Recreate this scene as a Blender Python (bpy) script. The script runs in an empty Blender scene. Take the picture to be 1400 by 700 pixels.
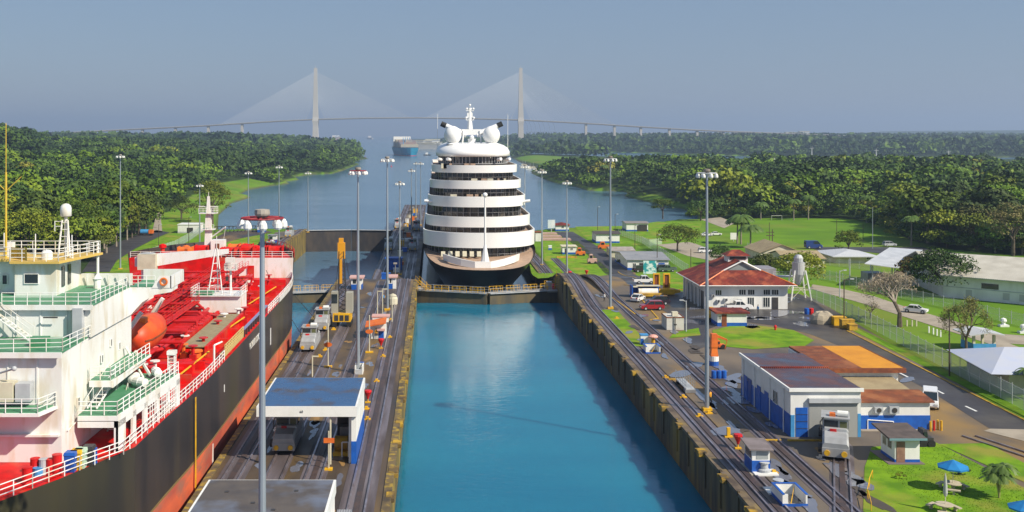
import bpy, bmesh, math, random
import numpy as np
from mathutils import Vector, Matrix
random.seed(7); np.random.seed(7)
PI = math.pi
S = bpy.context.scene
C = S.collection
# ---------------------------------------------------------------- camera
F = 1427.0; U0 = 594.0; V0 = 183.0; CZ = 39.8
cam_d = bpy.data.cameras.new('camera'); cam = bpy.data.objects.new('camera', cam_d); C.objects.link(cam)
cam.location = (0, 0, CZ); cam.rotation_euler = (PI/2, 0, 0)
cam_d.sensor_width = 36; cam_d.lens = 36*F/1400
cam_d.shift_x = (700-U0)/1400; cam_d.shift_y = -(350-V0)/1400
cam_d.clip_start = 0.5; cam_d.clip_end = 60000
S.camera = cam
# ---------------------------------------------------------------- light
SUN_EL = 41.0; SUN_AZ = 125.0        # azimuth from +Y towards +X
W = bpy.data.worlds.new('World'); S.world = W; W.use_nodes = True
nt = W.node_tree; bg = nt.nodes['Background']
sky = nt.nodes.new('ShaderNodeTexSky'); sky.sky_type = 'NISHITA'; sky.sun_disc = False
sky.sun_elevation = math.radians(SUN_EL); sky.sun_rotation = math.radians(SUN_AZ)
sky.altitude = 0; sky.air_density = 1.3; sky.dust_density = 0.25; sky.ozone_density = 4.0
mxw = nt.nodes.new('ShaderNodeMix'); mxw.data_type = 'RGBA'; mxw.inputs[0].default_value = .72; mxw.inputs[7].default_value = (1.85, 2.62, 4.1, 1)   # humid grey-blue air over the clear sky
nt.links.new(sky.outputs[0], mxw.inputs[6]); nt.links.new(mxw.outputs[2], bg.inputs[0]); bg.inputs[1].default_value = 0.085
sl = bpy.data.lights.new('sun', 'SUN'); sl.energy = 5.0; sl.angle = math.radians(0.6); sl.color = (1, 0.91, 0.76)
so = bpy.data.objects.new('sun', sl); C.objects.link(so)
sd = Vector((math.sin(math.radians(SUN_AZ))*math.cos(math.radians(SUN_EL)), math.cos(math.radians(SUN_AZ))*math.cos(math.radians(SUN_EL)), math.sin(math.radians(SUN_EL))))
so.rotation_euler = sd.to_track_quat('Z', 'Y').to_euler(); so.location = (0, 0, 200)
S.view_settings.view_transform = 'Standard'; S.view_settings.look = 'None'
S.view_settings.exposure = 0.36; S.view_settings.gamma = 1
S.render.engine = 'CYCLES'
S.cycles.max_bounces = 6; S.cycles.volume_bounces = 0; S.cycles.transparent_max_bounces = 12
S.cycles.diffuse_bounces = 2; S.cycles.glossy_bounces = 3
# ---------------------------------------------------------------- pixel -> place (used as a ruler when measuring the photograph)
def X_(u, Y): return (u-U0)*Y/F
def Z_(v, Y): return CZ-(v-V0)*Y/F
def P_(u, v, z): Y = F*(CZ-z)/(v-V0); return (X_(u, Y), Y)
def sm(a, b, x): t = min(1, max(0, (x-a)/(b-a))); return t*t*(3-2*t)
def gz0(Y): return 5.2-4.7*sm(240, 300, Y)-1.5*sm(300, 460, Y)     # yard level right of the locks
def G_(u, v, f=gz0):
    lo, hi = 20.0, 9000.0
    for _ in range(50):
        m = (lo+hi)/2
        if Z_(v, m) > f(m): lo = m
        else: hi = m
    return (X_(u, lo), lo, f(lo))
# ---------------------------------------------------------------- materials
def nd(t, typ, **k):
    n = t.nodes.new(typ)
    for a, b in k.items(): setattr(n, a, b)
    return n
MATS = {}
def mat(name, c, r=.6, c2=None, sc=1., st=(1, 1, 1), metal=0, bump=0, bsc=None, det=5, lo=.35, hi=.65, r2=None, spec=.5, c3=None, sc3=.1, obj=False, rand=0., alpha=1., coat=0.):
    m = bpy.data.materials.new(name); m.use_nodes = True; t = m.node_tree; b = t.nodes['Principled BSDF']
    L = t.links.new
    b.inputs['Base Color'].default_value = (*c, 1); b.inputs['Roughness'].default_value = r; b.inputs['Metallic'].default_value = metal
    b.inputs['Specular IOR Level'].default_value = spec; b.inputs['Coat Weight'].default_value = coat
    if obj: src = nd(t, 'ShaderNodeTexCoord').outputs['Object']
    else: src = nd(t, 'ShaderNodeNewGeometry').outputs['Position']
    mp = nd(t, 'ShaderNodeMapping'); mp.inputs['Scale'].default_value = st; L(src, mp.inputs[0]); vec = mp.outputs[0]
    if c2:
        n = nd(t, 'ShaderNodeTexNoise'); n.inputs['Scale'].default_value = sc; n.inputs['Detail'].default_value = det; L(vec, n.inputs['Vector'])
        rp = nd(t, 'ShaderNodeMapRange'); rp.inputs[1].default_value = lo; rp.inputs[2].default_value = hi; L(n.outputs[0], rp.inputs[0])
        mx = nd(t, 'ShaderNodeMix', data_type='RGBA'); mx.inputs[6].default_value = (*c, 1); mx.inputs[7].default_value = (*c2, 1); L(rp.outputs[0], mx.inputs[0])
        col = mx.outputs[2]
        if c3:
            n3 = nd(t, 'ShaderNodeTexNoise'); n3.inputs['Scale'].default_value = sc3; n3.inputs['Detail'].default_value = 4; L(vec, n3.inputs['Vector'])
            r3 = nd(t, 'ShaderNodeMapRange'); r3.inputs[1].default_value = .5; r3.inputs[2].default_value = .68; L(n3.outputs[0], r3.inputs[0])
            m3 = nd(t, 'ShaderNodeMix', data_type='RGBA'); L(r3.outputs[0], m3.inputs[0]); L(col, m3.inputs[6]); m3.inputs[7].default_value = (*c3, 1); col = m3.outputs[2]
        if rand:
            oi = nd(t, 'ShaderNodeObjectInfo'); hs = nd(t, 'ShaderNodeHueSaturation')
            mr = nd(t, 'ShaderNodeMapRange'); mr.inputs[3].default_value = 1-rand; mr.inputs[4].default_value = 1+rand; L(oi.outputs['Random'], mr.inputs[0]); L(mr.outputs[0], hs.inputs['Value'])
            mh = nd(t, 'ShaderNodeMapRange'); mh.inputs[3].default_value = .465; mh.inputs[4].default_value = .52
            mm = nd(t, 'ShaderNodeMath', operation='FRACT'); m7 = nd(t, 'ShaderNodeMath', operation='MULTIPLY'); m7.inputs[1].default_value = 7.31
            L(oi.outputs['Random'], m7.inputs[0]); L(m7.outputs[0], mm.inputs[0]); L(mm.outputs[0], mh.inputs[0]); L(mh.outputs[0], hs.inputs['Hue'])
            L(col, hs.inputs['Color']); col = hs.outputs[0]
        L(col, b.inputs['Base Color'])
        if r2 is not None:
            rr = nd(t, 'ShaderNodeMapRange'); rr.inputs[3].default_value = r; rr.inputs[4].default_value = r2; L(rp.outputs[0], rr.inputs[0]); L(rr.outputs[0], b.inputs['Roughness'])
    if bump:
        nb = nd(t, 'ShaderNodeTexNoise'); nb.inputs['Scale'].default_value = bsc or sc*4; nb.inputs['Detail'].default_value = 6; L(vec, nb.inputs['Vector'])
        bp = nd(t, 'ShaderNodeBump'); bp.inputs['Strength'].default_value = bump; bp.inputs['Distance'].default_value = .1; L(nb.outputs[0], bp.inputs['Height']); L(bp.outputs[0], b.inputs['Normal'])
    if alpha < 1: b.inputs['Alpha'].default_value = alpha
    MATS[name] = m; return m
def stripes(m, scale, axis, dark=.75, c=None, bump=.4):
    """corrugation / tile courses added to a material's colour and bump"""
    t = m.node_tree; b = t.nodes['Principled BSDF']; L = t.links.new
    g = nd(t, 'ShaderNodeTexCoord'); w = nd(t, 'ShaderNodeTexWave', wave_type='BANDS', bands_direction=axis); w.inputs['Scale'].default_value = scale; w.inputs['Distortion'].default_value = .4; w.inputs['Detail'].default_value = 1
    L(g.outputs['Object'], w.inputs[0]); bp = nd(t, 'ShaderNodeBump'); bp.inputs['Strength'].default_value = bump; bp.inputs['Distance'].default_value = .08
    L(w.outputs['Fac'], bp.inputs['Height']); L(bp.outputs[0], b.inputs['Normal'])
    lk = b.inputs['Base Color'].links
    mx = nd(t, 'ShaderNodeMix', data_type='RGBA', blend_type='MULTIPLY'); mx.inputs[0].default_value = 1
    rp = nd(t, 'ShaderNodeMapRange'); rp.inputs[3].default_value = dark; rp.inputs[4].default_value = 1.1; L(w.outputs['Fac'], rp.inputs[0])
    if lk: L(lk[0].from_socket, mx.inputs[6])
    else: mx.inputs[6].default_value = b.inputs['Base Color'].default_value
    L(rp.outputs[0], mx.inputs[7]); L(mx.outputs[2], b.inputs['Base Color']); return m
white = mat('white_paint', (.80, .80, .77), .4, (.70, .70, .66), .8, lo=.45, hi=.75, obj=True)
white2 = mat('white_wall', (.78, .78, .75), .6, (.60, .60, .56), .5, st=(1, 1, .35), lo=.42, hi=.8, bump=.1)
shipwhite = mat('ship_white', (.80, .80, .78), .35, (.70, .68, .60), .35, st=(1, 1, .3), lo=.5, hi=.85, c3=(.66, .60, .48), sc3=.9)
cream = mat('cream_wall', (.62, .58, .44), .7, (.5, .46, .34), .6)
blue = mat('blue_paint', (.01, .11, .48), .45, (.01, .08, .36), 1.2, obj=True)
ltblue = mat('light_blue_paint', (.06, .30, .62), .5, (.05, .24, .5), 1.0)
yellow = mat('yellow_paint', (.75, .42, .01), .5, (.5, .26, .02), 1.5, lo=.45, hi=.75)
orange = mat('orange_paint', (.75, .18, .02), .5, (.6, .12, .02), 1.0)
redp = mat('red_paint', (.65, .015, .015), .4, (.5, .01, .01), 1.0)
grey = mat('grey_metal', (.30, .31, .32), .45, (.22, .22, .23), 1.0, metal=.2, obj=True)
ltgrey = mat('light_grey_metal', (.48, .50, .52), .5, (.38, .40, .42), .8, obj=True)
dark = mat('dark_metal', (.03, .03, .035), .5, (.05, .045, .04), 1.0)
black = mat('black_rubber', (.012, .012, .012), .7)
glass = mat('window_glass', (.02, .03, .035), .08, spec=.8)
galv = mat('galvanised_steel', (.42, .47, .52), .4, (.34, .38, .42), .5, st=(1, 1, .3), metal=.5)
green = mat('deck_green', (.05, .22, .10), .5, (.09, .27, .15), .6)
deckred = mat('deck_red', (.66, .006, .005), .5, (.42, .010, .008), .8, lo=.4, hi=.7, c3=(.5, .06, .03), sc3=.5, spec=.25)
hullblk = mat('hull_black', (.026, .025, .028), .36, (.062, .048, .042), .16, st=(1, 1, .25), c3=(.045, .045, .02), sc3=.08, lo=.4, hi=.62)
hullred = mat('hull_red', (.74, .15, .06), .5, (.42, .09, .06), .25, st=(1, .35, 1), c3=(.32, .14, .10), sc3=.7, lo=.4, hi=.6)
tan = mat('tan_grating', (.32, .26, .15), .8, (.25, .2, .11), 2.0)
concrete = mat('concrete', (.34, .31, .27), .8, (.2, .17, .14), .5, lo=.4, hi=.65, bump=.2)
rust = mat('rust', (.25, .07, .02), .8, (.14, .04, .02), 1.5)
wood = mat('dark_wood_pole', (.06, .04, .03), .85, (.09, .065, .045), 3)
# ---------------------------------------------------------------- mesh builder
class MB:
    def __init__(s): s.v = []; s.f = []; s.m = []
    def q(s, pts, m=0):
        n = len(s.v); s.v += [tuple(p) for p in pts]; s.f.append(tuple(range(n, n+len(pts)))); s.m.append(m); return s
    def box(s, x0, x1, y0, y1, z0, z1, m=0):
        n = len(s.v); s.v += [(x, y, z) for z in (z0, z1) for y in (y0, y1) for x in (x0, x1)]
        s.f += [tuple(n+i for i in t) for t in ((0, 2, 3, 1), (4, 5, 7, 6), (0, 1, 5, 4), (1, 3, 7, 5), (3, 2, 6, 7), (2, 0, 4, 6))]; s.m += [m]*6; return s
    def obox(s, c, d, rz=0, m=0, rx=0, ry=0):
        R = Matrix.Rotation(rz, 3, 'Z') @ Matrix.Rotation(rx, 3, 'X') @ Matrix.Rotation(ry, 3, 'Y'); k = len(s.v)
        s.box(-d[0]/2, d[0]/2, -d[1]/2, d[1]/2, -d[2]/2, d[2]/2, m)
        for i in range(k, len(s.v)): s.v[i] = tuple(R @ Vector(s.v[i]) + Vector(c))
        return s
    def ring(s, pts): n = len(s.v); s.v += [tuple(p) for p in pts]; return list(range(n, n+len(pts)))
    def loft(s, rings, m=0, closed=True, cap=True):
        R = [s.ring(r) for r in rings]; n = len(rings[0])
        for a, b in zip(R, R[1:]):
            for i in range(n if closed else n-1):
                j = (i+1) % n; s.f.append((a[i], a[j], b[j], b[i])); s.m.append(m)
        if cap: s.f += [tuple(reversed(R[0])), tuple(R[-1])]; s.m += [m, m]
        return s
    def tube(s, p, q, r, r2=None, n=8, m=0, cap=True):
        p = Vector(p); q = Vector(q); d = (q-p)
        if d.length < 1e-6: return s
        d.normalize(); a = d.orthogonal().normalized(); b = d.cross(a); r2 = r if r2 is None else r2
        return s.loft([[o+(a*math.cos(2*PI*i/n)+b*math.sin(2*PI*i/n))*k for i in range(n)] for o, k in ((p, r), (q, r2))], m, True, cap)
    def path(s, pts, r, n=6, m=0):
        for a, b in zip(pts, pts[1:]): s.tube(a, b, r, n=n, m=m)
        return s
    def prism(s, pts, z0, z1, m=0, mt=None):
        A = s.ring([(x, y, z0) for x, y in pts]); B = s.ring([(x, y, z1) for x, y in pts]); n = len(pts)
        for i in range(n): s.f.append((A[i], A[(i+1) % n], B[(i+1) % n], B[i])); s.m.append(m)
        s.f += [tuple(reversed(A)), tuple(B)]; s.m += [m, m if mt is None else mt]; return s
    def lathe(s, c, prof, n=12, m=0):
        return s.loft([[(c[0]+r*math.cos(2*PI*i/n), c[1]+r*math.sin(2*PI*i/n), c[2]+z) for i in range(n)] for r, z in prof], m)
    def ball(s, c, r, n=12, k=8, m=0):
        if not isinstance(r, (tuple, list)): r = (r, r, r)
        return s.loft([[(c[0]+r[0]*math.sin(t)*math.cos(2*PI*i/n), c[1]+r[1]*math.sin(t)*math.sin(2*PI*i/n), c[2]-r[2]*math.cos(t)) for i in range(n)] for t in [PI*(j+.02)/(k+.04) for j in range(k+1)]], m)
    def railing(s, pts, h=1.05, sp=1.6, r=.03, m=0, rails=3):
        for a, b in zip(pts, pts[1:]):
            a = Vector(a); b = Vector(b); L = (b-a).length; n = max(1, round(L/sp))
            for i in range(n+1): p = a.lerp(b, i/n); s.tube(p, p+Vector((0, 0, h)), r, n=5, m=m)
            for k in range(1, rails+1): z = Vector((0, 0, h*k/rails)); s.tube(a+z, b+z, r*.8, n=5, m=m)
        return s
    def stairs(s, a, b, w, n, m=0):
        a = Vector(a); b = Vector(b); d = Vector((b.x-a.x, b.y-a.y, 0)).normalized(); e = Vector((-d.y, d.x, 0))*w/2
        rz = math.atan2(d.y, d.x)
        for sg in (-1, 1):
            s.tube(a+e*sg, b+e*sg, .07, n=4, m=m); up = Vector((0, 0, 1)); s.tube(a+e*sg+up, b+e*sg+up, .03, n=4, m=m)
            for i in range(5): p = a.lerp(b, i/4)+e*sg; s.tube(p, p+up, .025, n=4, m=m)
        for i in range(n): p = a.lerp(b, (i+.5)/n); s.obox(p, (.25, w, .04), rz, m)
        return s
    def build(s, name, mats, parent=None, org=None, smooth=False, local=False):
        me = bpy.data.meshes.new(name); o = bpy.data.objects.new(name, me); C.objects.link(o)
        off = (0, 0, 0)
        if parent is not None: o.parent = parent
        if parent is not None and not local:
            p = parent
            off = Vector((0, 0, 0))
            while p is not None: off = off+Vector(p.location); p = p.parent
        elif org is not None: o.location = org; off = Vector(org)
        v = [(x-off[0], y-off[1], z-off[2]) for x, y, z in s.v] if (off[0] or off[1] or off[2]) else s.v
        me.from_pydata(v, [], s.f)
        if not isinstance(mats, (list, tuple)): mats = [mats]
        for m in mats: me.materials.append(m)
        if len(mats) > 1: me.polygons.foreach_set('material_index', s.m)
        bm = bmesh.new(); bm.from_mesh(me); bmesh.ops.recalc_face_normals(bm, faces=bm.faces); bm.to_mesh(me); bm.free()
        if smooth:
            me.shade_smooth()
            if smooth is not True: me.set_sharp_from_angle(angle=smooth)
        return o
def tag(o, label=None, cat=None, group=None, kind=None):
    if label: o['label'] = label
    if cat: o['category'] = cat
    if group: o['group'] = group
    if kind: o['kind'] = kind
    return o
def thing(name, label, cat, loc, group=None, rz=0):
    o = bpy.data.objects.new(name, None); C.objects.link(o); o.location = loc; o.rotation_euler = (0, 0, rz); o.empty_display_size = .5
    return tag(o, label, cat, group)
def kids(o): return [c for c in C.objects if c.parent == o]
def dup(o, loc, rz=0, label=None, group=None, scale=None, parent=None, _k=None):
    if _k is None: _k = {}; [_k.setdefault(c.parent, []).append(c) for c in C.objects if c.parent]
    c = o.copy(); C.objects.link(c)
    if parent is not None: c.parent = parent
    else:
        c.location = loc; c.rotation_euler = (0, 0, rz)
        if scale: c.scale = scale if isinstance(scale, (tuple, list)) else (scale,)*3
        if label: c['label'] = label
        if group: c['group'] = group
    for ch in _k.get(o, []): dup(ch, None, parent=c, _k=_k)
    return c
def text(name, s, size, loc, rot, m, parent=None, ext=.01):
    cu = bpy.data.curves.new(name, 'FONT'); cu.body = s; cu.size = size; cu.extrude = ext; cu.align_x = 'CENTER'
    t = bpy.data.objects.new(name, cu); C.objects.link(t); bpy.context.view_layer.update()
    me = bpy.data.meshes.new_from_object(t); bpy.data.objects.remove(t); o = bpy.data.objects.new(name, me); C.objects.link(o)
    me.materials.clear(); me.materials.append(m); o.rotation_euler = rot; o.location = loc
    if parent is not None: o.parent = parent; o.location = Vector(loc)-Vector(parent.location)
    return o
# ================================================================= terrain and water
SEA = -12.0
grass_m = mat('grass', (.15, .27, .012), .9, (.08, .18, .010), .35, det=8, lo=.35, hi=.7, c3=(.20, .24, .02), sc3=.05, bump=.3, bsc=6, spec=.2)
lawn_m = mat('lawn_grass', (.17, .31, .008), .9, (.085, .19, .006), .45, det=10, lo=.35, hi=.65, c3=(.24, .24, .035), sc3=.16, bump=.4, bsc=8, spec=.2)
def gnd_mat():
    m = mat('ground_cover', (.13, .25, .012), .95, (.08, .17, .012), .05, det=9, lo=.35, hi=.7, c3=(.17, .21, .03), sc3=.02, spec=.15)
    t = m.node_tree; b = t.nodes['Principled BSDF']; L = t.links.new
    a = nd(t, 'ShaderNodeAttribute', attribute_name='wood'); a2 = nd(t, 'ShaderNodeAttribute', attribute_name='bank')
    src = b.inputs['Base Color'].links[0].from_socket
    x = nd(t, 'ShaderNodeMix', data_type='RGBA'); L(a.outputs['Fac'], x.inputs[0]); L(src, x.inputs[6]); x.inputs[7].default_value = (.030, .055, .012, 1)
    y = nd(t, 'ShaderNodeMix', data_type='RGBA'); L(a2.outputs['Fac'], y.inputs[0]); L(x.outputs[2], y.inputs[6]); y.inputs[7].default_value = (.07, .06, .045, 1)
    L(y.outputs[2], b.inputs['Base Color']); return m
def W_(u, v, z): return P_(u, v, z)
LEFT = [(-57.2, 300), (-57.2, 458), (-62, 470)] + [W_(300, 312, -2.5)] + [W_(u, v, SEA) for u, v in
    [(303, 294), (312, 286), (320, 278), (334, 274), (347, 270), (330, 267), (343, 260), (370, 255), (400, 251), (391, 249), (413, 246), (407, 242), (430, 239), (458, 238), (471, 234), (495, 224.5), (478, 221), (507, 217), (495, 213), (475, 210), (452, 205), (405, 203), (380, 200), (-300, 199), (-900, 230)]] + [(-500, 40), (-57.2, 40)]
RIGHT = [(31.5, 40), (31.5, 425), (38, 440)] + [W_(u, v, -1.) for u, v in [(726, 314), (756, 311), (786, 310), (854, 309), (900, 302), (925, 298), (945, 297)]] + [W_(u, v, SEA) for u, v in
    [(950, 293), (929, 286), (900, 280), (871, 274), (849, 268), (856, 264), (845, 262), (800, 261), (786, 256), (754, 250), (735, 243), (720, 237), (716, 228), (700, 221), (690, 214), (700, 212), (760, 212.5), (815, 214.5), (880, 218), (945, 219), (1150, 219.5), (1800, 220)]] + [(1600, 1400), (600, 40)]
FAR = [W_(u, v, SEA) for u, v in [(610, 200.5), (700, 206), (760, 206.5), (786, 207.5), (880, 209.5), (937, 212), (1100, 215), (1800, 216)]] + [(6000, 3500), (6000, 12000), (700, 9500)] + [W_(u, v, SEA) for u, v in [(610, 191), (560, 190), (548, 193), (590, 196)]]
def inpoly(px, py, poly):
    r = np.zeros(px.shape, bool); n = len(poly)
    for i in range(n):
        x1, y1 = poly[i]; x2, y2 = poly[(i+1) % n]
        if y1 == y2: continue
        c = ((y1 > py) != (y2 > py)) & (px < (x2-x1)*(py-y1)/(y2-y1)+x1); r ^= c
    return r
def dpoly(px, py, poly):
    d = np.full(px.shape, 1e9); n = len(poly)
    for i in range(n):
        x1, y1 = poly[i]; x2, y2 = poly[(i+1) % n]; L2 = (x2-x1)**2+(y2-y1)**2+1e-9
        t = np.clip(((px-x1)*(x2-x1)+(py-y1)*(y2-y1))/L2, 0, 1); d = np.minimum(d, np.hypot(px-x1-t*(x2-x1), py-y1-t*(y2-y1)))
    return d
def nsm(a, b, x): t = np.clip((x-a)/(b-a), 0, 1); return t*t*(3-2*t)
def height(X, Y):
    X = np.asarray(X, float); Y = np.asarray(Y, float)
    inR = inpoly(X, Y, RIGHT); inL = inpoly(X, Y, LEFT); inF = inpoly(X, Y, FAR)
    dR = dpoly(X, Y, RIGHT); dL = dpoly(X, Y, LEFT); dF = dpoly(X, Y, FAR)
    und = 2.2*np.sin(X*.013+1)*np.sin(Y*.009)+1.2*np.sin(X*.031+Y*.02)
    hR = 5.2-4.7*nsm(240, 300, Y)-1.5*nsm(300, 460, Y)-3.5*nsm(600, 1100, Y)
    sh = -10.6+.14*dR
    hR = np.where(Y > 500, np.minimum(hR, np.maximum(sh, -10.6)*nsm(480, 620, Y)+hR*(1-nsm(480, 620, Y))), hR)+.3*und*nsm(700, 1200, Y)*(1-nsm(1200, 1500, Y))-3*nsm(1200, 1500, Y)
    hL = 5.2-7.7*nsm(150, 270, Y)
    hill = 9*nsm(500, 1300, Y)*nsm(90, 420, dL)*nsm(60, 420, -X)+6*nsm(300, 700, Y)*nsm(150, 420, -X)+24*nsm(.345, .43, -X/Y)*nsm(900, 1200, Y)*(1-nsm(1400, 1700, Y))
    hL = np.where(Y > 500, np.minimum(hL, -10.6+.16*dL), hL)*1.0+hill+und*nsm(600, 1200, Y)*nsm(30, 100, dL)
    hF = np.minimum(-10+.03*dF, 2)+9*nsm(2600, 4000, Y)*nsm(50, 500, dF)+nsm(5500, 8500, Y)*(42+22*np.sin(X*.0011+1.3)+10*np.sin(X*.0043))*nsm(1500, 3600, X)
    z = np.full(X.shape, SEA-6.)
    for ins, d, h in ((inR, dR, hR), (inL, dL, hL), (inF, dF, hF)):
        k = np.clip(d/np.clip(Y*.006, 1.0, 12), 0, 1); z = np.where(ins, SEA-1.5+(h-SEA+1.5)*k, z)
    lock = (X > -57.2) & (X < 31.6) & (Y < 640); z = np.where(lock, -30, z)
    d = np.where(inR, dR, np.where(inL, dL, np.where(inF, dF, 0)))
    return z, d, (inR | inL | inF)
def gh(x, y): return float(height(np.array([x]), np.array([y]))[0][0])
# tree zones (pixels on the ground, turned into places)
def gl(Y): return 5.2-7.7*sm(150, 270, Y)
def poly_g(pp, f): return [G_(u, v, f)[:2] for u, v in pp]
CLR_L = poly_g([(60, 420), (128, 362), (150, 350), (178, 330), (203, 318), (208, 300), (214, 291), (262, 288), (290, 283), (301, 300), (420, 316), (420, 380), (300, 420)], gl)
CLR_R = [(-100, 40), (-100, 470)] + poly_g([(745, 309), (860, 308), (930, 300), (962, 297), (990, 296), (1060, 297), (1165, 299), (1215, 311), (1246, 329), (1300, 341), (1420, 352), (1600, 360)], gz0) + [(600, 40)]
FIELD = [W_(u, v, -4) for u, v in [(1225, 219.5), (1420, 219), (1600, 219), (1600, 237), (1420, 236), (1300, 235), (1250, 228)]]
MEAD = [W_(u, v, -6) for u, v in [(700, 213), (735, 211), (800, 215), (940, 221), (1100, 223), (1100, 227), (950, 227), (870, 229), (820, 226), (790, 232), (750, 226), (740, 222)]]
def wood_at(X, Y):
    z, d, land = height(X, Y)
    w = land & ~inpoly(X, Y, CLR_L) & ~inpoly(X, Y, CLR_R) & ~inpoly(X, Y, FIELD) & ~inpoly(X, Y, MEAD)
    coast = np.where((Y < 1050) & (X < 0), 30., np.where(Y > 2300, 20., 7.))
    coast = np.where((X > 100) & (X < 175) & (Y < 860) & (Y > 700), 16., coast)
    w &= d > coast; w &= ~((X > -100) & (X < 60) & (Y < 640))
    w &= ~((Y > 600) & (Y < 800) & (X > 60) & (X < 100))
    return w, z
def terrain():
    ys = [40.]
    while ys[-1] < 11000: ys.append(ys[-1]*1.0085 if ys[-1] < 1200 else ys[-1]*1.012)
    ys = np.array(ys); tx = np.linspace(-.62, .80, 560)
    Xg = (tx[None, :]*ys[:, None]).ravel(); Yg = np.repeat(ys, len(tx))
    # snap the column edges at the two lock walls
    z, d, land = height(Xg, Yg); w, _ = wood_at(Xg, Yg)
    nv = len(Xg); nx = len(tx); co = np.stack([Xg, Yg, z], 1)
    me = bpy.data.meshes.new('ground'); i = np.arange(len(ys)-1)[:, None]*nx+np.arange(nx-1)[None, :]; i = i.ravel()
    q = np.stack([i, i+1, i+nx+1, i+nx], 1)
    keep = (z[q].max(1) > SEA-5); q = q[keep]; nf = len(q)
    me.vertices.add(nv); me.vertices.foreach_set('co', co.ravel()); me.loops.add(nf*4); me.loops.foreach_set('vertex_index', q.ravel())
    me.polygons.add(nf); me.polygons.foreach_set('loop_start', np.arange(nf)*4); me.polygons.foreach_set('loop_total', np.full(nf, 4)); me.update(); me.validate()
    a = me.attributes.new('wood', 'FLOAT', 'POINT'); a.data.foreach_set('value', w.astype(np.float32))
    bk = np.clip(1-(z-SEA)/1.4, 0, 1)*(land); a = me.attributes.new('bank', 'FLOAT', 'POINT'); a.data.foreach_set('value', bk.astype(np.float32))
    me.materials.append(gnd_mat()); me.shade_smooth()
    o = bpy.data.objects.new('ground', me); C.objects.link(o); tag(o, kind='structure')
terrain()
def water_mat(name, c, r, bs, bsc, st, dist=.1, c2=None, sc=.02, sss=False):
    m = mat(name, c, r, c2, sc, st=st, spec=.5, lo=.3, hi=.7); t = m.node_tree; b = t.nodes['Principled BSDF']; L = t.links.new
    g = nd(t, 'ShaderNodeNewGeometry'); mp = nd(t, 'ShaderNodeMapping'); mp.inputs['Scale'].default_value = st; L(g.outputs['Position'], mp.inputs[0])
    n1 = nd(t, 'ShaderNodeTexNoise'); n1.inputs['Scale'].default_value = bsc; n1.inputs['Detail'].default_value = 5; n1.inputs['Distortion'].default_value = .6; L(mp.outputs[0], n1.inputs['Vector'])
    n2 = nd(t, 'ShaderNodeTexNoise'); n2.inputs['Scale'].default_value = bsc*.06; n2.inputs['Detail'].default_value = 3; L(mp.outputs[0], n2.inputs['Vector'])
    mr = nd(t, 'ShaderNodeMapRange'); mr.inputs[1].default_value = .35; mr.inputs[2].default_value = .7; mr.inputs[3].default_value = bs*.35; mr.inputs[4].default_value = bs; L(n2.outputs[0], mr.inputs[0])
    bp = nd(t, 'ShaderNodeBump'); bp.inputs['Distance'].default_value = dist; L(n1.outputs[0], bp.inputs['Height']); L(mr.outputs[0], bp.inputs['Strength']); L(bp.outputs[0], b.inputs['Normal'])
    b.inputs['IOR'].default_value = 1.33
    if sss: b.inputs['Subsurface Weight'].default_value = 1; b.inputs['Subsurface Radius'].default_value = (2.5, 3.5, 3.5); b.inputs['Subsurface Scale'].default_value = 2.2
    return m
lockw = water_mat('lock_water', (.006, .135, .235), .04, .5, .55, (1, 2.4, 1), .1, (.010, .18, .275), .02, sss=True)
seaw = water_mat('sea_water', (.055, .13, .21), .16, .8, .25, (1, 2.0, 1), .25, (.085, .17, .25), .004)
loww = water_mat('low_chamber_water', (.02, .06, .09), .05, .3, .8, (1, 2.0, 1), .08)
o = MB().q([(-20000, 60, SEA), (20000, 60, SEA), (20000, 19500, SEA), (-20000, 19500, SEA)]).build('sea', seaw); tag(o, kind='structure')
o = MB().q([(-4.3, 20, 0), (29.4, 20, 0), (29.4, 246, 0), (-4.3, 246, 0)]).build('water_in_right_chamber', lockw); tag(o, kind='structure')
o = MB().q([(-56.6, 20, 0), (-22.9, 20, 0), (-22.9, 246, 0), (-56.6, 246, 0)]).build('water_in_left_chamber', lockw); tag(o, kind='structure')
o = MB().q([(-4.3, 246, -3.5), (29.4, 246, -3.5), (29.4, 640, -3.5), (-4.3, 640, -3.5)]).build('water_around_cruise_ship', loww); tag(o, kind='structure')
# haze: the humid air between here and the bridge
hz = bpy.data.materials.new('haze'); hz.use_nodes = True; t = hz.node_tree; t.nodes.remove(t.nodes['Principled BSDF'])
pv = t.nodes.new('ShaderNodeVolumePrincipled'); pv.inputs['Color'].default_value = (.54, .70, .95, 1); pv.inputs['Density'].default_value = .000125; pv.inputs['Anisotropy'].default_value = .2
t.links.new(pv.outputs[0], t.nodes['Material Output'].inputs['Volume'])
o = MB().box(-20500, 20500, -400, 20000, -40, 330).build('haze', hz); tag(o, 'thin blue haze over the canal and the far bridge', 'haze', kind='stuff')
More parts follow.
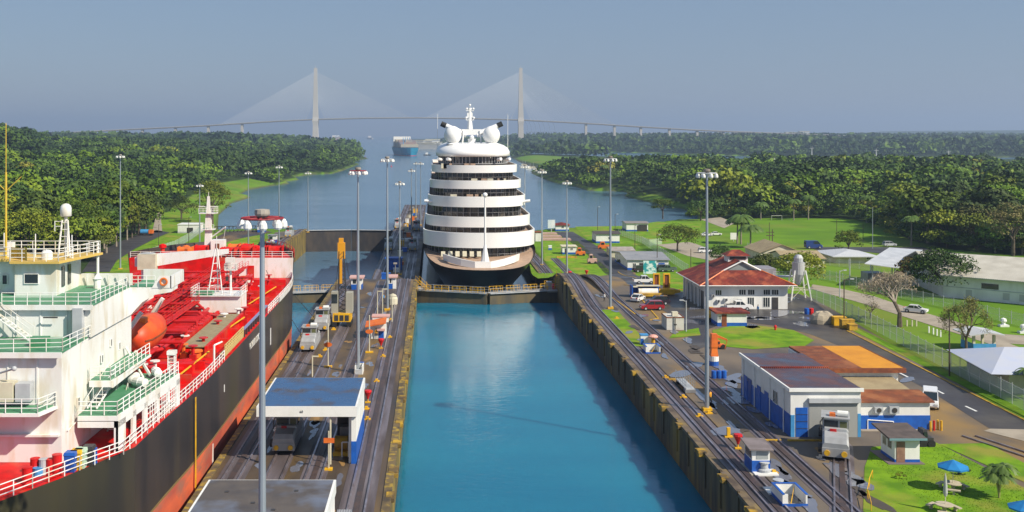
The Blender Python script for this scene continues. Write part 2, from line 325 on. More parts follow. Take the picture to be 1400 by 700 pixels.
# ================================================================= lock walls, gates, tracks
deckm = mat('lock_deck', (.042, .032, .025), .45, (.10, .068, .040), .22, st=(1, .35, 1), det=9, lo=.35, hi=.7, r2=.75, c3=(.20, .125, .04), sc3=.12, bump=.15, bsc=3)
wallm = mat('lock_wall_face', (.13, .095, .05), .8, (.05, .04, .028), .9, st=(1, 1, .18), det=7, lo=.3, hi=.65, c3=(.26, .17, .04), sc3=.25, bump=.5, bsc=2)
wally = mat('lock_wall_face_mossy', (.20, .14, .03), .8, (.06, .05, .022), .8, st=(1, 1, .2), det=7, lo=.35, hi=.7, c3=(.36, .25, .03), sc3=.3, bump=.5, bsc=2)
bedm = mat('track_bed', (.15, .125, .135), .34, (.055, .042, .040), .6, st=(1, .12, 1), det=8, lo=.35, hi=.65, r2=.7)
railm = mat('steel_rail', (.40, .37, .42), .28, (.25, .2, .2), .8, metal=.7)
rackm = mat('dark_rack', (.045, .035, .035), .5, (.08, .05, .04), 1)
asph = mat('asphalt', (.042, .041, .046), .75, (.062, .058, .058), .15, det=8, lo=.35, hi=.7, r2=.45, c3=(.035, .034, .038), sc3=.05, bump=.1, bsc=8)
asphr = mat('wet_asphalt', (.040, .037, .042), .6, (.066, .058, .054), .12, det=8, lo=.35, hi=.65, r2=.3, c3=(.10, .08, .05), sc3=.06)
yardm = mat('yard_concrete', (.090, .076, .062), .6, (.165, .130, .095), .14, st=(1, .6, 1), det=9, lo=.35, hi=.7, r2=.85, c3=(.24, .15, .05), sc3=.09, bump=.12, bsc=4)
pale = mat('pale_concrete', (.36, .31, .24), .85, (.26, .22, .17), .4, lo=.4, hi=.7)
puddle = mat('wet_puddle', (.15, .155, .19), .07, spec=1.0)  # reflected sky is painted in as a pale bluish base colour
mossm = mat('fender_yellow', (.55, .33, .02), .7, (.30, .17, .03), 1.2, lo=.4, hi=.65)
gatem = mat('gate_steel', (.07, .065, .05), .7, (.13, .10, .05), .5, st=(1, 1, .3), lo=.4, hi=.6)
def zr(Y): return 5.2+1.9*sm(205, 240, Y)-6.4*sm(242, 278, Y)-1.6*sm(300, 440, Y)
def zc(Y): return 5.2-4.5*sm(246, 276, Y)-1.7*sm(320, 600, Y)
def zl(Y): return 5.2-7.7*sm(215, 262, Y)+1.1*sm(392, 400, Y)-.9*sm(412, 440, Y)
def yr(a, b, st=6.): n = max(1, int((b-a)/st)); return [a+(b-a)*i/n for i in range(n+1)]
def strip(mb, x0, x1, ys, zf, dz0, dz1, m=0, side=None):
    """a long bar following the level of the wall; x0 and x1 may be functions of Y"""
    f0 = x0 if callable(x0) else (lambda y: x0); f1 = x1 if callable(x1) else (lambda y: x1)
    return mb.loft([[(f0(y), y, zf(y)+dz0), (f1(y), y, zf(y)+dz0), (f1(y), y, zf(y)+dz1), (f0(y), y, zf(y)+dz1)] for y in ys], m)
def wall(name, x0, x1, ya, yb, zf, faces, label, zb=-20):
    r = thing(name, label, 'lock wall', ((x0+x1)/2, ya, zf(ya)))
    mb = MB(); ys = yr(ya, yb, 4)
    for a, b in zip(ys, ys[1:]):
        mb.q([(x0, a, zf(a)), (x1, a, zf(a)), (x1, b, zf(b)), (x0, b, zf(b))], 0)
        for k, x in ((1, x0), (2, x1)): mb.q([(x, a, zb), (x, b, zb), (x, b, zf(b)), (x, a, zf(a))], k)
    for y in (ya, yb): mb.q([(x0, y, zb), (x1, y, zb), (x1, y, zf(y)), (x0, y, zf(y))], 1)
    mb.build('wall_body', [deckm, faces[0], faces[1]], r); return r
cw = wall('lock_wall', -23, -4.2, 20, 258, zc, (wallm, wally), 'broad brown centre wall of the locks carrying the pavilion roofs')
rw = wall('lock_wall', 29.3, 33.6, 20, 440, zr, (wallm, wallm), 'long right lock wall with yellow notches between blue water and yard')
lw = wall('lock_wall', -60, -56.5, 20, 462, zl, (wallm, wally), 'tall mossy left lock wall ahead of the red tanker bow')
cw2 = wall('lock_wall', -17, -4.2, 258.004, 600, zc, (wallm, wallm), 'narrow lower centre wall running seaward left of the cruise ship')
# copings, ledges and fenders
mb = MB(); strip(mb, 29.15, 30.0, yr(20, 440), zr, -.25, .12); mb.build('coping', mat('coping_brown', (.16, .12, .08), .7, (.07, .05, .035), .6, lo=.4, hi=.65, c3=(.24, .17, .06), sc3=.4), rw)
for i in range(26):
    y = 74+i*6.6
    o = MB().obox((29.25, y+random.uniform(-1, 1), zr(y)-1.7), (.2, .35, 3.9), 0).build('wall_rib', wallm, rw)
ff = MB()
FB = MB().box(-.55, .5, -.9, .9, -.65, .1).box(-.62, .1, -1.4, -.9, -.45, .02).box(-.62, .1, .9, 1.4, -.45, .02)
f0 = None
for i, y in enumerate([78, 87, 96, 105, 114, 123, 132, 142, 152, 162, 173, 184, 195, 206, 218, 230]):
    for x, par, s in ((29.15, rw, 1), (-4.25, cw, -1)):
        if f0 is None: f0 = FB.build('yellow_fender', mat('fender_dirty_yellow', (.46, .28, .02), .75, (.12, .08, .03), .9, lo=.38, hi=.6, c3=(.08, .055, .03), sc3=.7), par, local=True); f = f0
        else: f = f0.copy(); C.objects.link(f); f.parent = par
        f.location = (x-par.location.x, y+(0 if s > 0 else 3)-par.location.y, (zr if s > 0 else zc)(y)-par.location.z+.08)
        f.rotation_euler = (0, 0, 0 if s > 0 else PI); k_ = random.uniform(.62, .95); f.scale = (k_, k_*random.uniform(.7, 1.15), .8); f.location.y += random.uniform(-2, 2)
mossc = mat('mossy_coping', (.14, .10, .045), .8, (.34, .23, .03), 1.1, lo=.5, hi=.62, c3=(.06, .045, .028), sc3=.5)
mb = MB(); strip(mb, -4.9, -4.1, yr(20, 250), zc, -.3, .10); mb.build('coping', mossc, cw)
mb = MB(); strip(mb, -23.1, -22.4, yr(20, 250), zc, -.3, .10); mb.build('coping', mossc, cw)
mb = MB(); strip(mb, -57.3, -56.4, yr(262, 462), zl, -.3, .12); mb.build('coping', mossc, lw)
# tracks
def track(name, xc, ya, yb, zf, w, label, gauge=1.6, rack=True, bed=True, raised=.05):
    fx = xc if callable(xc) else (lambda y: xc)
    m = sum(fx(y) for y in (ya, yb))/2; r = thing(name, label, 'rail track', (fx(ya), ya, zf(ya)))
    ys = yr(ya, yb, 3.5)
    if bed: mb = MB(); strip(mb, lambda y: fx(y)-w/2, lambda y: fx(y)+w/2, ys, zf, -.3, raised); mb.build('track_bed', bedm, r)
    for s in (-1, 1):
        mb = MB(); strip(mb, lambda y: fx(y)+s*gauge/2-.09, lambda y: fx(y)+s*gauge/2+.09, ys, zf, raised-.01, raised+.16); mb.build('rail', railm, r)
    if rack: mb = MB(); strip(mb, lambda y: fx(y)-.28, lambda y: fx(y)+.28, ys, zf, raised-.01, raised+.07); mb.build('rack_rail', rackm, r)
    return r
track('rail_track', 31.7, 20, 440, zr, 3.1, 'locomotive track along the edge of the right lock wall')
track('rail_track', -7.2, 20, 600, zc, 3.3, 'towing track along the right edge of the centre wall beside blue water')
track('rail_track', lambda y: -20.4+5.2*sm(235, 275, y), 20, 600, zc, 2.8, 'towing track along the left edge of the centre wall beside the tanker')
track('rail_track', -12.2, 20, 245, zc, 2.6, 'return track in the middle of the centre wall under the pavilion', raised=.03)
track('rail_track', lambda y: -16.2, 60, 200, zc, 2.2, 'short siding on the centre wall holding the locomotive under the roof', rack=False, raised=.02)
track('rail_track', -58.4, 262, 455, zl, 2.4, 'locomotive track rising along the far left lock wall')
def gzr(Y): return gz0(Y)+.9*sm(215, 243, Y)*(1-sm(247, 280, Y))
track('rail_track', lambda y: 37.9+.8*sm(90, 60, y), 60, 330, gzr, 2.6, 'curved return track crossing the yard behind the right wall track', raised=.08)
track('rail_track', lambda y: 45.2-.38*max(0, 116-y)+.19*max(0, min(3, y-113))*0, 76, 118.9, gz0, 2.6, 'short track leading into the blue and white engine shed', rack=True, raised=.06)
track('rail_track', lambda y: 66.5-.36*(y-104), 74, 119.2, gz0, 1.5, 'narrow old railway crossing the lawn by the umbrella tables', rack=False, bed=False, gauge=1.5)
# yard, roads
def sheet(name, pts, m, zf=None, dz=.04, step=5.0, kind='structure', par=None):
    """a paved or mown patch that follows the level of the ground"""
    bm = bmesh.new(); vs = [bm.verts.new((x, y, 0)) for x, y in pts]; bm.faces.new(vs)
    ya = min(p[1] for p in pts); yb = max(p[1] for p in pts)
    for y in [y for y in yr(200, 480, 3.0) if ya < y < yb]:
        bmesh.ops.bisect_plane(bm, geom=bm.verts[:]+bm.edges[:]+bm.faces[:], plane_co=(0, y, 0), plane_no=(0, 1, 0))
    for v in bm.verts: v.co.z = (zf or gz0)(v.co.y)+dz
    bmesh.ops.triangulate(bm, faces=bm.faces[:]); bmesh.ops.recalc_face_normals(bm, faces=bm.faces[:])
    me = bpy.data.meshes.new(name); bm.to_mesh(me); bm.free(); me.materials.append(m)
    for p in me.polygons:
        if p.normal.z < 0: p.flip()
    o = bpy.data.objects.new(name, me); C.objects.link(o); return tag(o, kind=kind) if kind else o
def gp(pp, f=gz0): return [G_(u, v, f)[:2] for u, v in pp]
sheet('yard', [(33.4, 22), (33.4, 262)]+gp([(790, 372), (842, 368), (868, 372), (884, 384), (925, 398), (945, 402), (1092, 402), (1112, 408), (1160, 436)])+gp([(1400, 578)])+[(120, 60), (120, 22)], yardm, dz=.05)
sheet('yard', [(33.4, 258), (33.4, 300)]+gp([(752, 378), (790, 378)]), yardm, dz=.045)
sheet('service_road', gp([(833, 376), (862, 368), (884, 384), (925, 398), (945, 400), (1092, 402), (1112, 412), (1156, 446), (1158, 453), (1300, 524.5), (1400, 574.6)])+[(84.2, 110)]+gp([(1400, 604), (1354, 587), (1273, 536), (1180, 486), (1107, 457), (1060, 446), (1000, 438), (965, 452), (975, 470), (950, 480), (938, 455), (915, 430), (868, 402)]), asphr, dz=.07)
sheet('shore_road', gp([(758, 317), (783, 317), (800, 327), (822, 340), (842, 354), (862, 368), (834, 377), (812, 357), (799, 345), (778, 330)]), asph, dz=.06)
sheet('outer_road', gp([(1111, 389), (1150, 395), (1194, 405), (1257, 426), (1301, 438), (1339, 450), (1370, 457), (1440, 462), (1440, 474), (1380, 470), (1440, 492), (1440, 520), (1351, 470), (1289, 450), (1226, 430), (1179, 415), (1108, 395)]), pale, dz=.05)
sheet('car_park', gp([(878, 322), (905, 322), (950, 333), (1000, 352), (1000, 362), (940, 350), (905, 337), (880, 330)]), pale, dz=.05)
sheet('car_park', gp([(1105, 338), (1262, 338), (1330, 352), (1300, 358), (1180, 344), (1125, 345)]), asph, dz=.05)
sheet('lane', gp([(958, 300), (985, 297), (1005, 305), (990, 312)]), pale, dz=.05)
sheet('cross_path', gp([(1354, 587), (1400, 588), (1440, 596), (1440, 614), (1345, 590)]), pale, dz=.085)
# lawns
def lawn(pts, nm='lawn', dz=.06, f=gz0): return sheet(nm, gp(pts, f), lawn_m, zf=f, dz=dz)
lawn([(822, 424), (843, 424), (890, 474), (868, 474)], dz=.09)
lawn([(922, 455), (955, 449), (958, 459), (915, 463)], dz=.10)
lawn([(974, 452), (1000, 446), (1040, 446), (1085, 452), (1113, 466), (1100, 474), (1030, 478), (986, 474), (975, 462)], dz=.10)
sheet('lawn', gp([(1192, 612), (1280, 606), (1400, 668)])+[(90, 70), (47.5, 62)]+gp([(1180, 700), (1182, 640)]), lawn_m, dz=.09)
sheet('lawn', gp([(1284, 608), (1345, 607), (1360, 612), (1400, 634)])+gp([(1420, 660), (1400, 660)]), lawn_m, dz=.09)
sheet('lawn', gp([(1165, 452), (1300, 520), (1400, 570), (1440, 590), (1440, 580), (1168, 446)]), lawn_m, dz=.09)
lawn([(742, 330), (790, 330), (838, 374), (800, 380), (770, 374), (744, 356)])
lawn([(786, 310), (854, 309), (900, 303), (960, 305), (950, 330), (886, 336), (830, 334), (800, 325)])
lawn([(722, 352), (730, 350), (762, 373), (750, 380), (735, 381), (726, 372)])
lawn([(868, 375), (935, 372), (948, 392), (925, 396), (890, 386)])
for pp in ([(905, 498), (935, 498), (920, 490)],): pass
pv_ = [(990, 590, 24, 7), (950, 500, 14, 4), (1003, 548, 20, 6), (860, 455, 6, 2), (930, 512, 16, 5), (1005, 515, 10, 4), (905, 470, 9, 3), (880, 432, 9, 2), (1240, 520, 10, 4), (1065, 430, 14, 4), (1120, 500, 7, 2)]
for u, v, a, b in pv_:
    sheet('puddle', gp([(u+a*math.cos(t)*(.7+.3*random.random())-b*math.sin(t)*1.2, v+b*math.sin(t)) for t in [k*PI/6 for k in range(12)]]), puddle, dz=.115)
rp_ = random.Random(31)
def blot(name, x, y, a, b, m, zf, dz, k=16):
    ph = [rp_.uniform(0, 6.28) for _ in range(3)]; pts = []
    for i in range(k): t = 2*PI*i/k; rr_ = 1+.28*math.sin(2*t+ph[0])+.2*math.sin(3*t+ph[1])+.12*math.sin(5*t+ph[2]); pts.append((x+a*rr_*math.cos(t), y+b*rr_*math.sin(t)))
    sheet(name, pts, m, zf=zf, dz=dz)
stain = mat('oil_stain', (.065, .052, .040), .55, (.085, .065, .045), .8); ochre = mat('ochre_stain', (.30, .17, .05), .8, (.22, .13, .05), .5)
for i in range(60):
    y = 80*(225/80)**rp_.random(); a = rp_.choice([34.8, 35.2, 35.7]) if i % 2 else rp_.uniform(40.8, 42.5) if y > 142 or y < 116 else 39.9; blot('puddle' if i % 3 else 'oil_stain', a, y, rp_.uniform(.3, .9), rp_.uniform(.8, 3.0), puddle if i % 3 else stain, gz0, .115+.004*(i % 3))
for i in range(46):
    y = 88*(240/88)**rp_.random(); x = rp_.choice([-9.7, -10.2, -14.3, -18.1, -9.6, -14.0]); blot('puddle' if i % 4 else 'ochre_stain', x, y, rp_.uniform(.2, .6), rp_.uniform(.7, 2.6), puddle if i % 4 else ochre, zc, .006+.004*(i % 3))
for i in range(30):
    x, y, z = G_(rp_.uniform(900, 1150), rp_.uniform(480, 620), gz0)
    if x < 41 or (x < 59 and 117 < y < 146) or (x > 47 and y < 117): continue
    blot('ochre_stain' if i % 2 else 'oil_stain', x, y, rp_.uniform(.5, 1.6), rp_.uniform(.8, 3), ochre if i % 2 else stain, gz0, .09+.004*(i % 3))
for i in range(14):
    x, y, z = G_(rp_.uniform(940, 1110), rp_.uniform(408, 450), gz0); blot('puddle', x, y, rp_.uniform(1, 3), rp_.uniform(.8, 3), puddle, gz0, .10)
for i in range(16):
    x, y, z = G_(rp_.uniform(1190, 1390), rp_.uniform(610, 690), gz0)
# painted lines
pl = MB()
def kerb(pts, name, m, w=.25, h=.13, f=gz0, label=None):
    mb = MB(); P = [Vector((*p, 0)) for p in gp(pts, f)]
    for a, b in zip(P, P[1:]):
        n = max(1, int((b-a).length/4))
        for i in range(n):
            p = a.lerp(b, i/n); q = a.lerp(b, (i+1)/n); d = (q-p).normalized(); e = Vector((-d.y, d.x, 0))*w/2
            za = f(p.y)+.03; zb = f(q.y)+.03
            mb.loft([[(p.x-e.x, p.y-e.y, za), (p.x+e.x, p.y+e.y, za), (p.x+e.x, p.y+e.y, za+h), (p.x-e.x, p.y-e.y, za+h)], [(q.x-e.x, q.y-e.y, zb), (q.x+e.x, q.y+e.y, zb), (q.x+e.x, q.y+e.y, zb+h), (q.x-e.x, q.y-e.y, zb+h)]])
    o = mb.build(name, m); return tag(o, kind='structure')
kerb([(1158, 453), (1300, 524.5), (1400, 575), (1440, 594)], 'road_kerb', mossm)
kerb([(862, 403), (872, 404), (900, 436), (888, 438)], 'road_kerb', mossm)
kerb([(845, 372), (880, 388), (880, 392), (853, 390)], 'road_kerb', mossm)
kerb([(893, 395), (946, 397)], 'road_kerb', mossm)
kerb([(800, 375), (838, 408), (868, 430)], 'road_kerb', mossm)
kerb([(900, 441), (925, 440)], 'road_kerb', pale)
for a, b in (((1229, 510), (1249, 520)), ((1276, 532), (1290, 539)), ((1320, 556), (1335, 563))):
    kerb([a, b], 'road_marking', white, w=.3, h=.055)
# the gates
yelrail = yellow
def gate(name, xa, xb, y, apex, ztop, label, rail=True, zb=-18, thick=1.6, face=gatem):
    r = thing(name, label, 'lock gate', ((xa+xb)/2, y, ztop)); xm = (xa+xb)/2
    for a, b in (((xa, y), (xm-.15, apex)), ((xb, y), (xm+.15, apex))):
        A = Vector((*a, 0)); B = Vector((*b, 0)); d = (B-A).normalized(); e = Vector((-d.y, d.x, 0))*thick/2
        pts = [A-e, B-e, B+e, A+e]; leaf = MB().prism([(p.x, p.y) for p in pts], zb, ztop-.02).build('gate_leaf', face, r)
        wk = MB()
        for s in (-1, 1): wk.obox(((A+B)/2+e*s*1.25+Vector((0, 0, ztop+.05))), ((B-A).length, .5, .14), math.atan2(d.y, d.x))
        wk.build('footway', ltgrey, leaf)
        if rail:
            n = 4
            for i in range(n):
                mb = MB(); p = A.lerp(B, (i+.1)/n); q = A.lerp(B, (i+.9)/n)
                for s in (-1.4,):
                    o_ = e*s+Vector((0, 0, ztop+.1)); mb.railing([p+o_, q+o_], 1.35, 1.5, .055, rails=2)
                    for k in range(4): c = p.lerp(q, (k+.5)/4)+o_; mb.tube(c, c-e*.8+Vector((0, 0, 1.3)), .05, n=4)
                mb.build('handrail', yelrail, leaf)
            o_ = e*1.4+Vector((0, 0, ztop+.1)); MB().railing([A+o_, B+o_], 1.2, 2., .04, rails=2).build('rear_rail', ltgrey, leaf)
    return r
gate('lock_gate', -4.25, 29.35, 249.5, 244, 2.5, 'closed gate with yellow handrails in front of the cruise ship bow')
gate('lock_gate', -56.5, -23, 249.5, 246, 2.2, 'partly hidden gate with yellow handrails right of the tanker bow')
gate('lock_gate', -56.6, -16.9, 459, 462, -2.7, 'far dark steel gate holding back the sea beyond the empty chamber', rail=False, face=mat('far_gate', (.035, .032, .034), .7, (.07, .055, .045), .4, st=(1, 1, .4)))
gate('lock_gate', -4.2, 31, 560, 556, -1, 'hidden gate astern of the cruise ship', rail=False) if False else None
MB().box(-4.2, 31.4, 600, 603, -20, -2).build('x', gatem) if False else None
# platforms at the right gate recess
r = thing('gate_platform', 'grey machine platform with yellow ladder rails where the gate meets the right wall', 'platform', (30, 251, 2.6))
MB().box(26.8, 29.3, 247.5, 256, 2.2, 2.6).build('deck', concrete, r)
MB().railing([(26.9, 247.7, 2.6), (26.9, 255.8, 2.6), (29.1, 255.8, 2.6)], 1.2, 1.3, .05).build('railing', yellow, r)
MB().stairs((29.0, 248, 3), (29.0, 243.5, 6.9), 1.0, 8).build('ladder', yellow, r)
MB().box(27.2, 28.4, 252, 254, 2.6, 4.0).build('machine_box', ltgrey, r); MB().lathe((28.6, 250.4, 2.6), [(.5, 0), (.5, 1), (.3, 1.3)], 8).build('machine_drum', redp, r)
r = thing('gate_platform', 'grey machine platform with yellow ladder rails where the gate meets the centre wall', 'platform', (-3, 251, 2.6))
MB().box(-4.2, -1.8, 248.5, 256, 2.0, 2.4).build('deck', concrete, r)
MB().railing([(-1.9, 248.6, 2.4), (-1.9, 255.8, 2.4)], 1.2, 1.3, .05).build('railing', yellow, r)
MB().stairs((-1.5, 249, 2.5), (-4.0, 244.5, 5.5), 1.0, 8).build('ladder', yellow, r)
# ================================================================= the red tanker in the left chamber
TK = thing('tanker_ship', 'black hulled tanker with red deck and white bridge filling the left chamber', 'ship', (-40, 100, 0))
DK = 14.0
def hw(Y, z=DK):       # half breadth of the hull
    b = 16.2
    if Y < 112: b -= .9*(1-sm(84, 112, Y))
    if Y < 84.5: b = max(4, b-.52*(84.5-Y)*min(1, (88-Y)/6))
    if Y > 165:
        t = min(1, (Y-165)/(203-165+ (z-7)*.45)); b *= max(.02, (1-t**2.6))**.5
    if z < 4: b -= .3*(4-z)*.2
    return b
def hull_rows():
    zs = [-1, 2, 6.9, 7.15, 10, 13.2, DK]
    return zs
mb = MB(); ys = [50, 56, 62, 70, 78, 86, 94, 102, 112, 125, 140, 155, 165, 172, 178, 183, 188, 192, 196, 199, 201, 203, 204.5, 206]
zs = hull_rows(); g = []
for z in zs: g.append([(hw(min(y, 203+(z-7)*.45), z), y) for y in ys])
for s in (1, -1):
    for k in range(len(zs)-1):
        for i in range(len(ys)-1):
            a, b, c, d = g[k][i], g[k][i+1], g[k+1][i+1], g[k+1][i]
            m = 1 if zs[k+1] <= 7 else (2 if zs[k] == 6.9 else 0)
            mb.q([(-40+s*a[0], a[1], zs[k]), (-40+s*b[0], b[1], zs[k]), (-40+s*c[0], c[1], zs[k+1]), (-40+s*d[0], d[1], zs[k+1])], m)
mb.q([(-40-hw(50), 50, -1), (-40+hw(50), 50, -1), (-40+hw(50), 50, DK), (-40-hw(50), 50, DK)], 0)
hull = mb.build('hull', [hullblk, hullred, mat('hull_line', (.20, .13, .05), .6)], TK)
mb = MB()
for a, b in zip(ys, ys[1:]): mb.q([(-40-hw(a), a, DK-.02), (-40+hw(a), a, DK-.02), (-40+hw(b), b, DK-.02), (-40-hw(b), b, DK-.02)])
deck = mb.build('main_deck', deckred, TK)
# forecastle
FY = 187.0; FZ = 17.6
mb = MB(); fy = [FY, 190, 194, 198, 201, 203, 204.5, 205.8]
for s in (1, -1):
    mb = MB()
    for a, b in zip(fy, fy[1:]): mb.q([(-40+s*hw(a), a, DK), (-40+s*hw(b), b, DK), (-40+s*(hw(b, 17)+.3), b+.4, FZ+.9), (-40+s*(hw(a, 17)+.3), a, FZ+.9)])
    mb.build('forecastle_side', [hullblk], TK)
MB().q([(-40-hw(FY), FY, DK), (-37.5, FY, DK), (-37.5, FY, FZ), (-40-hw(FY)-.2, FY, FZ)]).build('forecastle_bulkhead', deckred, TK)
mb = MB().q([(-37.5, FY, DK), (-40+hw(FY), FY, DK), (-40+hw(FY)+.2, FY, FZ), (-37.5, FY, FZ)])
mb.box(-33.5, -32.3, FY-.15, FY-.02, DK, DK+2.2, 1); fb = mb.build('forecastle_bulkhead', [shipwhite, deckred], TK)
mb = MB()
for a, b in zip(fy, fy[1:]): mb.q([(-40-hw(a), a, FZ), (-40+hw(a), a, FZ), (-40+hw(b), b, FZ), (-40-hw(b), b, FZ)])
fd = mb.build('forecastle_deck', deckred, TK)
rr = random.Random(3)
for i in range(16):
    x = -40+rr.uniform(-11, 11); y = rr.uniform(FY+1, FY+9)
    mb = MB()
    if i % 3: mb.tube((x-1.2, y, FZ+.9), (x+1.2, y, FZ+.9), .75, n=10).box(x-1.3, x-1.15, y-1, y+1, FZ, FZ+1.7).box(x+1.15, x+1.3, y-1, y+1, FZ, FZ+1.7)
    else: mb.lathe((x, y, FZ), [(.4, 0), (.4, .9), (.7, 1.0), (.7, 1.5), (.2, 1.7)], 8)
    mb.build('mooring_winch' if i % 3 else 'deck_vent', deckred if i % 4 else orange, fd)
mb = MB().railing([(-40-hw(FY), FY+.1, FZ), (-40+hw(FY), FY+.1, FZ)], 1.1, 1.8, .05); mb.build('railing', shipwhite, fd)
mb = MB().railing([(-40+hw(y, 17)+.2, y, FZ) for y in fy[:-1]], 1.6, 2.0, .05, rails=2); mb.build('bow_rail', redp, fd)
# foremast
FM = MB().loft([[(-42+sx*w, 194+sy*w, z) for sx, sy in ((-1, -1), (1, -1), (1, 1), (-1, 1))] for z, w in ((FZ, .65), (24, .5), (26.2, .3), (28.2, .2))]).build('foremast', shipwhite, TK)
MB().box(-43.6, -40.4, 193, 195, 25, 25.15).box(-43.2, -40.8, 193, 195, 22, 22.12).tube((-43.8, 194, 26.3), (-40.2, 194, 26.3), .07).tube((-42, 194, 28), (-42, 194, 29), .05).build('crosstree', shipwhite, FM)
MB().railing([(-43.6, 193, 25.1), (-40.4, 193, 25.1), (-40.4, 195, 25.1), (-43.6, 195, 25.1)], .9, .8, .04, rails=2).railing([(-43.2, 193, 22.1), (-40.8, 193, 22.1)], .9, .8, .04, rails=2).build('mast_rail', shipwhite, FM)
MB().box(-41.2, -38.8, 192.2, 194.5, FZ, FZ+2.6).build('mast_house', shipwhite, FM)
MB().box(-40.3, -39.6, 192.1, 192.2, FZ, FZ+2).build('mast_door', rust, FM)
MB().tube((-41.6, 194, 20.5), (-38.6, 193, 22.6), .12).tube((-38.6, 193, 22.6), (-39, 193, FZ+2.6), .03).build('derrick', shipwhite, FM)
# deck pipework
red2 = mat('pipe_red', (.55, .012, .012), .4, (.40, .010, .010), .8)
def pipe(pts, r, nm='deck_pipe', m=red2): return MB().path(pts, r, 8).build(nm, m, deck)
for i in range(20):
    x = -53.5+i*1.15; z = DK+1.0+.35*(i % 3); pipe([(x, 104, z), (x, 140+rr.uniform(-6, 6), z), (x, 184+rr.uniform(-4, 1), z)], .17+.06*(i % 3))
for j in range(11):
    y = 112+j*6.7; w = rr.uniform(8, 12); pipe([(-40-w, y, DK+2.1), (-40+w-rr.uniform(0, 3), y, DK+2.1), (-40+w-1, y, DK+.2)], .2)
for j in range(26):   # pipe supports and frames
    y = 105+j*3.1
    MB().box(-47.4, -47.2, y, y+.2, DK, DK+2.2).box(-34.4, -34.2, y, y+.2, DK, DK+2.2).box(-47.4, -34.2, y, y+.2, DK+.75, DK+.95).build('pipe_frame', deckred, deck)
for j in range(12):   # the raised stiffeners over the deck edge
    y = 108+j*6.4
    MB().box(-33.6, -25.2+min(0, hw(y)-16)*1., y, y+.3, DK-.01, DK+.85).build('deck_frame', deckred, deck)
    MB().box(-55, -47.6, y, y+.3, DK-.01, DK+.85).build('deck_frame', deckred, deck)
for j in range(70):   # valves
    x = -46+rr.random()*20; y = 108+rr.random()*72
    mb = MB(); mb.tube((x, y, DK), (x, y, DK+1.6), .22, n=6).tube((x, y, DK+1.55), (x, y, DK+1.65), .55, n=8).box(x-.35, x+.35, y-.35, y+.35, DK, DK+.6); mb.build('valve', (red2, red2, red2, orange, red2, shipwhite, red2)[j % 7], deck)
for j in range(34):
    x = rr.choice([-31.5, -29, -27.5, -45, -50]); y = 106+rr.random()*76
    MB().lathe((x, y, DK), [(.55, 0), (.55, .6), (.75, .65), (.75, .85), (.1, .95)], 8).build('tank_hatch', orange if j % 7 == 0 else (shipwhite if j % 5 == 0 else deckred), deck)
for x in (-33.3, -47.9, -37.2):   # walkway
    MB().box(x-.5, x+.5, 104, 184, DK+2.35, DK+2.42).railing([(x-.5, 104, DK+2.4), (x-.5, 184, DK+2.4)], 1.0, 3, .035).railing([(x+.5, 104, DK+2.4), (x+.5, 184, DK+2.4)], 1.0, 3, .035).build('catwalk', deckred, deck)
# cargo manifold rows, grating, cross-over pipes
for k in range(11):
    y = 126+k*1.5
    for xa, xb in ((-34.6, -30.2), (-44.5, -39.5)):
        mb = MB(); mb.path([(xa, y, DK+1.4), (xb-.3, y, DK+1.5), (xb, y, DK+1.1)], .30, 8).tube((xb-.05, y, DK+1.25), (xb+.2, y, DK+1.05), .42, n=8); mb.build('manifold_pipe', red2, deck)
MB().box(-29.4, -26.7, 121, 143, DK+1.05, DK+1.15).build('grating', tan, deck)
MB().box(-29.9, -29.55, 120.5, 143.5, DK, DK+1.5).box(-26.55, -26.2, 120.5, 143.5, DK, DK+1.25).build('drip_tray_side', deckred, deck)
bx = MB().box(-33.6, -32.2, 117, 118.6, DK, DK+3.0).build('pump_locker', deckred, deck); MB().box(-33.4, -32.5, 116.95, 116.99, DK+.2, DK+2.6).build('locker_door', mat('dark_red', (.10, .008, .01), .5), bx)
MB().box(-36, -26, 112, 113.2, DK, DK+1.1).box(-31, -26.5, 106, 107, DK, DK+.9).build('breakwater', deckred, deck) if False else MB().box(-36, -26, 112, 113.2, DK, DK+1.1).build('breakwater', deckred, deck)
for k in range(5): pipe([(-46, 115+k*.7, DK+1.2+k*.2), (-34-k, 115+k*.7, DK+1.2+k*.2), (-31-k*.5, 119, DK+1.3+k*.2), (-31-k*.5, 124, DK+1.3)], .22)
# midship platform house with lattice masts
ph = MB().box(-34.0, -27.1, 146, 150.5, DK+.8, DK+3.1).build('platform_house', shipwhite, TK)
MB().box(-34.1, -27.0, 145.6, 150.9, DK+3.1, DK+3.2).box(-33.4, -31.2, 146.2, 148, DK+3.2, DK+3.7, 1).railing([(-34, 145.7, DK+3.2), (-27.1, 145.7, DK+3.2), (-27.1, 150.8, DK+3.2)], 1.1, 1.2, .05).railing([(-34, 145.7, DK+3.2), (-34, 150.8, DK+3.2)], 1.1, 1.2, .05).build('platform', [shipwhite, green], ph)
mb = MB(); t = (-31, 148.5, DK+9.5)
for dx, dy in ((-1, -.9), (1, -.9), (0, 1.1)): mb.tube((t[0]+dx, t[1]+dy, DK+3.2), (t[0]+dx*.15, t[1]+dy*.15, t[2]), .09, n=5)
for k in range(1, 6):
    z = DK+3.2+k*1.05; c = 1-.85*k/6; mb.path([(t[0]-c, t[1]-.9*c, z), (t[0]+c, t[1]-.9*c, z), (t[0], t[1]+1.1*c, z), (t[0]-c, t[1]-.9*c, z)], .05, 4)
mb.tube(t, (t[0], t[1], t[2]+1.8), .05); mb.build('lattice_mast', shipwhite, ph)
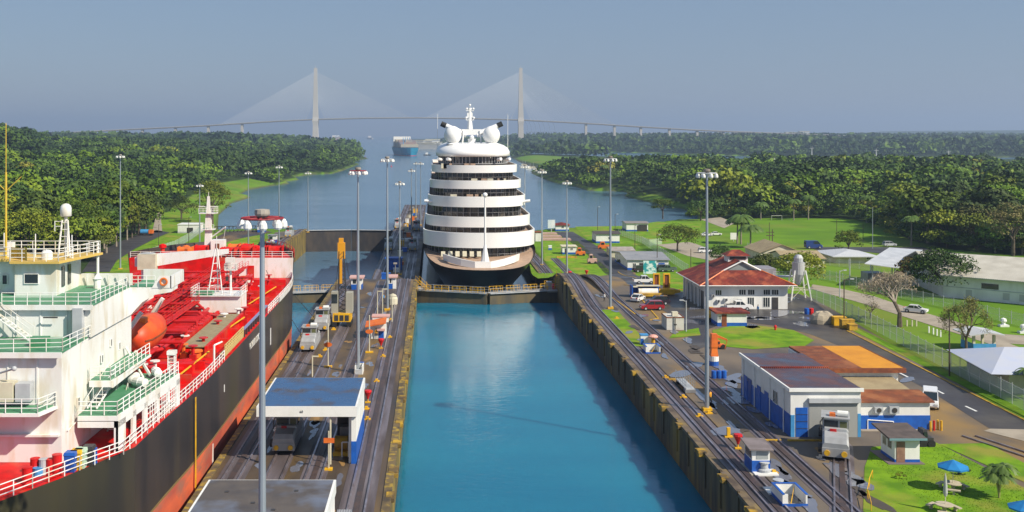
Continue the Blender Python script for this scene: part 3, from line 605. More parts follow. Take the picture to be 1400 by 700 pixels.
mb = MB().tube((-28.9, 148, DK+3.2), (-28.9, 148, DK+6.6), .16).box(-29.7, -28.1, 147.4, 148.6, DK+6.5, DK+6.62).railing([(-29.7, 147.4, DK+6.6), (-28.1, 147.4, DK+6.6), (-28.1, 148.6, DK+6.6), (-29.7, 148.6, DK+6.6), (-29.7, 147.4, DK+6.6)], .8, .8, .05, rails=2).box(-29.5, -28.3, 147.5, 148.1, DK+7.6, DK+8.3); mb.build('searchlight_mast', shipwhite, ph)
# hose crane
cr = MB().lathe((-41.8, 152, DK), [(.9, 0), (.9, 6.5), (1.2, 6.6), (1.2, 8.4)], 12).build('crane_pedestal', shipwhite, TK)
MB().loft([[(x, 152+dy*w, z+dz*w) for dy, dz in ((-.5, -.6), (.5, -.6), (.5, .6), (-.5, .6))] for x, z, w in ((-43.5, 21.2, 1.1), (-41, 21.4, 1.5), (-30.0, 22.7, .55))]).build('crane_boom', shipwhite, cr)
MB().box(-42.8, -40.2, 150.3, 151.7, 20.2, 22.4).build('crane_cab', cream, cr)
MB().tube((-30.2, 152, 22.5), (-30.2, 152, 19), .06).box(-30.4, -30, 151.8, 152.2, 18.4, 19).build('crane_hook', dark, cr)
# rail along the starboard edge: white, with yellow and grey lengths
side = [(-40+hw(y)-.15, y, DK) for y in [99, 103, 107, 111, 115, 119]]
MB().railing(side, 1.1, 1.5, .055).build('deck_railing', shipwhite, TK)
MB().railing([(-40+hw(y)-.15, y, DK) for y in [50, 56, 62, 66, 70]], 1.1, 2, .05).build('stern_railing', shipwhite, TK); MB().railing([(-40+hw(y)-.15, y, DK) for y in [73, 76, 80, 84, 90, 98]], 1.1, 1.6, .05).build('stern_railing', shipwhite, TK)
MB().q([(-40+hw(y)-.1, y, z) for y, z in ((70.2, DK+.05), (72.8, DK+.05), (72.8, DK+1.15), (70.2, DK+1.15))]).build('rail_canvas', shipwhite, TK)
gwp = thing('gangway', 'yellowish accommodation ladder stowed along the starboard edge of the tanker', 'gangway', (-24.2, 120, DK))
MB().box(-24.6, -24.0, 119.5, 131, DK+.5, DK+.65).railing([(-24.0, 119.5, DK+.6), (-24.0, 131, DK+.6)], 1.0, .9, .07).box(-24.05, -23.95, 119.5, 131, DK+.3, DK+.7).build('ladder', mat('brass_yellow', (.55, .42, .16), .5), gwp)
MB().box(-24.3, -24.0, 132, 150, DK+1.0, DK+1.2).build('side_fender', mat('bluegrey', (.22, .24, .42), .5), TK)
for k in range(10): MB().box(-24.35, -24.1, 132.5+k*1.8, 132.8+k*1.8, DK, DK+1.0).build('rail_stanchion', dark, TK)
MB().railing([(-40+hw(y)-.1, y, DK) for y in (150, 158, 165, 172, 178, 183, FY)], 1.1, 1.5, .07).build('deck_railing', shipwhite, TK)
mb = MB()
for a, b in zip((160, 166, 172, 178, 183, 187), (166, 172, 178, 183, 187, 190)): mb.q([(-40+hw(a), a, DK-.05), (-40+hw(b), b, DK-.05), (-40+hw(b)+.05, b, DK+.75), (-40+hw(a)+.05, a, DK+.75)])
mb.build('bulwark', shipwhite, TK)
for y0, y1 in ((120, 140), (104, 118), (150, 168)): MB().tube((-28+(1 if y0 == 104 else 0), y0, DK+.5), (-25.5, y1, DK+1.2), .09, n=5).build('hand_line', yellow, TK)
# name letters and draught marks on the hull
text('ship_name', 'ROBUDODIOZION', 1.25, (-23.74, 139.5, 12.0), (PI/2, 0, PI/2), shipwhite, TK, .015)
MB().box(-23.79, -23.76, 151.2, 151.8, 9.2, 11.6).build('load_mark', shipwhite, TK)
MB().box(-23.79, -23.76, 118, 118.3, 10.6, 11.4).build('load_mark', shipwhite, TK)
MB().box(-23.86, -23.80, 104, 104.35, -1, DK-.5).build('hull_seam', yellow, TK)
MB().box(-23.85, -23.78, 112.0, 112.3, 2.0, 6.5).build('hull_mark', shipwhite, TK)
for i in range(2): MB().box(-25.82, -25.78, 76+i*7.5-.12, 76+i*7.5+.12, 12.6, 13.3).build('hull_mark', shipwhite, TK) if False else None
# ---- accommodation
HS = thing('x', '', '', (0, 0, 0)) if False else None
def vstr(mb, x, y, z0, z1, m=0): mb.box(x-.06, x+.06, y-.07, y, z0, z1, m)
lower = MB().prism([(-56, 82), (-29.3, 82), (-28.9, 99.5), (-56, 99.5)], DK, 22.6)
for x in (-31.2, -33.5, -36, -38, -40, -42.5, -45): vstr(lower, x, 82, 18.6, 22.5)
lower = lower.build('lower_house', shipwhite, TK)
MB().box(-31.0, -29.4, 81.0, 82.0, DK, 22.6).build('stair_trunk', shipwhite, lower) if False else None
MB().box(-56, -29.2, 81.6, 88, 22.6, 22.68).build('upper_deck', green, TK)
MB().box(-56, -29.1, 81.4, 81.58, 22.3, 22.72).build('deck_edge', shipwhite, TK)
MB().railing([(-50, 81.6, 22.68), (-34.2, 81.6, 22.68), (-29.3, 82.2, 22.68), (-28.9, 87.8, 22.68)], 1.05, 1.3, .04).build('deck_railing', shipwhite, TK)
# balcony on the aft face
bal = MB().prism([(-50, 79.6), (-30.2, 79.6), (-29.6, 82), (-50, 82)], 18.2, 18.45).build('balcony', shipwhite, TK)
MB().prism([(-50, 79.8), (-30.4, 79.8), (-29.9, 81.9), (-50, 81.9)], 18.45, 18.52).build('balcony_deck', green, bal)
MB().railing([(-50, 79.7, 18.5), (-30.3, 79.7, 18.5), (-29.7, 81.9, 18.5)], 1.05, 1.2, .04).build('railing', shipwhite, bal)
ac = MB().box(-34.1, -32.7, 80.9, 81.9, 19.0, 20.5).build('deck_unit', cream, bal); MB().box(-32.55, -31.4, 81, 81.9, 19.0, 20.4).build('unit_grille', ltgrey, bal)
MB().tube((-34.5, 82, 20.9), (-32.6, 80.8, 21.6), .08).ball((-32.5, 80.7, 21.65), .2).build('floodlight', ltgrey, lower)
def window(par, x, y, z, w, h, side='a', fr=shipwhite):
    mb = MB()
    if side == 'a': mb.box(x-w/2, x+w/2, y-.06, y-.01, z-h/2, z+h/2)
    else: mb.box(x+.01, x+.06, y-w/2, y+w/2, z-h/2, z+h/2)
    mb2 = MB(); k = .06
    for dx, dz, a, b in ((0, h/2+k/2, w+2*k, k), (0, -h/2-k/2, w+2*k, k), (w/2+k/2, 0, k, h), (-w/2-k/2, 0, k, h)):
        if side == 'a': mb2.box(x+dx-a/2, x+dx+a/2, y-.10, y+.0, z+dz-b/2, z+dz+b/2)
        else: mb2.box(x-.0, x+.10, y+dx-a/2, y+dx+a/2, z+dz-b/2, z+dz+b/2)
    f = mb2.build('window', fr, par); mb.build('pane', glass, f); return f
for x in (-37.5,): window(lower, x, 82, 17.3, .5, .8)
for y in (85.5, 88.2): window(lower, -29.2, y, 17.8, .4, .75, 's')
for y, z in ((91, 20.5), (93.5, 21.4), (96, 20.6), (90, 23.4)): window(lower, -29.02, y, z-.3, .35, .6, 's') if z < 22 else None
MB().box(-45, -29.4, 81.55, 81.98, 16.1, 16.25).build('ledge', shipwhite, lower)
MB().tube((-29.15, 83, 16.2), (-29.0, 97, 17.6), .05).build('side_pipe', shipwhite, lower)
# lower aft face fittings
cab = MB().box(-36.6, -34.8, 81.5, 82, 14.3, 16).build('equipment_cabinet', shipwhite, lower); MB().box(-36.2, -35.7, 81.42, 81.5, 14.9, 15.3).build('notice', ltblue, cab); MB().box(-35.5, -35.1, 81.42, 81.5, 14.9, 15.6).build('telephone', dark, cab)
MB().box(-38.9, -37.2, 80.2, 81.6, DK, DK+1.1).build('locker', shipwhite, TK)
# upper house
upper = MB().prism([(-56, 88), (-28.9, 88), (-28.7, 99.6), (-56, 99.6)], 22.68, 25.3)
for x in (-31, -33.2, -35.2, -42, -44.5): vstr(upper, x, 88, 22.7, 25.2)
upper = upper.build('upper_house', shipwhite, TK)
MB().box(-30.3, -29.5, 87.3, 88, 22.7, 25.2).build('pipe_trunk', ltgrey, upper)
MB().box(-56, -28.8, 87.8, 99.6, 25.3, 25.38).build('bridge_deck', green, TK)
MB().box(-56, -28.7, 87.6, 87.78, 25.0, 25.42).build('deck_edge', shipwhite, TK)
MB().railing([(-50, 87.8, 25.38), (-38.6, 87.8, 25.38)], 1.05, 1.3, .04).railing([(-36.4, 87.8, 25.38), (-28.9, 87.8, 25.38), (-28.6, 97, 25.38)], 1.05, 1.1, .04).build('deck_railing', shipwhite, TK)
MB().stairs((-37.6, 87.3, 25.35), (-33.4, 86.6, 22.7), .8, 12).build('stairway', shipwhite, TK)
MB().box(-39.6, -37.2, 86.6, 87.6, 25.2, 25.32).build('stair_landing', shipwhite, TK)
MB().lathe((-36.9, 85, 22.68), [(.35, 0), (.35, .9), (.5, .95), (.5, 1.5), (.3, 1.6)], 12).build('mushroom_vent', shipwhite, TK)
MB().box(-32.6, -31.2, 84, 84.8, 22.68, 23.4).build('deck_locker', green, TK)
MB().box(-39.3, -39.1, 87.9, 88, 23.8, 24.2).build('emergency_switch', redp, upper) if False else None
for x in (-38, -32.2): MB().tube((x-.6, 87.5, 24.4), (x+.6, 87.5, 24.4), .06).build('strip_lamp', dark, upper)
# side balcony between the decks
sb = MB().prism([(-28.9, 87.5), (-27.1, 87.5), (-26.6, 98), (-28.8, 99)], 18.9, 19.1).build('side_balcony', shipwhite, TK)
MB().prism([(-28.9, 87.6), (-27.2, 87.6), (-26.7, 97.8), (-28.8, 98.9)], 19.1, 19.15).build('balcony_deck', green, sb)
MB().railing([(-28.9, 87.6, 19.15), (-27.2, 87.6, 19.15), (-26.7, 97.8, 19.15)], 1.05, 1.1, .045).build('railing', shipwhite, sb)
MB().box(-28.9, -27.0, 87.35, 87.5, 18.6, 19.1).box(-27.1, -26.95, 87.5, 97.5, 18.5, 19.1).build('fascia', shipwhite, sb)
MB().stairs((-28.3, 86.2, 17.1), (-27.7, 90.5, 19.1), .8, 9).build('stairway', shipwhite, TK)
# boat deck over the arcade
bd = MB().prism([(-28.9, 84.5), (-25.6, 84.5), (-24.9, 92), (-24.3, 99.6), (-28.8, 99.6)], 16.5, 16.95).build('boat_deck', shipwhite, TK)
MB().prism([(-28.9, 84.6), (-25.8, 84.6), (-25.1, 92), (-24.5, 99.4), (-28.8, 99.4)], 16.95, 17.0).build('deck_paint', green, bd)
MB().railing([(-28.9, 84.6, 17), (-25.7, 84.6, 17), (-25.0, 92, 17), (-24.4, 99.4, 17)], 1.1, 1.2, .05).build('railing', shipwhite, bd)
arc = MB(); px = lambda y: -25.6+(y-84.5)*.087
for a, b in ((84.5, 86.1), (87.7, 88.4), (90.3, 91.1), (93.4, 94.1), (96.3, 96.8), (98.6, 99.6)): arc.q([(px(a), a, DK), (px(b), b, DK), (px(b), b, 16.5), (px(a), a, 16.5)]).q([(px(a)-.2, a, DK), (px(b)-.2, b, DK), (px(b)-.2, b, 16.5), (px(a)-.2, a, 16.5)]).q([(px(a), a, DK), (px(a)-.2, a, DK), (px(a)-.2, a, 16.5), (px(a), a, 16.5)])
arc.q([(px(84.5), 84.5, 16.0), (px(99.6), 99.6, 16.0), (px(99.6), 99.6, 16.55), (px(84.5), 84.5, 16.55)])
arc.box(-28.9, -25.6, 84.5, 84.7, 16.0, 16.55).box(-25.95, -25.6, 84.5, 84.8, DK, 16.5).build('arcade_wall', shipwhite, TK)
for a, b in ((91.1, 93.4), (94.1, 96.3), (96.8, 98.6)):
    mb = MB()
    for k in range(1, 4): y = a+(b-a)*k/4; mb.tube((px(y), y, DK), (px(y), y, 16), .05, n=4)
    for k in range(1, 5): z = DK+k*.45; mb.tube((px(a), a, z), (px(b), b, z), .04, n=4)
    mb.build('window_grid', shipwhite, TK)
MB().stairs((-27.9, 90.5, DK), (-27.9, 93.5, 16.5), .9, 9).build('inner_stair', shipwhite, TK)
# wheelhouse
wh = MB().prism([(-50, 93), (-44, 93), (-40.4, 94.6), (-38, 94.6), (-37.4, 93), (-33.7, 93), (-33.7, 99.5), (-50, 99.5)], 25.38, 28.3).build('wheelhouse', shipwhite, TK)
MB().prism([(-50, 92.3), (-43.8, 92.3), (-40.2, 93.9), (-38.2, 93.9), (-37.6, 92.3), (-33.2, 92.3), (-31.6, 99.5), (-50, 99.5)], 28.3, 28.5).build('wheelhouse_roof', [mat('roof_edge', (.62, .42, .10), .6)], wh)
rf = [(-50, 92.4, 28.5), (-43.8, 92.4, 28.5), (-40.2, 94, 28.5), (-38.2, 94, 28.5), (-37.6, 92.4, 28.5), (-33.3, 92.4, 28.5), (-31.8, 99.3, 28.5), (-50, 99.3, 28.5)]
MB().railing(rf, 1.1, 1.1, .04).build('roof_railing', shipwhite, wh)
window(wh, -35.9, 93, 26.9, 1.2, .8); window(wh, -38.9, 94.55, 26.6, .4, .8)
for y in (94.6, 96.2): MB().box(-33.69, -33.6, y-.35, y+.35, 26.0, 27.8).build('door', glass, wh)
MB().q([(-38.1, 94.0-.1, 28.6), (-36.0, 92.2, 28.6), (-36.0, 92.2, 29.7), (-38.1, 93.9, 29.6)]).build('canvas_screen', yellow, wh)
for x, y in ((-36.7, 96), (-33.0, 95), (-40, 97)): MB().tube((x, y, 28.5), (x, y, 30.6), .05).build('aerial', shipwhite, wh)
MB().lathe((-34.9, 94, 28.5), [(.5, 0), (.5, .6), (.35, .8), (.1, .85)], 12).build('compass_binnacle', shipwhite, wh)
MB().box(-39.5, -38.8, 96, 96.6, 28.5, 29.8).tube((-37.7, 96, 29.2), (-36.2, 96, 29.25), .12).build('radar_scanner', shipwhite, wh) if False else MB().box(-39.5, -38.8, 96, 96.6, 28.5, 29.8).build('roof_locker', shipwhite, wh)
rm = MB()
for dx, dy in ((-.55, -.5), (.55, -.5), (0, .6)): rm.tube((-33.9+dx, 96+dy, 28.5), (-33.9+dx*.45, 96+dy*.45, 31.9), .09, n=6)
rm.tube((-33.9, 96, 28.5), (-33.9, 96, 32.3), .16, n=8)
for k in range(5): z = 29.1+k*.65; rm.tube((-34.4+.05*k, 95.6, z), (-33.4-.05*k, 95.6, z), .04, n=4)
rm = rm.railing([(-34.7, 95.4, 30.9), (-34.1, 95.4, 30.9)], .9, .6, .04, rails=2).build('radome_mast', shipwhite, wh)
MB().lathe((-33.9, 96, 32.2), [(.42, 0), (.5, .08), (.5, .75), (.44, .98), (.25, 1.15), (.05, 1.2)], 16).build('radome', shipwhite, rm, smooth=True)
am = MB().tube((-39.0, 95, 28.5), (-39.0, 95, 36.3), .10).tube((-39.0, 95, 36.3), (-39.0, 95, 40.8), .04)
am.tube((-39, 95, 34.6), (-37.6, 95, 35.9), .04).tube((-39, 95, 34.6), (-40.4, 95, 35.9), .04).build('aerial_mast', mat('mast_yellow', (.60, .42, .05), .5), TK)
MB().tube((-32.0, 99.2, 25.4), (-32.0, 99.2, 29.6), .13).build('corner_post', shipwhite, TK)
MB().box(-33.7, -28.8, 99.3, 99.6, 25.38, 26.5).build('bridge_front_bulwark', shipwhite, TK)
for k in range(5): MB().tube((-33+k, 99.2, 25.4), (-33+k, 99.0, 26.5), .06, n=4).build('bulwark_stay', shipwhite, TK)
# bridge wing
wg = MB().loft([[(x, 98.6, a), (x, 101.2, a), (x, 101.2, b), (x, 98.6, b)] for x, a, b in ((-28.8, 22.6, 25.3), (-27.6, 23.9, 25.3), (-26.4, 24.6, 25.3), (-24.9, 24.85, 25.3))]).build('bridge_wing', shipwhite, TK)
MB().q([(-26.7, 98.55, 25.25), (-24.85, 98.55, 25.25), (-24.85, 98.55, 26.4), (-26.0, 98.55, 26.4)]).box(-24.95, -24.8, 98.55, 103.5, 25.25, 26.4).box(-28.8, -24.8, 103.3, 103.5, 25.2, 26.4).build('wing_bulwark', shipwhite, wg)
MB().railing([(-28.8, 98.6, 25.35), (-26.4, 98.6, 25.35)], 1.05, .9, .045).build('wing_railing', shipwhite, wg)
MB().box(-28.8, -24.9, 98.65, 103.3, 25.3, 25.36).build('wing_deck', green, wg)
lr = tag(MB().loft([[(-25.55+(.32+.09*math.cos(b))*math.cos(a), 98.42+.09*math.sin(b), 25.85+(.32+.09*math.cos(b))*math.sin(a)) for b in [k*PI/3 for k in range(6)]] for a in [k*PI/8 for k in range(17)]], cap=False).build('life_ring', orange, org=(-25.55, 98.42, 25.85)), 'orange life ring hung on the white bridge wing of the tanker', 'life ring')
MB().lathe((-31.5, 97.5, 25.38), [(.35, 0), (.3, .8), (.45, .9), (.1, 1.3)], 10).build('wing_repeater', shipwhite, TK)
# forward part of the house seen past the wing
MB().prism([(-56, 100), (-33, 100), (-33, 106), (-56, 106)], DK, 24.4).build('forward_house', shipwhite, TK)
MB().railing([(-33.1, 100, 24.4), (-33.1, 106, 24.4), (-45, 106, 24.4)], 1.1, 1.2, .045).build('front_railing', shipwhite, TK)
MB().box(-31.9, -31.3, 101, 102, 14, 27.0).build('funnel_pipe', shipwhite, TK) if False else None
# lifeboat and davit
LB = thing('lifeboat', 'orange enclosed lifeboat with a white davit above the tanker red deck', 'lifeboat', (-29.9, 108.5, 17.2))
hullb = MB().loft([[(-29.9+rx*math.cos(t), 108.5+y, 19.2+rz*math.sin(t)) for t in [k*PI/7 for k in range(14)]] for y, rx, rz in ((-4.2, .15, .2), (-3.8, .9, 1.0), (-2.8, 1.35, 1.55), (-1, 1.5, 1.8), (1, 1.5, 1.8), (2.8, 1.35, 1.6), (3.8, .9, 1.1), (4.2, .15, .3))]).build('hull', mat('lifeboat_orange', (.72, .11, .015), .5, (.60, .05, .01), .5), LB, smooth=True)
MB().box(-31.42, -28.38, 104.9, 112.0, 18.9, 19.05).build('rubbing_strip', rust, LB) if False else MB().loft([[(-29.9+(rx+.06)*c, 108.5+y, 18.95+dz) for c in (-1, 1) for dz in ((0, .12) if c < 0 else (.12, 0))] for y, rx in ((-3.8, .9), (-2.8, 1.35), (-1, 1.5), (1, 1.5), (2.8, 1.35), (3.8, .9))]).build('rubbing_strip', rust, LB)
MB().box(-30.5, -29.3, 105.8, 107.4, 20.3, 21.1).build('conning_hatch', orange, LB)
DV = thing('davit', 'white lifeboat davit with a slanting arm beside the tanker bridge', 'davit', (-30.5, 103.5, 16))
MB().tube((-32.6, 103.7, 17.2), (-29.2, 104.0, 22.0), .28, n=4).build('arm', shipwhite, DV)
MB().tube((-32.6, 113, 17.2), (-29.4, 113, 22.0), .28, n=4).build('arm', shipwhite, DV)
MB().tube((-31, 103.6, 14), (-32.6, 103.6, 17.2), .35, n=4).tube((-31.5, 103.6, 16.9), (-28.5, 103.8, 16.9), .12, n=4).build('pedestal', shipwhite, DV)
MB().tube((-29.2, 104, 22), (-29.9, 105, 20.9), .04).tube((-29.4, 113, 22), (-29.9, 112, 20.4), .04).build('fall_wire', dark, DV)
# small davit, rafts, winch on the boat deck
rd = thing('raft_davit', 'thin slanting white davit over the life raft canisters', 'davit', (-27.5, 96, 17))
MB().tube((-27.2, 97.5, 17.0), (-28.7, 97.0, 20.0), .12).tube((-26.5, 97.5, 17.2), (-27.9, 97.2, 19.6), .14, n=4).build('arm', shipwhite, rd)
for i, (x, y, l) in enumerate(((-27.4, 95.2, 'cream life raft canister lying left of the boat deck railing'), (-26.0, 97.6, 'white life raft canister nearest the lattice tower on the boat deck'), (-26.4, 93.6, 'life raft canister nearest the stairs on the green boat deck'))):
    o = MB().lathe((0, 0, 0), [(.1, -.8), (.38, -.7), (.4, -.05), (.44, 0), (.4, .05), (.38, .7), (.1, .8)], 12).build('life_raft', shipwhite, smooth=False); o.location = (x, y, 17.55); o.rotation_euler = (PI/2, 0, .5*i); tag(o, l, 'life raft', 'life raft canisters on the boat deck')
lt = MB()
for dx, dy in ((-.3, -.3), (.3, -.3), (.3, .3), (-.3, .3)): lt.tube((-24.9+dx, 99.0+dy, 17), (-24.9+dx, 99.0+dy, 19.0), .06, n=4)
for k in range(6): z = 17.2+k*.33; lt.path([(-25.2, 98.7, z), (-24.6, 98.7, z), (-24.6, 99.3, z), (-25.2, 99.3, z), (-25.2, 98.7, z)], .04, 4)
lt.box(-25.3, -24.5, 98.6, 99.4, 18.9, 19.25).build('lamp_tower', shipwhite, TK)
# boarding gate arch by the red deck edge
MB().tube((-24.6, 116.5, DK), (-24.6, 116.5, DK+2.2), .12).tube((-24.6, 116.5, DK+2.2), (-23.9, 117.5, DK+2.4), .1).build('pilot_davit', shipwhite, TK)
# drums and bins along the stern rail (things that stand on the deck)
bins = [((48, 647), redp, 'red drum left of the plastic wrapped bundle on the stern deck'), ((52, 650), ltblue, 'small blue can in front of the red drums'), ((60, 648), ltgrey, 'grey plastic wrapped bundle between the red drums'), ((69, 648), redp, 'red drum right of the wrapped bundle'), ((78, 648), redp, 'tallest red drum beside the open rail'),
        ((99, 644), blue, 'blue upright bin leftmost in the row along the rail'), ((107, 641), yellow, 'yellow bin between the blue and the clear bins'), ((117, 639), mat('pale_green', (.45, .6, .45), .6), 'pale green wrapped bin in the middle of the row'), ((129, 635), dark, 'dark bin next to the right blue drum'), ((135, 633), blue, 'blue drum at the right end of the row'), ((37, 660), redp, 'red drum behind the stern rail canvas')]
for i, ((u, v), m, l) in enumerate(bins):
    x, y = P_(u, v, DK); x = min(x, -40+hw(y)-.7)
    h = .6 if 'small' in l else (1.5 if 'tallest' in l or 'bin' in l else 1.15); nm = 'waste_bin' if 'bin' in l else ('drum' if 'drum' in l else 'deck_bundle')
    if nm == 'drum': o = MB().lathe((x, y, DK), [(.36, 0), (.38, .05), (.36, .1), (.36, h/2), (.38, h/2+.03), (.36, h/2+.06), (.36, h-.05), (.38, h), (.05, h+.01)], 14).build(nm, m, org=(x, y, DK))
    else: o = MB().loft([[(x+a*w, y+b*w, z) for a, b in ((-1, -1), (1, -1), (1, 1), (-1, 1))] for z, w in ((DK, .36), (DK+h*.85, .42), (DK+h*.86, .46), (DK+h, .40))]).build(nm, m, org=(x, y, DK))
    tag(o, l, 'bin' if nm == 'waste_bin' else ('drum' if nm == 'drum' else ('can' if 'can' in l else 'bundle')), 'drums and bins along the tanker stern rail')

# crewman in the arcade
def person(x, y, z, top, legs, label, rz=0, helmet=None, pose=0):
    r = thing('person', label, 'person', (x, y, z), rz=rz)
    me = bpy.data.meshes.new('body'); o = bpy.data.objects.new('body', me); C.objects.link(o); o.parent = r
    V = [(0, 0, .92, .14), (0, 0, 1.15, .13), (0, 0, 1.38, .15), (0, 0, 1.50, .06), (0, -.01, 1.62, .09), (0, 0, 1.70, .085),
         (.1, 0, .88, .09), (.11, .02-.1*pose, .48, .06), (.12, .03, .08, .045), (.12, -.12, .03, .035), (-.1, 0, .88, .09), (-.11, -.02+.1*pose, .48, .06), (-.12, .03, .08, .045), (-.12, -.12, .03, .035),
         (.19, 0, 1.40, .06), (.25, -.02, 1.12, .045), (.26, -.10, .88, .035), (.26, -.13, .80, .03), (-.19, 0, 1.40, .06), (-.25, -.02, 1.12, .045), (-.26, -.10, .88, .035), (-.26, -.13, .80, .03)]
    E_ = [(0, 1), (1, 2), (2, 3), (3, 4), (4, 5), (0, 6), (6, 7), (7, 8), (8, 9), (0, 10), (10, 11), (11, 12), (12, 13), (2, 14), (14, 15), (15, 16), (16, 17), (2, 18), (18, 19), (19, 20), (20, 21)]
    me.from_pydata([v[:3] for v in V], E_, []); sk = o.modifiers.new('skin', 'SKIN'); sl_ = me.skin_vertices[0].data
    for i, v in enumerate(V): sl_[i].radius = (v[3], v[3])
    sl_[0].use_root = True; o.modifiers.new('sub', 'SUBSURF').render_levels = 1
    bpy.context.view_layer.update(); dg = bpy.context.evaluated_depsgraph_get(); me2 = bpy.data.meshes.new_from_object(o.evaluated_get(dg)); o.modifiers.clear(); o.data = me2
    me2.materials.clear(); skin = MATS.get('skin') or mat('skin', (.35, .2, .13), .6)
    for m in (skin, top, legs): me2.materials.append(m)
    for p in me2.polygons:
        c = p.center; p.material_index = 0 if c.z > 1.5 or (abs(c.x) > .22 and c.z < .9) else (1 if c.z > .93 else 2)
    me2.shade_smooth()
    MB().ball((0, 0, 1.73), (.105, .12, .085), 10, 6).build('helmet' if helmet else 'hair', helmet or dark, r, local=True)
    return r
person(-25.9, 88.9, DK, dark, dark, 'crewman in dark overalls and yellow helmet under the white arcade of the tanker', rz=.6, helmet=yellow)
# ================================================================= cruise ship held in the right chamber
CX = 12.3
shipwhite_ = shipwhite; shipwhite = mat('cruise_white', (.83, .83, .82), .3, (.78, .78, .77), .3, st=(1, 1, .3), lo=.5, hi=.9)
CS = thing('cruise_ship', 'white tiered cruise ship with black hull seen bow on behind the gate', 'ship', (CX, 300, -3.5))
WZ = -3.5
def bow(Yt, Wd, L, n=11, p=1.9):
    """half outline of a rounded front: from the stem point to full width"""
    return [(Wd*(1-(1-i/n)**p)**(1/1.25) if False else Wd*math.sin(PI/2*i/n)**.9, Yt+L*(1-math.cos(PI/2*i/n))) for i in range(n+1)]
def full(h, back): return [(-x, y) for x, y in reversed(h)]+[(x, y) for x, y in h[1:]]+[(h[-1][0], back), (-h[-1][0], back)]
rings = []
for z, yt, w, l in ((WZ-1, 269, 9.8, 56), (-1, 266, 12.0, 50), (2, 262, 13.8, 42), (4.5, 259, 14.9, 36), (6.2, 257, 15.5, 34)):
    rings.append((z, bow(yt, w, l)))
mb = MB(); R = []
for k, (z, h) in enumerate(rings):
    pts = full(h, 440); n = len(h)
    def sheer(y): return (2.6*sm(262, 292, y)) * (k/4)
    R.append([(CX+x, y, z+sheer(y)) for x, y in pts])
mb.loft(R, cap=False); mb.build('hull', mat('cruise_hull', (.012, .012, .014), .35, (.02, .02, .022), .3), CS, smooth=True)
h = bow(258, 15.2, 33.5); pts = full(h, 300)
teak = mat('teak_deck', (.42, .29, .20), .7, (.34, .23, .16), 1.0)
mb = MB(); top = [(CX+x, y, 5.7+2.3*sm(262, 292, y)) for x, y in pts[:-2]]; n = len(top)
for i in range(n//2): mb.q([top[i], top[i+1], top[n-2-i], top[n-1-i]])
mb.build('foredeck', teak, CS)
MB().loft([[(CX+x*s, y, z+(.9 if abs(x) > 8 else .45 if abs(x) > 5 else 0)) for x, y in ((-10, 275), (-8.6, 270.6), (-5.5, 266.8), (-2, 264.9), (2, 264.9), (5.5, 266.8), (8.6, 270.6), (10, 275), (9.7, 275), (8.3, 271), (5.3, 267.3), (2, 265.4), (-2, 265.4), (-5.3, 267.3), (-8.3, 271), (-9.7, 275))] for z, s in ((5.6, 1), (7.35, 1.02))]).build('breakwater', shipwhite, CS)
for i in range(6): MB().obox((CX-10+i*1.9, 276.5-abs(i-3)*.1, 8.0), (1.1, .12, 1.5), 0, 0, rx=-.5).build('deck_chute', cream, CS)
winm = mat('ship_window_band', (.012, .013, .013), .12, (.07, .065, .055), .55, st=(1, 1, .2), lo=.5, hi=.6, spec=.7)
def tier(v_top, v_bot, Y0, hw_px, dep, prev_top, nm='deck_band', dome=False, tuck=1.6):
    zt = Z_(v_top, Y0); zb = Z_(v_bot, Y0); Wd = hw_px*(Y0+dep*.8)/F
    h = bow(Y0, Wd, dep); out = full(h, 425-(Y0-275)*1.2)
    ins = full(bow(Y0+tuck, Wd-.9, dep), 424-(Y0-275)*1.2)
    bulge = full(bow(Y0-.35, Wd+.18, dep), 425-(Y0-275)*1.2)
    L = lambda P, z: [(CX+x, y, z) for x, y in P]
    bulge = full(bow(Y0-.1, Wd+.06, dep), 425-(Y0-275)*1.2); inn = full(bow(Y0+.3, Wd-.28, dep), 424-(Y0-275)*1.2); mb = MB().loft([L(ins, zb-.02), L(out, zb), L(bulge, zt), L(inn, zt+.01), L(inn, zt-1.0)], cap=False); mb.q([(p[0], p[1], zb-.03) for p in L(ins, zb)]); bd = mb.build(nm, shipwhite, CS, smooth=.5)
    # recessed glass front beneath the band
    g = full(bow(Y0+tuck+.5, Wd-1.2, dep), 424-(Y0-275)*1.2)
    MB().loft([L(g, prev_top-1.2), L(g, zb)], cap=False).build('window_front', winm, CS)
    MB().q(L(inn, zt-1.0)).build('deck_floor', teak, CS)
    # glass mullions and a slim rail
    pp = [p for p in bow(Y0+tuck+.42, Wd-1.1, dep, 11)]; mb = MB()
    for s in (-1, 1):
        for x, y in pp[(1 if s > 0 else 0):]: mb.tube((CX+s*x, y, prev_top-1), (CX+s*x, y, zb), .09, n=4)
    mb.path([(CX-x, y, prev_top-.9) for x, y in reversed(pp)]+[(CX+x, y, prev_top-.9) for x, y in pp[1:]], .08, 4)
    mb.build('mullions', grey, CS)
    pp = bow(Y0+.2, Wd-.15, dep); mb = MB(); mb.railing([(CX-x, y, prev_top+.05) for x, y in reversed(pp)]+[(CX+x, y, prev_top+.05) for x, y in pp], .5, 2.2, .03, rails=1); mb.build('railing', grey, CS)
    return zt
z = 8.2
z = tier(318.6, 339.3, 276, 76.5, 14, 7.4)
for vt, vb, y0, hwp, dp in ((296.6, 311, 284, 71.5, 13), (269, 283.5, 292, 66.5, 13), (247, 258.5, 301, 62.3, 12.5), (226, 236.5, 311, 58.5, 12)):
    z = tier(vt, vb, y0, hwp, dp, z)
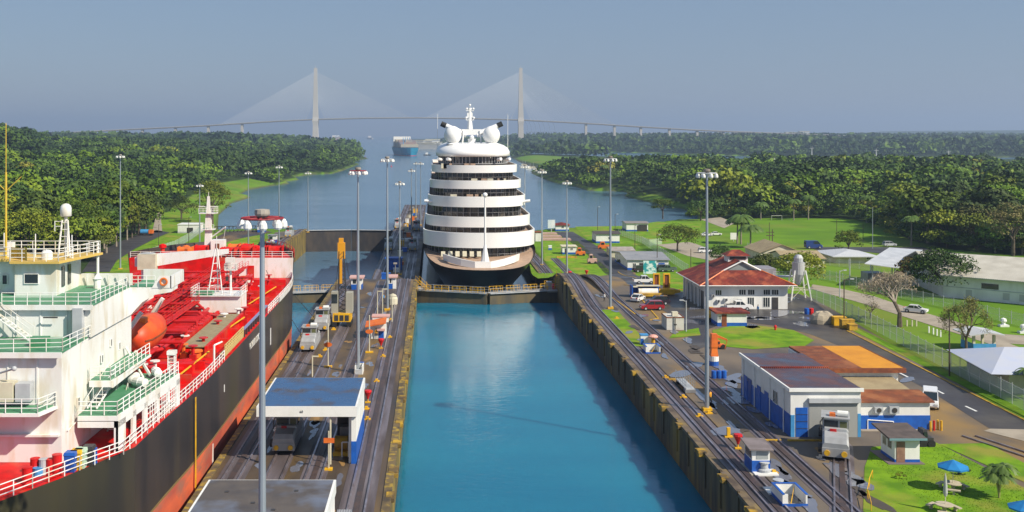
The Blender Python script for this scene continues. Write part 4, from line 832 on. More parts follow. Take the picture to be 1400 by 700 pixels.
# top dome
Y0 = 322; zb = Z_(214, Y0); prev = z; Wd = 51*(Y0+9)/F
L = lambda P, z: [(CX+x, y, z) for x, y in P]
g = full(bow(Y0+1.6, Wd-.9, 12), 365); MB().loft([L(g, prev-1.1), L(g, zb)], cap=False).build('window_front', winm, CS)
mb = MB()
for x, y in bow(Y0+1.5, Wd-.8, 12, 16):
    for s in (-1, 1): mb.tube((CX+s*x, y, prev), (CX+s*x, y, zb), .12, n=4)
pp = bow(Y0+1.5, Wd-.8, 12, 16); mb.path([(CX-x, y, prev+.1) for x, y in reversed(pp)]+[(CX+x, y, prev+.1) for x, y in pp[1:]], .1, 4)
mb.build('mullions', ltgrey, CS)
mb = MB().loft([L(full(bow(Y0+1.4, Wd-.8, 12), 370), zb-.1), L(full(bow(Y0, Wd, 12), 370), zb), L(full(bow(Y0+.1, Wd-.1, 12), 370), Z_(208, Y0)), L(full(bow(Y0+1.4, Wd*.95, 12), 370), Z_(203, Y0)), L(full(bow(Y0+3.5, Wd*.84, 11), 369), Z_(199, Y0)), L(full(bow(Y0+6.5, Wd*.70, 9), 368), Z_(196.4, Y0))])
mb.build('top_dome', shipwhite, CS, smooth=True)
zd = Z_(196, Y0)-.2
MB().box(CX-3, CX+3, 331, 333, prev-.9, prev+1.9, 0).box(CX-2.6, CX-.4, 330.9, 330.99, prev+.6, prev+1.6, 1).box(CX+.4, CX+2.6, 330.9, 330.99, prev+.6, prev+1.6, 1).build('bridge_console', [shipwhite, glass], CS)
for s in (-1, 1):
    for dx, r in ((10.2, .45), (7.4, .5)): MB().tube((CX+s*dx, 322+abs(dx)*.35, prev+1.3), (CX+s*(dx+.9), 320.5+abs(dx)*.35, prev+1.6), r, n=12).build('deck_lamp', shipwhite, CS)
    # radomes
    rd = MB().ball((CX+s*6.15-.4, 331, zd+2.7), (2.75, 2.75, 2.95), 20, 12).build('radome', shipwhite, CS, smooth=True)
    MB().lathe((CX+s*6.15-.4, 331, zd-.2), [(2.2, 0), (1.8, .5)], 12).build('radome_base', shipwhite, rd)
    # slanting funnel arms with black tips
    a = Vector((CX+s*1.6-.4, 334, zd+2.8)); b = Vector((CX+s*8.6-.4, 334, zd+5.9)); f = MB().tube(a, b, .95, .75, n=10).build('slanting_funnel', shipwhite, CS)
    d = (b-a).normalized(); MB().tube(b-d*.4, b+d*1.3, .85, .85, n=10).build('funnel_tip', black, f)
    MB().tube((CX+s*11.3, 336, zd-2), (CX+s*11.3, 336, zd+9.5), .07).build('whip_aerial', shipwhite, CS)
    MB().tube((CX+s*3.0-.4, 333, zd-.2), (CX+s*2.6-.4, 333, zd+4.2), .25).build('arch_leg', shipwhite, CS)
    # bridge wings and side lamps on a lower tier
    MB().tube((CX+s*12.6, 300, 20.3), (CX+s*15.2, 300, 20.6), .4, n=8).build('wing_camera', shipwhite, CS)
MB().box(CX-3.6, CX+2.8, 333.2, 335, zd+2.8, zd+4.6).build('arch_beam', shipwhite, CS)
MB().box(CX-1.6, CX+.8, 332, 333.5, zd-.2, zd+1.6).ball((CX-.4, 331.5, zd+2.0), .7, 10, 6).build('tender_housing', shipwhite, CS)
ms = MB().lathe((CX-.9, 336, zd+3), [(1.0, 0), (.85, 2.5), (.65, 5), (.6, 8.5)], 10).build('mast', shipwhite, CS)
MB().box(CX-2.2, CX+.4, 335.4, 336.6, zd+7.5, zd+7.7).box(CX-2.2, CX+.4, 335.4, 336.6, zd+10.5, zd+10.7).box(CX-1.8, CX, 335.5, 336.5, zd+8.4, zd+9.9).build('mast_platform', shipwhite, ms)
for k, (dx, dz) in enumerate(((-1.9, 11.2), (-.9, 12.4), (.2, 11.2), (-2.1, 8.3), (.3, 8.3))): MB().ball((CX+dx, 335.5, zd+dz), .38, 8, 6).tube((CX+dx, 335.5, zd+dz-.7), (CX+dx, 335.5, zd+dz), .1).build('mast_lamp', shipwhite, ms)
MB().tube((CX+.8, 270, 6.5), (CX+.8, 270, 23.6), .32, .2, n=8).ball((CX+.8, 270, 24.0), .65, 10, 6).build('foremast', shipwhite, CS)
MB().lathe((CX+.8, 270, 5.9), [(1.3, 0), (.9, 2), (.35, 5)], 8).build('foremast_base', shipwhite, CS)
rr = random.Random(9)
for k in range(14):   # loungers, tables and planters behind the rails
    t = k % 3; Yk, zk = ((303, Z_(247, 301)), (313, Z_(226, 311)), (294, Z_(269, 292)))[t]; x = CX+rr.uniform(-9.5, 9.5)
    MB().box(x-.9, x+.9, Yk+.6, Yk+1.8, zk-1, zk+.45).build('deck_seating', teak if k % 2 else cream, CS)

shipwhite = shipwhite_
# ================================================================= shared kinds of things
def gnd(u, v): return G_(u, v, gz0)
def lamp_ball_mesh():
    return MB().lathe((0, 0, 0), [(.05, .2), (.12, .18), (.22, 0), (.25, -.24), (.19, -.34), (.05, -.36)], 10)
def high_mast(h, red, label, loc, n=8, rad=1.2, group='high mast lights along the locks'):
    r = thing('high_mast_light', label, 'light mast', (0, 0, 0), group)
    MB().lathe((0, 0, 0), [(.30, 0), (.28, 2), (.13, h)], 10).build('pole', galv, r, local=True)
    MB().box(-.55, .55, -.55, .55, 0, .35).build('base_block', yellow, r, local=True)
    MB().lathe((0, 0, h+.12), [(.15, -.2), (.42, 0), (.45, .1), (.42, .32), (.1, .36)], 12).build('winch_cap', concrete, r, local=True); hd = MB()
    for i in range(4): a = PI*i/4; hd.tube((math.cos(a)*rad, math.sin(a)*rad, h-.05), (-math.cos(a)*rad, -math.sin(a)*rad, h-.05), .055, n=5)
    hd.path([(rad*math.cos(PI*i/8), rad*math.sin(PI*i/8), h-.05) for i in range(17)], .055, 5)
    hd = hd.build('head_frame', mat('mast_head_red', (.25, .02, .03), .6) if red and 'mast_head_red' not in MATS else (MATS['mast_head_red'] if red else ltgrey), r, local=True)
    lm = None
    for i in range(n):
        a = 2*PI*i/n+.2
        if lm is None: lm = lamp_ball_mesh().build('lamp', white, r, local=True); l = lm
        else: l = lm.copy(); C.objects.link(l)
        l.location = (rad*math.cos(a), rad*math.sin(a), h-.3)
    r.location = loc; return r
zz = [  # u, Y, base z, top v, text
 (966.5, 130.5, None, 236, 'tall light mast standing in the yard left of the blue and white engine shed'),
 (834.5, 206.5, None, 213, 'light mast on the grass strip between the two curved tracks'),
 (775.0, 290, None, 249, 'light mast at the end of the level lawn right of the cruise ship'),
 (741.0, 312, None, 234, 'light mast close against the right side of the cruise ship hull'),
 (717.5, 322, None, 227, 'light mast half hidden behind the cruise ship on its right')]
hm = {}
def mast(u, Y, zb, vt, label, red=False):
    h = Z_(vt, Y)-zb; k = (round(h), red); loc = (X_(u, Y), Y, zb)
    if k in hm: return dup(hm[k], loc, label=label)
    hm[k] = high_mast(h, red, label, loc); return hm[k]
for u, Y, zb, vt, l in zz: mast(u, Y, gz0(Y)+.05, vt, l)
mast(358.5, 60, 5.2, 297, 'nearest light mast with dark red head in front of the tanker bow', True)
mast(489.5, 151, 5.2, 233, 'light mast with dark red head on the centre wall beside the yellow crane', True)
mast(529.5, 205, 5.2, 212, 'light mast on the centre wall between the red roofed booth and the control huts')
mast(546.5, 290, zc(290), 250, 'light mast on the lower centre wall left of the cruise ship')
mast(562.5, 401, zc(401), 234, 'leftmost of the three far masts at the seaward end of the centre wall')
mast(568.6, 505, zc(505), 223, 'middle of the three far masts at the seaward end of the centre wall')
mast(575.0, 455, zc(455), 223, 'rightmost of the three far masts at the seaward end of the centre wall')
for u, Y, vt, l in ((164.5, 326, 213, 'light mast rising in front of the forest left of the tanker bridge'), (273, 384, 253, 'light mast behind the tanker foremast on the left bank'), (339.5, 383, 237, 'light mast by the lawn left of the curved left lock wall'), (381.5, 402, 228, 'light mast on the deck of the far left lock wall'), (421, 446, 239, 'light mast at the corner of the far dark gate')):
    mast(u, Y, gh(X_(u, Y), Y) if u < 400 else zl(Y), vt, l)
def post(u, v, vt, m, label, r=.12, arm=None, f=gz0, lamp=True, name='street_lamp', cat='lamp post', grp=None):
    x, y, z = G_(u, v, f); h = Z_(vt, y)-z; t = thing(name, label, cat, (x, y, z), grp)
    MB().tube((x, y, z), (x, y, z+h), r, r*.7, n=7).build('pole', m, t)
    if arm:
        MB().tube((x, y, z+h-.15), (x+arm, y, z+h+.1), r*.5, n=5).build('arm', m, t)
        if lamp: MB().box(x+arm-.35, x+arm+.35, y-.15, y+.15, z+h, z+h+.18).build('lamp_head', ltgrey, t)
    return t
post(938, 454, 411, ltgrey, 'short pale lamp post on the small grass patch beside the white container', arm=-.8)
post(1154, 448, 382, wood, 'dark lamp post by the yellow boxes at the fence', arm=1.4)
post(1148, 407, 370, ltgrey, 'pale lamp post on the grass beyond the fence near the silo', arm=1.1)
post(1298, 515, 433, wood, 'bare dark wooden pole with yellow foot by the long fence', name='utility_pole', cat='pole', lamp=False)
post(817, 315, 283, wood, 'dark lamp post on the shore lawn left of the white huts', arm=.7)
post(841, 322, 293, wood, 'dark lamp post in front of the blue based white house', arm=.9)
post(868, 345, 308, wood, 'lamp post behind the grey roofed workshop', arm=.8)
post(898.5, 368, 321, wood, 'dark lamp post by the billboard and the parked cars', arm=.7)
post(944.5, 369, 340, wood, 'dark pole left behind the red tiled roof', name='utility_pole', cat='pole', lamp=False)
t = post(1052, 350, 304, wood, 'double dark poles with crossbars behind the pale roofed house', name='utility_pole', cat='pole', lamp=False)
x, y, z = G_(1056, 350); MB().tube((x, y, z), (x, y, z+8.6), .14, n=6).build('pole', wood, t); MB().box(x-2, x+.6, y-.1, y+.1, z+6.5, z+6.75).box(x-2, x+.6, y-.1, y+.1, z+7.6, z+7.8).build('crossbar', wood, t)
for u, v, vt, l in ((1144, 327, 300, 'thin pole at the left edge of the playing field grove'), (1193, 340, 283, 'tall pale pole before the forest right of the round tree'), (1180, 330, 306, 'short dark pole near the parked vehicles lot'), (1247, 335, 296, 'slim palm like pole at the forest edge')):
    post(u, v, vt, galv if 'pale' in l else wood, l, name='utility_pole', cat='pole', lamp=False)
# fences
fm = mat('chain_link', (.55, .68, .62), .5, alpha=.34)
fm2 = mat('chain_link_white', (.7, .72, .68), .5, alpha=.22)
def fence(pp, h, label, m=fm, f=gz0, sp=3.0, grp=None, pr=.05):
    P = [Vector(G_(u, v, f)) for u, v in pp]; r = thing('chain_link_fence', label, 'fence', P[0], grp)
    a_ = MB(); k = 0
    for a, b in zip(P, P[1:]):
        n = max(1, int((b-a).length/sp))
        for i in range(n):
            p = a.lerp(b, i/n); q = a.lerp(b, (i+1)/n); zp = (gz0(p.y) if f is gz0 else f(p.y)); zq = (gz0(q.y) if f is gz0 else f(q.y))
            a_.q([(p.x, p.y, zp), (q.x, q.y, zq), (q.x, q.y, zq+h), (p.x, p.y, zp+h)])
            if k < 95: MB().tube((p.x, p.y, zp), (p.x, p.y, zp+h+.25), pr, n=5).build('fence_post', ltgrey, r)
            k += 1
            top = MB()
    a_.build('wire_mesh', m, r)
    rl = MB()
    for a, b in zip(P, P[1:]):
        n = max(1, int((b-a).length/sp))
        for i in range(n):
            p = a.lerp(b, i/n); q = a.lerp(b, (i+1)/n); zp = f(p.y); zq = f(q.y)
            for hh in (h, h*.5): rl.tube((p.x, p.y, zp+hh), (q.x, q.y, zq+hh), pr*.5, n=4)
    rl.build('top_rail', ltgrey, r); return r
fence([(1108, 411), (1135, 421), (1165, 436), (1183, 445), (1300, 508), (1400, 562), (1460, 596)], 2.6, 'long pale green wire fence running along the service road')
fence([(1118, 381), (1190, 399), (1262, 414), (1400, 447), (1440, 456)], 2.2, 'white wire fence behind the outer road in front of the long warehouse', m=fm2)
fence([(878, 333), (905, 350), (942, 374)], 2.4, 'pale wire fence between the workshop and the tree lawn')
fence([(1022, 341), (1045, 352), (1075, 357)], 2.2, 'pale fence beside the beige roofed house', m=fm2)
fence([(1110, 360), (1160, 366), (1205, 372)], 2.2, 'pale fence in front of the small white roofed houses', m=fm2)
fence([(846, 321), (888, 336), (905, 334)], 2.2, 'low wire fence around the yard behind the white house', m=fm)
# ---------------------------------------------------------------- buildings
def pane_window(par, x, y, z, w, h, side='a', fr=white, nb=1):
    mb = MB(); k = .07
    if side == 'a':
        mb.box(x-w/2-k, x+w/2+k, y-.05, y-.005, z-h/2-k, z-h/2).box(x-w/2-k, x+w/2+k, y-.05, y-.005, z+h/2, z+h/2+k)
        for i in range(nb+2): xx = x-w/2-k+(w+k)*i/(nb+1); mb.box(xx, xx+k, y-.05, y-.005, z-h/2, z+h/2)
    else:
        mb.box(x-.05, x-.005, y-w/2-k, y+w/2+k, z-h/2-k, z-h/2).box(x-.05, x-.005, y-w/2-k, y+w/2+k, z+h/2, z+h/2+k)
        for i in range(nb+2): yy = y-w/2-k+(w+k)*i/(nb+1); mb.box(x-.05, x-.005, yy, yy+k, z-h/2, z+h/2)
    f = mb.build('window', fr, par)
    if side == 'a': MB().box(x-w/2, x+w/2, y-.025, y-.003, z-h/2, z+h/2).build('pane', glass, f)
    else: MB().box(x-.025, x-.003, y-w/2, y+w/2, z-h/2, z+h/2).build('pane', glass, f)
    return f
def ac_unit(par, x, y, z, s=.8):
    mb = MB().box(x-s/2, x+s/2, y-.45, y-.01, z-s*.35, z+s*.35); o = mb.build('air_conditioner', ltgrey, par)
    MB().tube((x, y-.46, z), (x, y-.5, z), s*.28, n=12).build('fan', dark, o); return o
def house(label, cat, x0, x1, y0, y1, z, h, roofm, wallmat=white2, base=None, ridge=1.4, ov=.5, kind='gable', name='house', wins=(), doors=(), grp=None, ax='x'):
    r = thing(name, label, cat, ((x0+x1)/2, y0, z), grp)
    zz_ = z-1.0
    mb = MB().box(x0, x1, y0, y1, zz_, z+h); w = mb.build('wall', wallmat, r)
    if base: MB().box(x0-.03, x1+.03, y0-.03, y1+.03, zz_, z+.7).build('painted_plinth', base, r)
    X0, X1, Y0_, Y1 = x0-ov, x1+ov, y0-ov, y1+ov; zt = z+h; e = .14
    if kind == 'flat': MB().box(X0, X1, Y0_, Y1, zt, zt+.25).build('roof', roofm, r)
    elif kind == 'gable':
        if ax == 'x': c = (y0+y1)/2; A = [(X0, Y0_, zt), (X1, Y0_, zt), (X1, c, zt+ridge), (X0, c, zt+ridge)]; B = [(X0, Y1, zt), (X1, Y1, zt), (X1, c, zt+ridge), (X0, c, zt+ridge)]; G = [[(x0, y0, zt), (x0, y1, zt), (x0, c, zt+ridge-.1)], [(x1, y0, zt), (x1, y1, zt), (x1, c, zt+ridge-.1)]]
        else: c = (x0+x1)/2; A = [(X0, Y0_, zt), (X0, Y1, zt), (c, Y1, zt+ridge), (c, Y0_, zt+ridge)]; B = [(X1, Y0_, zt), (X1, Y1, zt), (c, Y1, zt+ridge), (c, Y0_, zt+ridge)]; G = [[(x0, y0, zt), (x1, y0, zt), (c, y0, zt+ridge-.1)], [(x0, y1, zt), (x1, y1, zt), (c, y1, zt+ridge-.1)]]
        mb = MB()
        for Q in (A, B): mb.loft([Q, [(a, b, c_+e) for a, b, c_ in Q]])
        mb.build('roof', roofm, r); g = MB()
        for t in G: g.q(t)
        g.build('gable_wall', wallmat, r)
    else:
        dx = min(x1-x0, y1-y0)*.42; cx, cy = (x0+x1)/2, (y0+y1)/2
        if x1-x0 >= y1-y0: R0, R1 = (x0+dx, cy, zt+ridge), (x1-dx, cy, zt+ridge)
        else: R0, R1 = (cx, y0+dx, zt+ridge), (cx, y1-dx, zt+ridge)
        E4 = [(X0, Y0_, zt), (X1, Y0_, zt), (X1, Y1, zt), (X0, Y1, zt)]
        if x1-x0 >= y1-y0: fs = [[E4[0], E4[1], R1, R0], [E4[1], E4[2], R1], [E4[2], E4[3], R0, R1], [E4[3], E4[0], R0]]
        else: fs = [[E4[0], E4[1], R0], [E4[1], E4[2], R1, R0], [E4[2], E4[3], R1], [E4[3], E4[0], R0, R1]]
        mb = MB(); [mb.q(f) for f in fs]; mb.q([(a, b, c_-.02) for a, b, c_ in E4]); mb.box(X0, X1, Y0_, Y1, zt-.2, zt-.03); mb.build('roof', roofm, r)
    for wx, wz, ww, wh in wins: pane_window(r, x0+wx, y0, z+wz, ww, wh)
    for dx_, dw, dh, dm in doors: d = MB().box(x0+dx_-dw/2, x0+dx_+dw/2, y0-.06, y0-.005, z, z+dh).build('door', dm, r)
    return r
def hp(u0, u1, vb, vt, f=gz0):
    x, y, z = G_(u0, vb, f); return x, X_(u1, y), y, z, Z_(vt, y)-z
brownroof = stripes(mat('brown_roof', (.075, .045, .055), .35, (.12, .06, .06), .5, det=8, c3=(.06, .08, .13), sc3=.3, lo=.4, hi=.6, r2=.6), 1.1, 'X', .9)
rustroof = stripes(mat('rust_roof', (.26, .07, .02), .75, (.16, .05, .02), .8, c3=(.34, .12, .04), sc3=.5), 2.2, 'X', .7)
orangeroof = stripes(mat('orange_roof', (.70, .30, .01), .6, (.60, .24, .01), .5), 2.2, 'X', .9)
beigeroof = stripes(mat('beige_roof', (.38, .30, .17), .8, (.30, .23, .13), .6), 2.2, 'X', .85)
greyroof = stripes(mat('grey_roof', (.24, .25, .27), .5, (.30, .30, .31), .3), 1.5, 'X', .85)
whiteroof = stripes(mat('white_metal_roof', (.52, .54, .57), .45, (.55, .56, .57), .3), 1.6, 'X', .88)
redtile = stripes(mat('red_tile', (.27, .030, .015), .75, (.13, .016, .010), .7, det=9, c3=(.44, .10, .04), sc3=.5), 1.3, 'X', .45, bump=.8)
shutter = stripes(mat('grey_shutter', (.30, .31, .30), .5), 4.0, 'Z', .93)
# the engine shed
SH = thing('engine_shed', 'big white and blue engine shed with brown flat roof and grey shutter', 'shed', (40.6, 119, 5.2))
MB().box(40.6, 48.6, 119, 138, 4.2, 10.65).build('wall', white2, SH)
MB().box(40.55, 44.1-.0, 118.95, 119.0, 4.2, 4.3).build('x', blue, SH) if False else None
MB().box(40.55, 40.6, 118.95, 138.05, 4.9, 7.75).build('blue_dado', blue, SH)
MB().box(40.55, 41.05, 118.95, 119.0, 4.9, 7.75).build('blue_dado', ltblue, SH)
MB().box(48.25, 48.6, 118.95, 119.0, 4.9, 7.9).build('blue_dado', ltblue, SH)
rf_ = MB().box(40.5, 48.7, 118.9, 138.1, 10.65, 10.78).build('roof', brownroof, SH)
MB().box(40.4, 48.8, 129.2, 129.6, 10.78, 10.95).build('roof_joint', redtile, rf_)
MB().box(40.35, 48.85, 118.7, 118.9, 10.45, 10.85).box(40.3, 40.5, 118.9, 138.2, 10.45, 10.85).build('fascia', white, SH)
sd_ = MB().box(42.7, 48.2, 118.93, 118.99, 5.2, 9.2).build('roller_shutter', shutter, SH)
MB().box(42.6, 48.5, 118.6, 118.97, 9.2, 9.7).build('shutter_box', ltgrey, SH)
MB().box(41.2, 42.55, 118.93, 118.99, 5.2, 8.6).build('side_door', blue, SH)
for k in range(3): MB().box(41.22, 42.53, 118.90, 118.93, 6.2+k*.8, 6.25+k*.8).build('door_rail', dark, SH)
pane_window(SH, 40.55, 124.2, 8.5, 1.4, 1.4, 's', nb=2)
for y in (127.5, 130.5, 134.2, 136): MB().box(40.50, 40.55, y-.7, y+.7, 5.2, 8.3).build('side_door', mat('navy', (.01, .06, .28), .5) if y == 134.2 else blue, SH)
for y in (121, 126, 132, 136.8): MB().tube((40.45, y, 5.2), (40.45, y, 10.6), .07, n=5).build('downpipe', white, SH)
AN = thing('shed_annex', 'white building with orange and rust sheet roof behind the engine shed', 'shed', (54, 130.5, 5.2))
MB().box(48.65, 58.0, 130.6, 143.5, 4.2, 10.3).build('wall', white2, AN)
MB().box(48.9, 53.4, 130.1, 144, 10.3, 10.55).build('rust_roof', rustroof, AN); MB().box(53.4, 58.6, 130.1, 144, 10.3, 10.56).build('orange_roof', orangeroof, AN)
MB().box(48.9, 58.7, 129.85, 130.1, 10.05, 10.62).box(58.6, 58.75, 130.1, 144, 10.05, 10.6).build('eave_board', rust, AN)
ac_unit(AN, 53.0, 130.6, 9.0, .9)
LW = thing('shed_annex', 'low white and blue annex with rust edged roof and two air conditioners', 'shed', (53.5, 122, 5.2))
MB().box(48.65, 57.9, 122, 130.55, 4.2, 8.4).build('wall', white2, LW)
MB().box(48.62, 57.93, 121.95, 122.0, 4.9, 6.9).build('blue_dado', blue, LW)
MB().box(57.9, 57.95, 121.95, 130.5, 4.9, 6.9).build('blue_dado', blue, LW)
MB().loft([[(x, 121.6, 8.45), (x, 125.6, 8.9), (x, 125.6, 9.05), (x, 121.6, 8.6)] for x in (48.65, 58.3)]).build('rust_roof', rustroof, LW)
MB().loft([[(x, 125.65, 8.9), (x, 130.55, 9.3), (x, 130.55, 9.45), (x, 125.65, 9.05)] for x in (48.65, 57.2)]).build('beige_roof', beigeroof, LW)
ac_unit(LW, 51.8, 122, 7.6, .95); ac_unit(LW, 53.6, 122, 7.6, 1.1)
MB().path([(50.6, 121.9, 5.3), (50.6, 121.9, 6.4), (53.6, 121.9, 6.2), (53.6, 121.9, 5.2)], .06, 6).build('water_pipe', white, LW)
MB().box(49.6, 56.5, 121.2, 121.9, 5.2, 5.32).build('step', pale, LW)
SL = tag(MB().box(44.6, 49.6, 144.2, 146, 5.2, 5.8).box(49.4, 56, 145.5, 147.5, 5.2, 6.6).build('concrete_slab', pale, org=(50, 145, 5.2)), 'pale concrete ramp slabs behind the engine shed roofs by the oval lawn', 'slab')
# red tiled hall
RH = thing('red_roofed_hall', 'white hall with dark red tiled hip roof and small cupola', 'building', (61.4, 205.7, 5.2))
MB().box(53.3, 69.6, 205.7, 222.5, 4.2, 10.0).build('wall', white2, RH)
ez = 10.05; e4 = [(51.9, 204.3, ez), (71.0, 204.3, ez), (71.0, 224, ez), (51.9, 224, ez)]; g0 = (61.4, 210.2, 14.3); g1 = (61.4, 219.5, 14.3); gl_ = (57.8, 208.3, 12.6); gr_ = (65.0, 208.3, 12.6)
mb = MB().q([e4[0], e4[1], gr_, gl_]).q([e4[1], e4[2], g1, g0, (65.0, 208.35, 12.6)]).q([e4[2], e4[3], g1]).q([e4[3], e4[0], (57.8, 208.35, 12.6), g0, g1]); mb.build('roof', redtile, RH)
mb = MB().q([(x, y, z-.05) for x, y, z in e4]); mb.build('soffit', white, RH)
for a, b in zip(e4, e4[1:]+e4[:1]): pass
MB().path([e4[0], e4[1], e4[2], e4[3], e4[0]], .10, 5).build('gutter', white, RH)
MB().q([(57.9, 208.6, 12.55), (64.9, 208.6, 12.55), (61.4, 208.6, 14.1)]).build('gablet', mat('louvre', (.25, .27, .27), .6), RH)
MB().path([(57.3, 208.25, 12.35), (61.4, 208.3, 14.4), (65.5, 208.25, 12.35)], .17, 5).build('gable_trim', white, RH)
MB().path([e4[0], gl_], .14, 5).path([e4[1], gr_], .14, 5).build('hip_tiles', orange, RH)
cp = MB().box(60.0, 64.0, 213.2, 216.2, 13.0, 14.9).build('cupola_wall', white2, RH)
MB().box(60.3, 63.6, 213.1, 213.19, 14.1, 14.7).build('cupola_louvre', dark, cp)
q4 = [(59.5, 212.7, 14.9), (64.5, 212.7, 14.9), (64.5, 216.8, 14.9), (59.5, 216.8, 14.9)]; r0, r1 = (61.2, 214.7, 16.0), (62.8, 214.7, 16.0)
MB().q([q4[0], q4[1], r1, r0]).q([q4[1], q4[2], r1]).q([q4[2], q4[3], r0, r1]).q([q4[3], q4[0], r0]).build('cupola_roof', redtile, cp)
def cx7(c): return X_(900+c/3.888, 205.7)
def cz7(c): return Z_(300+c/3.888, 205.7)
for a, b, c, d in ((305, 335, 376, 402), (430, 464, 374, 400), (477, 510, 374, 400), (560, 593, 374, 400), (604, 638, 374, 400), (475, 508, 415, 465), (558, 592, 415, 465)):
    pane_window(RH, (cx7(a)+cx7(b))/2, 205.7, (cz7(c)+cz7(d))/2, cx7(b)-cx7(a), cz7(c)-cz7(d), nb=2)
MB().box(cx7(604), cx7(637), 205.62, 205.69, 5.2, cz7(414)).build('door', dark, RH)
for c, d in ((290, 405), (318, 432), (358, 425), (432, 430)): ac_unit(RH, cx7(c), 205.7, cz7(d), .7)
for y in (207.5, 210.5, 213.5, 216.5, 219.5): MB().box(53.2, 53.29, y-.9, y+.9, 5.2, 8.6).build('side_opening', dark, RH); MB().box(52.7, 53.0, y+1.3, y+1.7, 5.2, 10.0).build('porch_column', white, RH)
# silo on frame
SI = thing('silo', 'pale batching silo on a steel frame beside the red roofed hall', 'silo', (76, 218, 5.2))
MB().lathe((76, 218, 0), [(.35, 8.3), (1.25, 10.5), (1.25, 13.0)], 16).build('hopper', mat('silo_white', (.40, .41, .42), .5, (.42, .42, .42), .8), SI, smooth=False)
MB().lathe((76, 218, 0), [(.8, 13.0), (.9, 13.1), (.95, 13.9), (.6, 14.5), (.05, 14.6)], 14).build('dust_cap', ltgrey, SI)
for sx in (-1, 1):
    for sy in (-1, 1): MB().tube((76+sx*2.1, 218+sy*1.8, 5.2), (76+sx*1.1, 218+sy*1.1, 11.4), .15, n=6).build('leg', white, SI)
MB().path([(74.2, 216.5, 7.4), (77.8, 216.5, 7.4), (77.8, 219.5, 7.4), (74.2, 219.5, 7.4), (74.2, 216.5, 7.4)], .09, 5).tube((74.1, 216.4, 5.6), (77.6, 216.6, 9), .07, n=5).tube((77.9, 216.4, 5.6), (74.4, 216.6, 9), .07, n=5).build('bracing', cream, SI)
MB().stairs((70.6, 215.5, 5.2), (74.2, 215.5, 9.6), .8, 12).build('stairway', cream, SI)
MB().box(71.2, 76.2, 219.5, 222, 9.6, 9.8).railing([(71.2, 219.5, 9.8), (76.2, 219.5, 9.8)], 1, 1.2, .05).build('platform', ltgrey, SI)
tag(MB().box(66.5, 73.5, 224.5, 230, 5.2, 10.8).build('store_shed', mat('grey_violet_roof', (.30, .29, .31), .5, (.22, .2, .22), .5), org=(70, 225, 5.2)), 'flat grey roofed store behind the red roofed hall', 'shed')
# other houses
x0, x1, y, z, h = hp(858, 914, 369.5, 355.5); house('grey roofed workshop with cars and billboard in front', 'workshop', x0, x1, y, y+21, z, h, greyroof, base=blue, ridge=1.0, wins=[(2, 1.6, .8, .8), (7, 1.6, .8, .8)], doors=[(4.5, 2.2, 2.1, dark), (9.8, 1.8, 2.1, blue)])
x0, x1, y, z, h = hp(836, 858, 352, 343); house('small brown and grey sheds attached left of the grey workshop', 'shed', x0, x1+2, y, y+10, z, h, pale if False else mat('buff_roof', (.36, .33, .30), .7, (.27, .22, .2), .8), wallmat=cream, ridge=.7, doors=[(2.5, 1.6, 1.8, rust)])
x0, x1, y, z, h = hp(815, 847, 332.5, 320); house('white house with dark roof and blue base beside the shore road', 'house', x0, x1, y, y+10, z, h, mat('dark_roof', (.07, .06, .055), .7), base=blue, ridge=.6, wins=[(5, 1.9, .9, .7)])
x0, x1, y, z, h = hp(856.5, 886, 316.5, 305.5); house('white house with big dark door on the shore lawn', 'house', x0, x1, y, y+10, z, h, mat('dull_roof', (.22, .2, .19), .7), base=blue, ridge=.4, doors=[(6.5, 4.2, 2.8, dark)])
x0, x1, y, z, h = hp(759.5, 778, 316, 307.5); house('tiny white and blue booth with red roof on the quay end', 'booth', x0, x1, y, y+6, z, h, redtile, base=blue, kind='hip', ridge=.9, wins=[(3, 1.7, .9, .8)], name='quay_booth')
x0, x1, y, z, h = hp(769, 788, 348, 337.5); house('white and blue hut with cream flat roof on the level lawn', 'hut', x0, x1, y, y+4.5, z, h, cream, base=blue, kind='flat', name='hut', ov=.3, doors=[(1.2, .8, 2, dark)], wins=[(3, 1.8, .7, .6)])
x0, x1, y, z, h = hp(750, 754.5, 342, 336.5); house('tiny white and blue electrical box standing on the lawn', 'box', x0, x1, y, y+.8, z, h, white, base=blue, kind='flat', name='electrical_box', ov=.05)
x0, x1, y, z, h = hp(732, 740, 330, 318); house('white hut just right of the cruise ship hull', 'hut', x0, x1, y, y+4, z, h, rust, kind='flat', name='hut', ov=.2)
for i, (v, a, b) in enumerate(((321, 741, 762), (325, 741, 768), (329, 740, 781))):
    x0, x1, y, z, h = hp(a, b, v, v-2.5); tag(MB().box(x0, x1, y, y+5, z-.5, z+.55).build('quay_step', mat('pink_concrete%d' % i, (.46, .30, .24), .8, (.36, .24, .2), .4), org=(x0, y, z)), ['topmost', 'middle', 'lowest and longest'][i]+' of three pinkish concrete steps beside the cruise ship', 'step', 'pinkish concrete steps on the quay')
x0, x1, y, z, h = hp(981, 1021, 446.5, 428.5); house('small white and blue booth with red roof on the oval lawn corner', 'booth', x0, x1, y, y+4.5, z, h, redtile, base=blue, kind='flat', ov=.45, name='guard_booth', doors=[(1.2, .9, 2.2, rust)], wins=[(.4, 1.6, .4, .7)])
x0, x1, y, z, h = hp(1040, 1096, 357.5, 346); house('beige gable roofed house by the playing field', 'house', x0, x1, y, y+16, z, h, beigeroof, wallmat=cream, ridge=2.6, ax='y', wins=[(3, 1.6, 1.2, .8), (7, 1.6, 1.2, .8), (11, 1.6, 1.2, .8)])
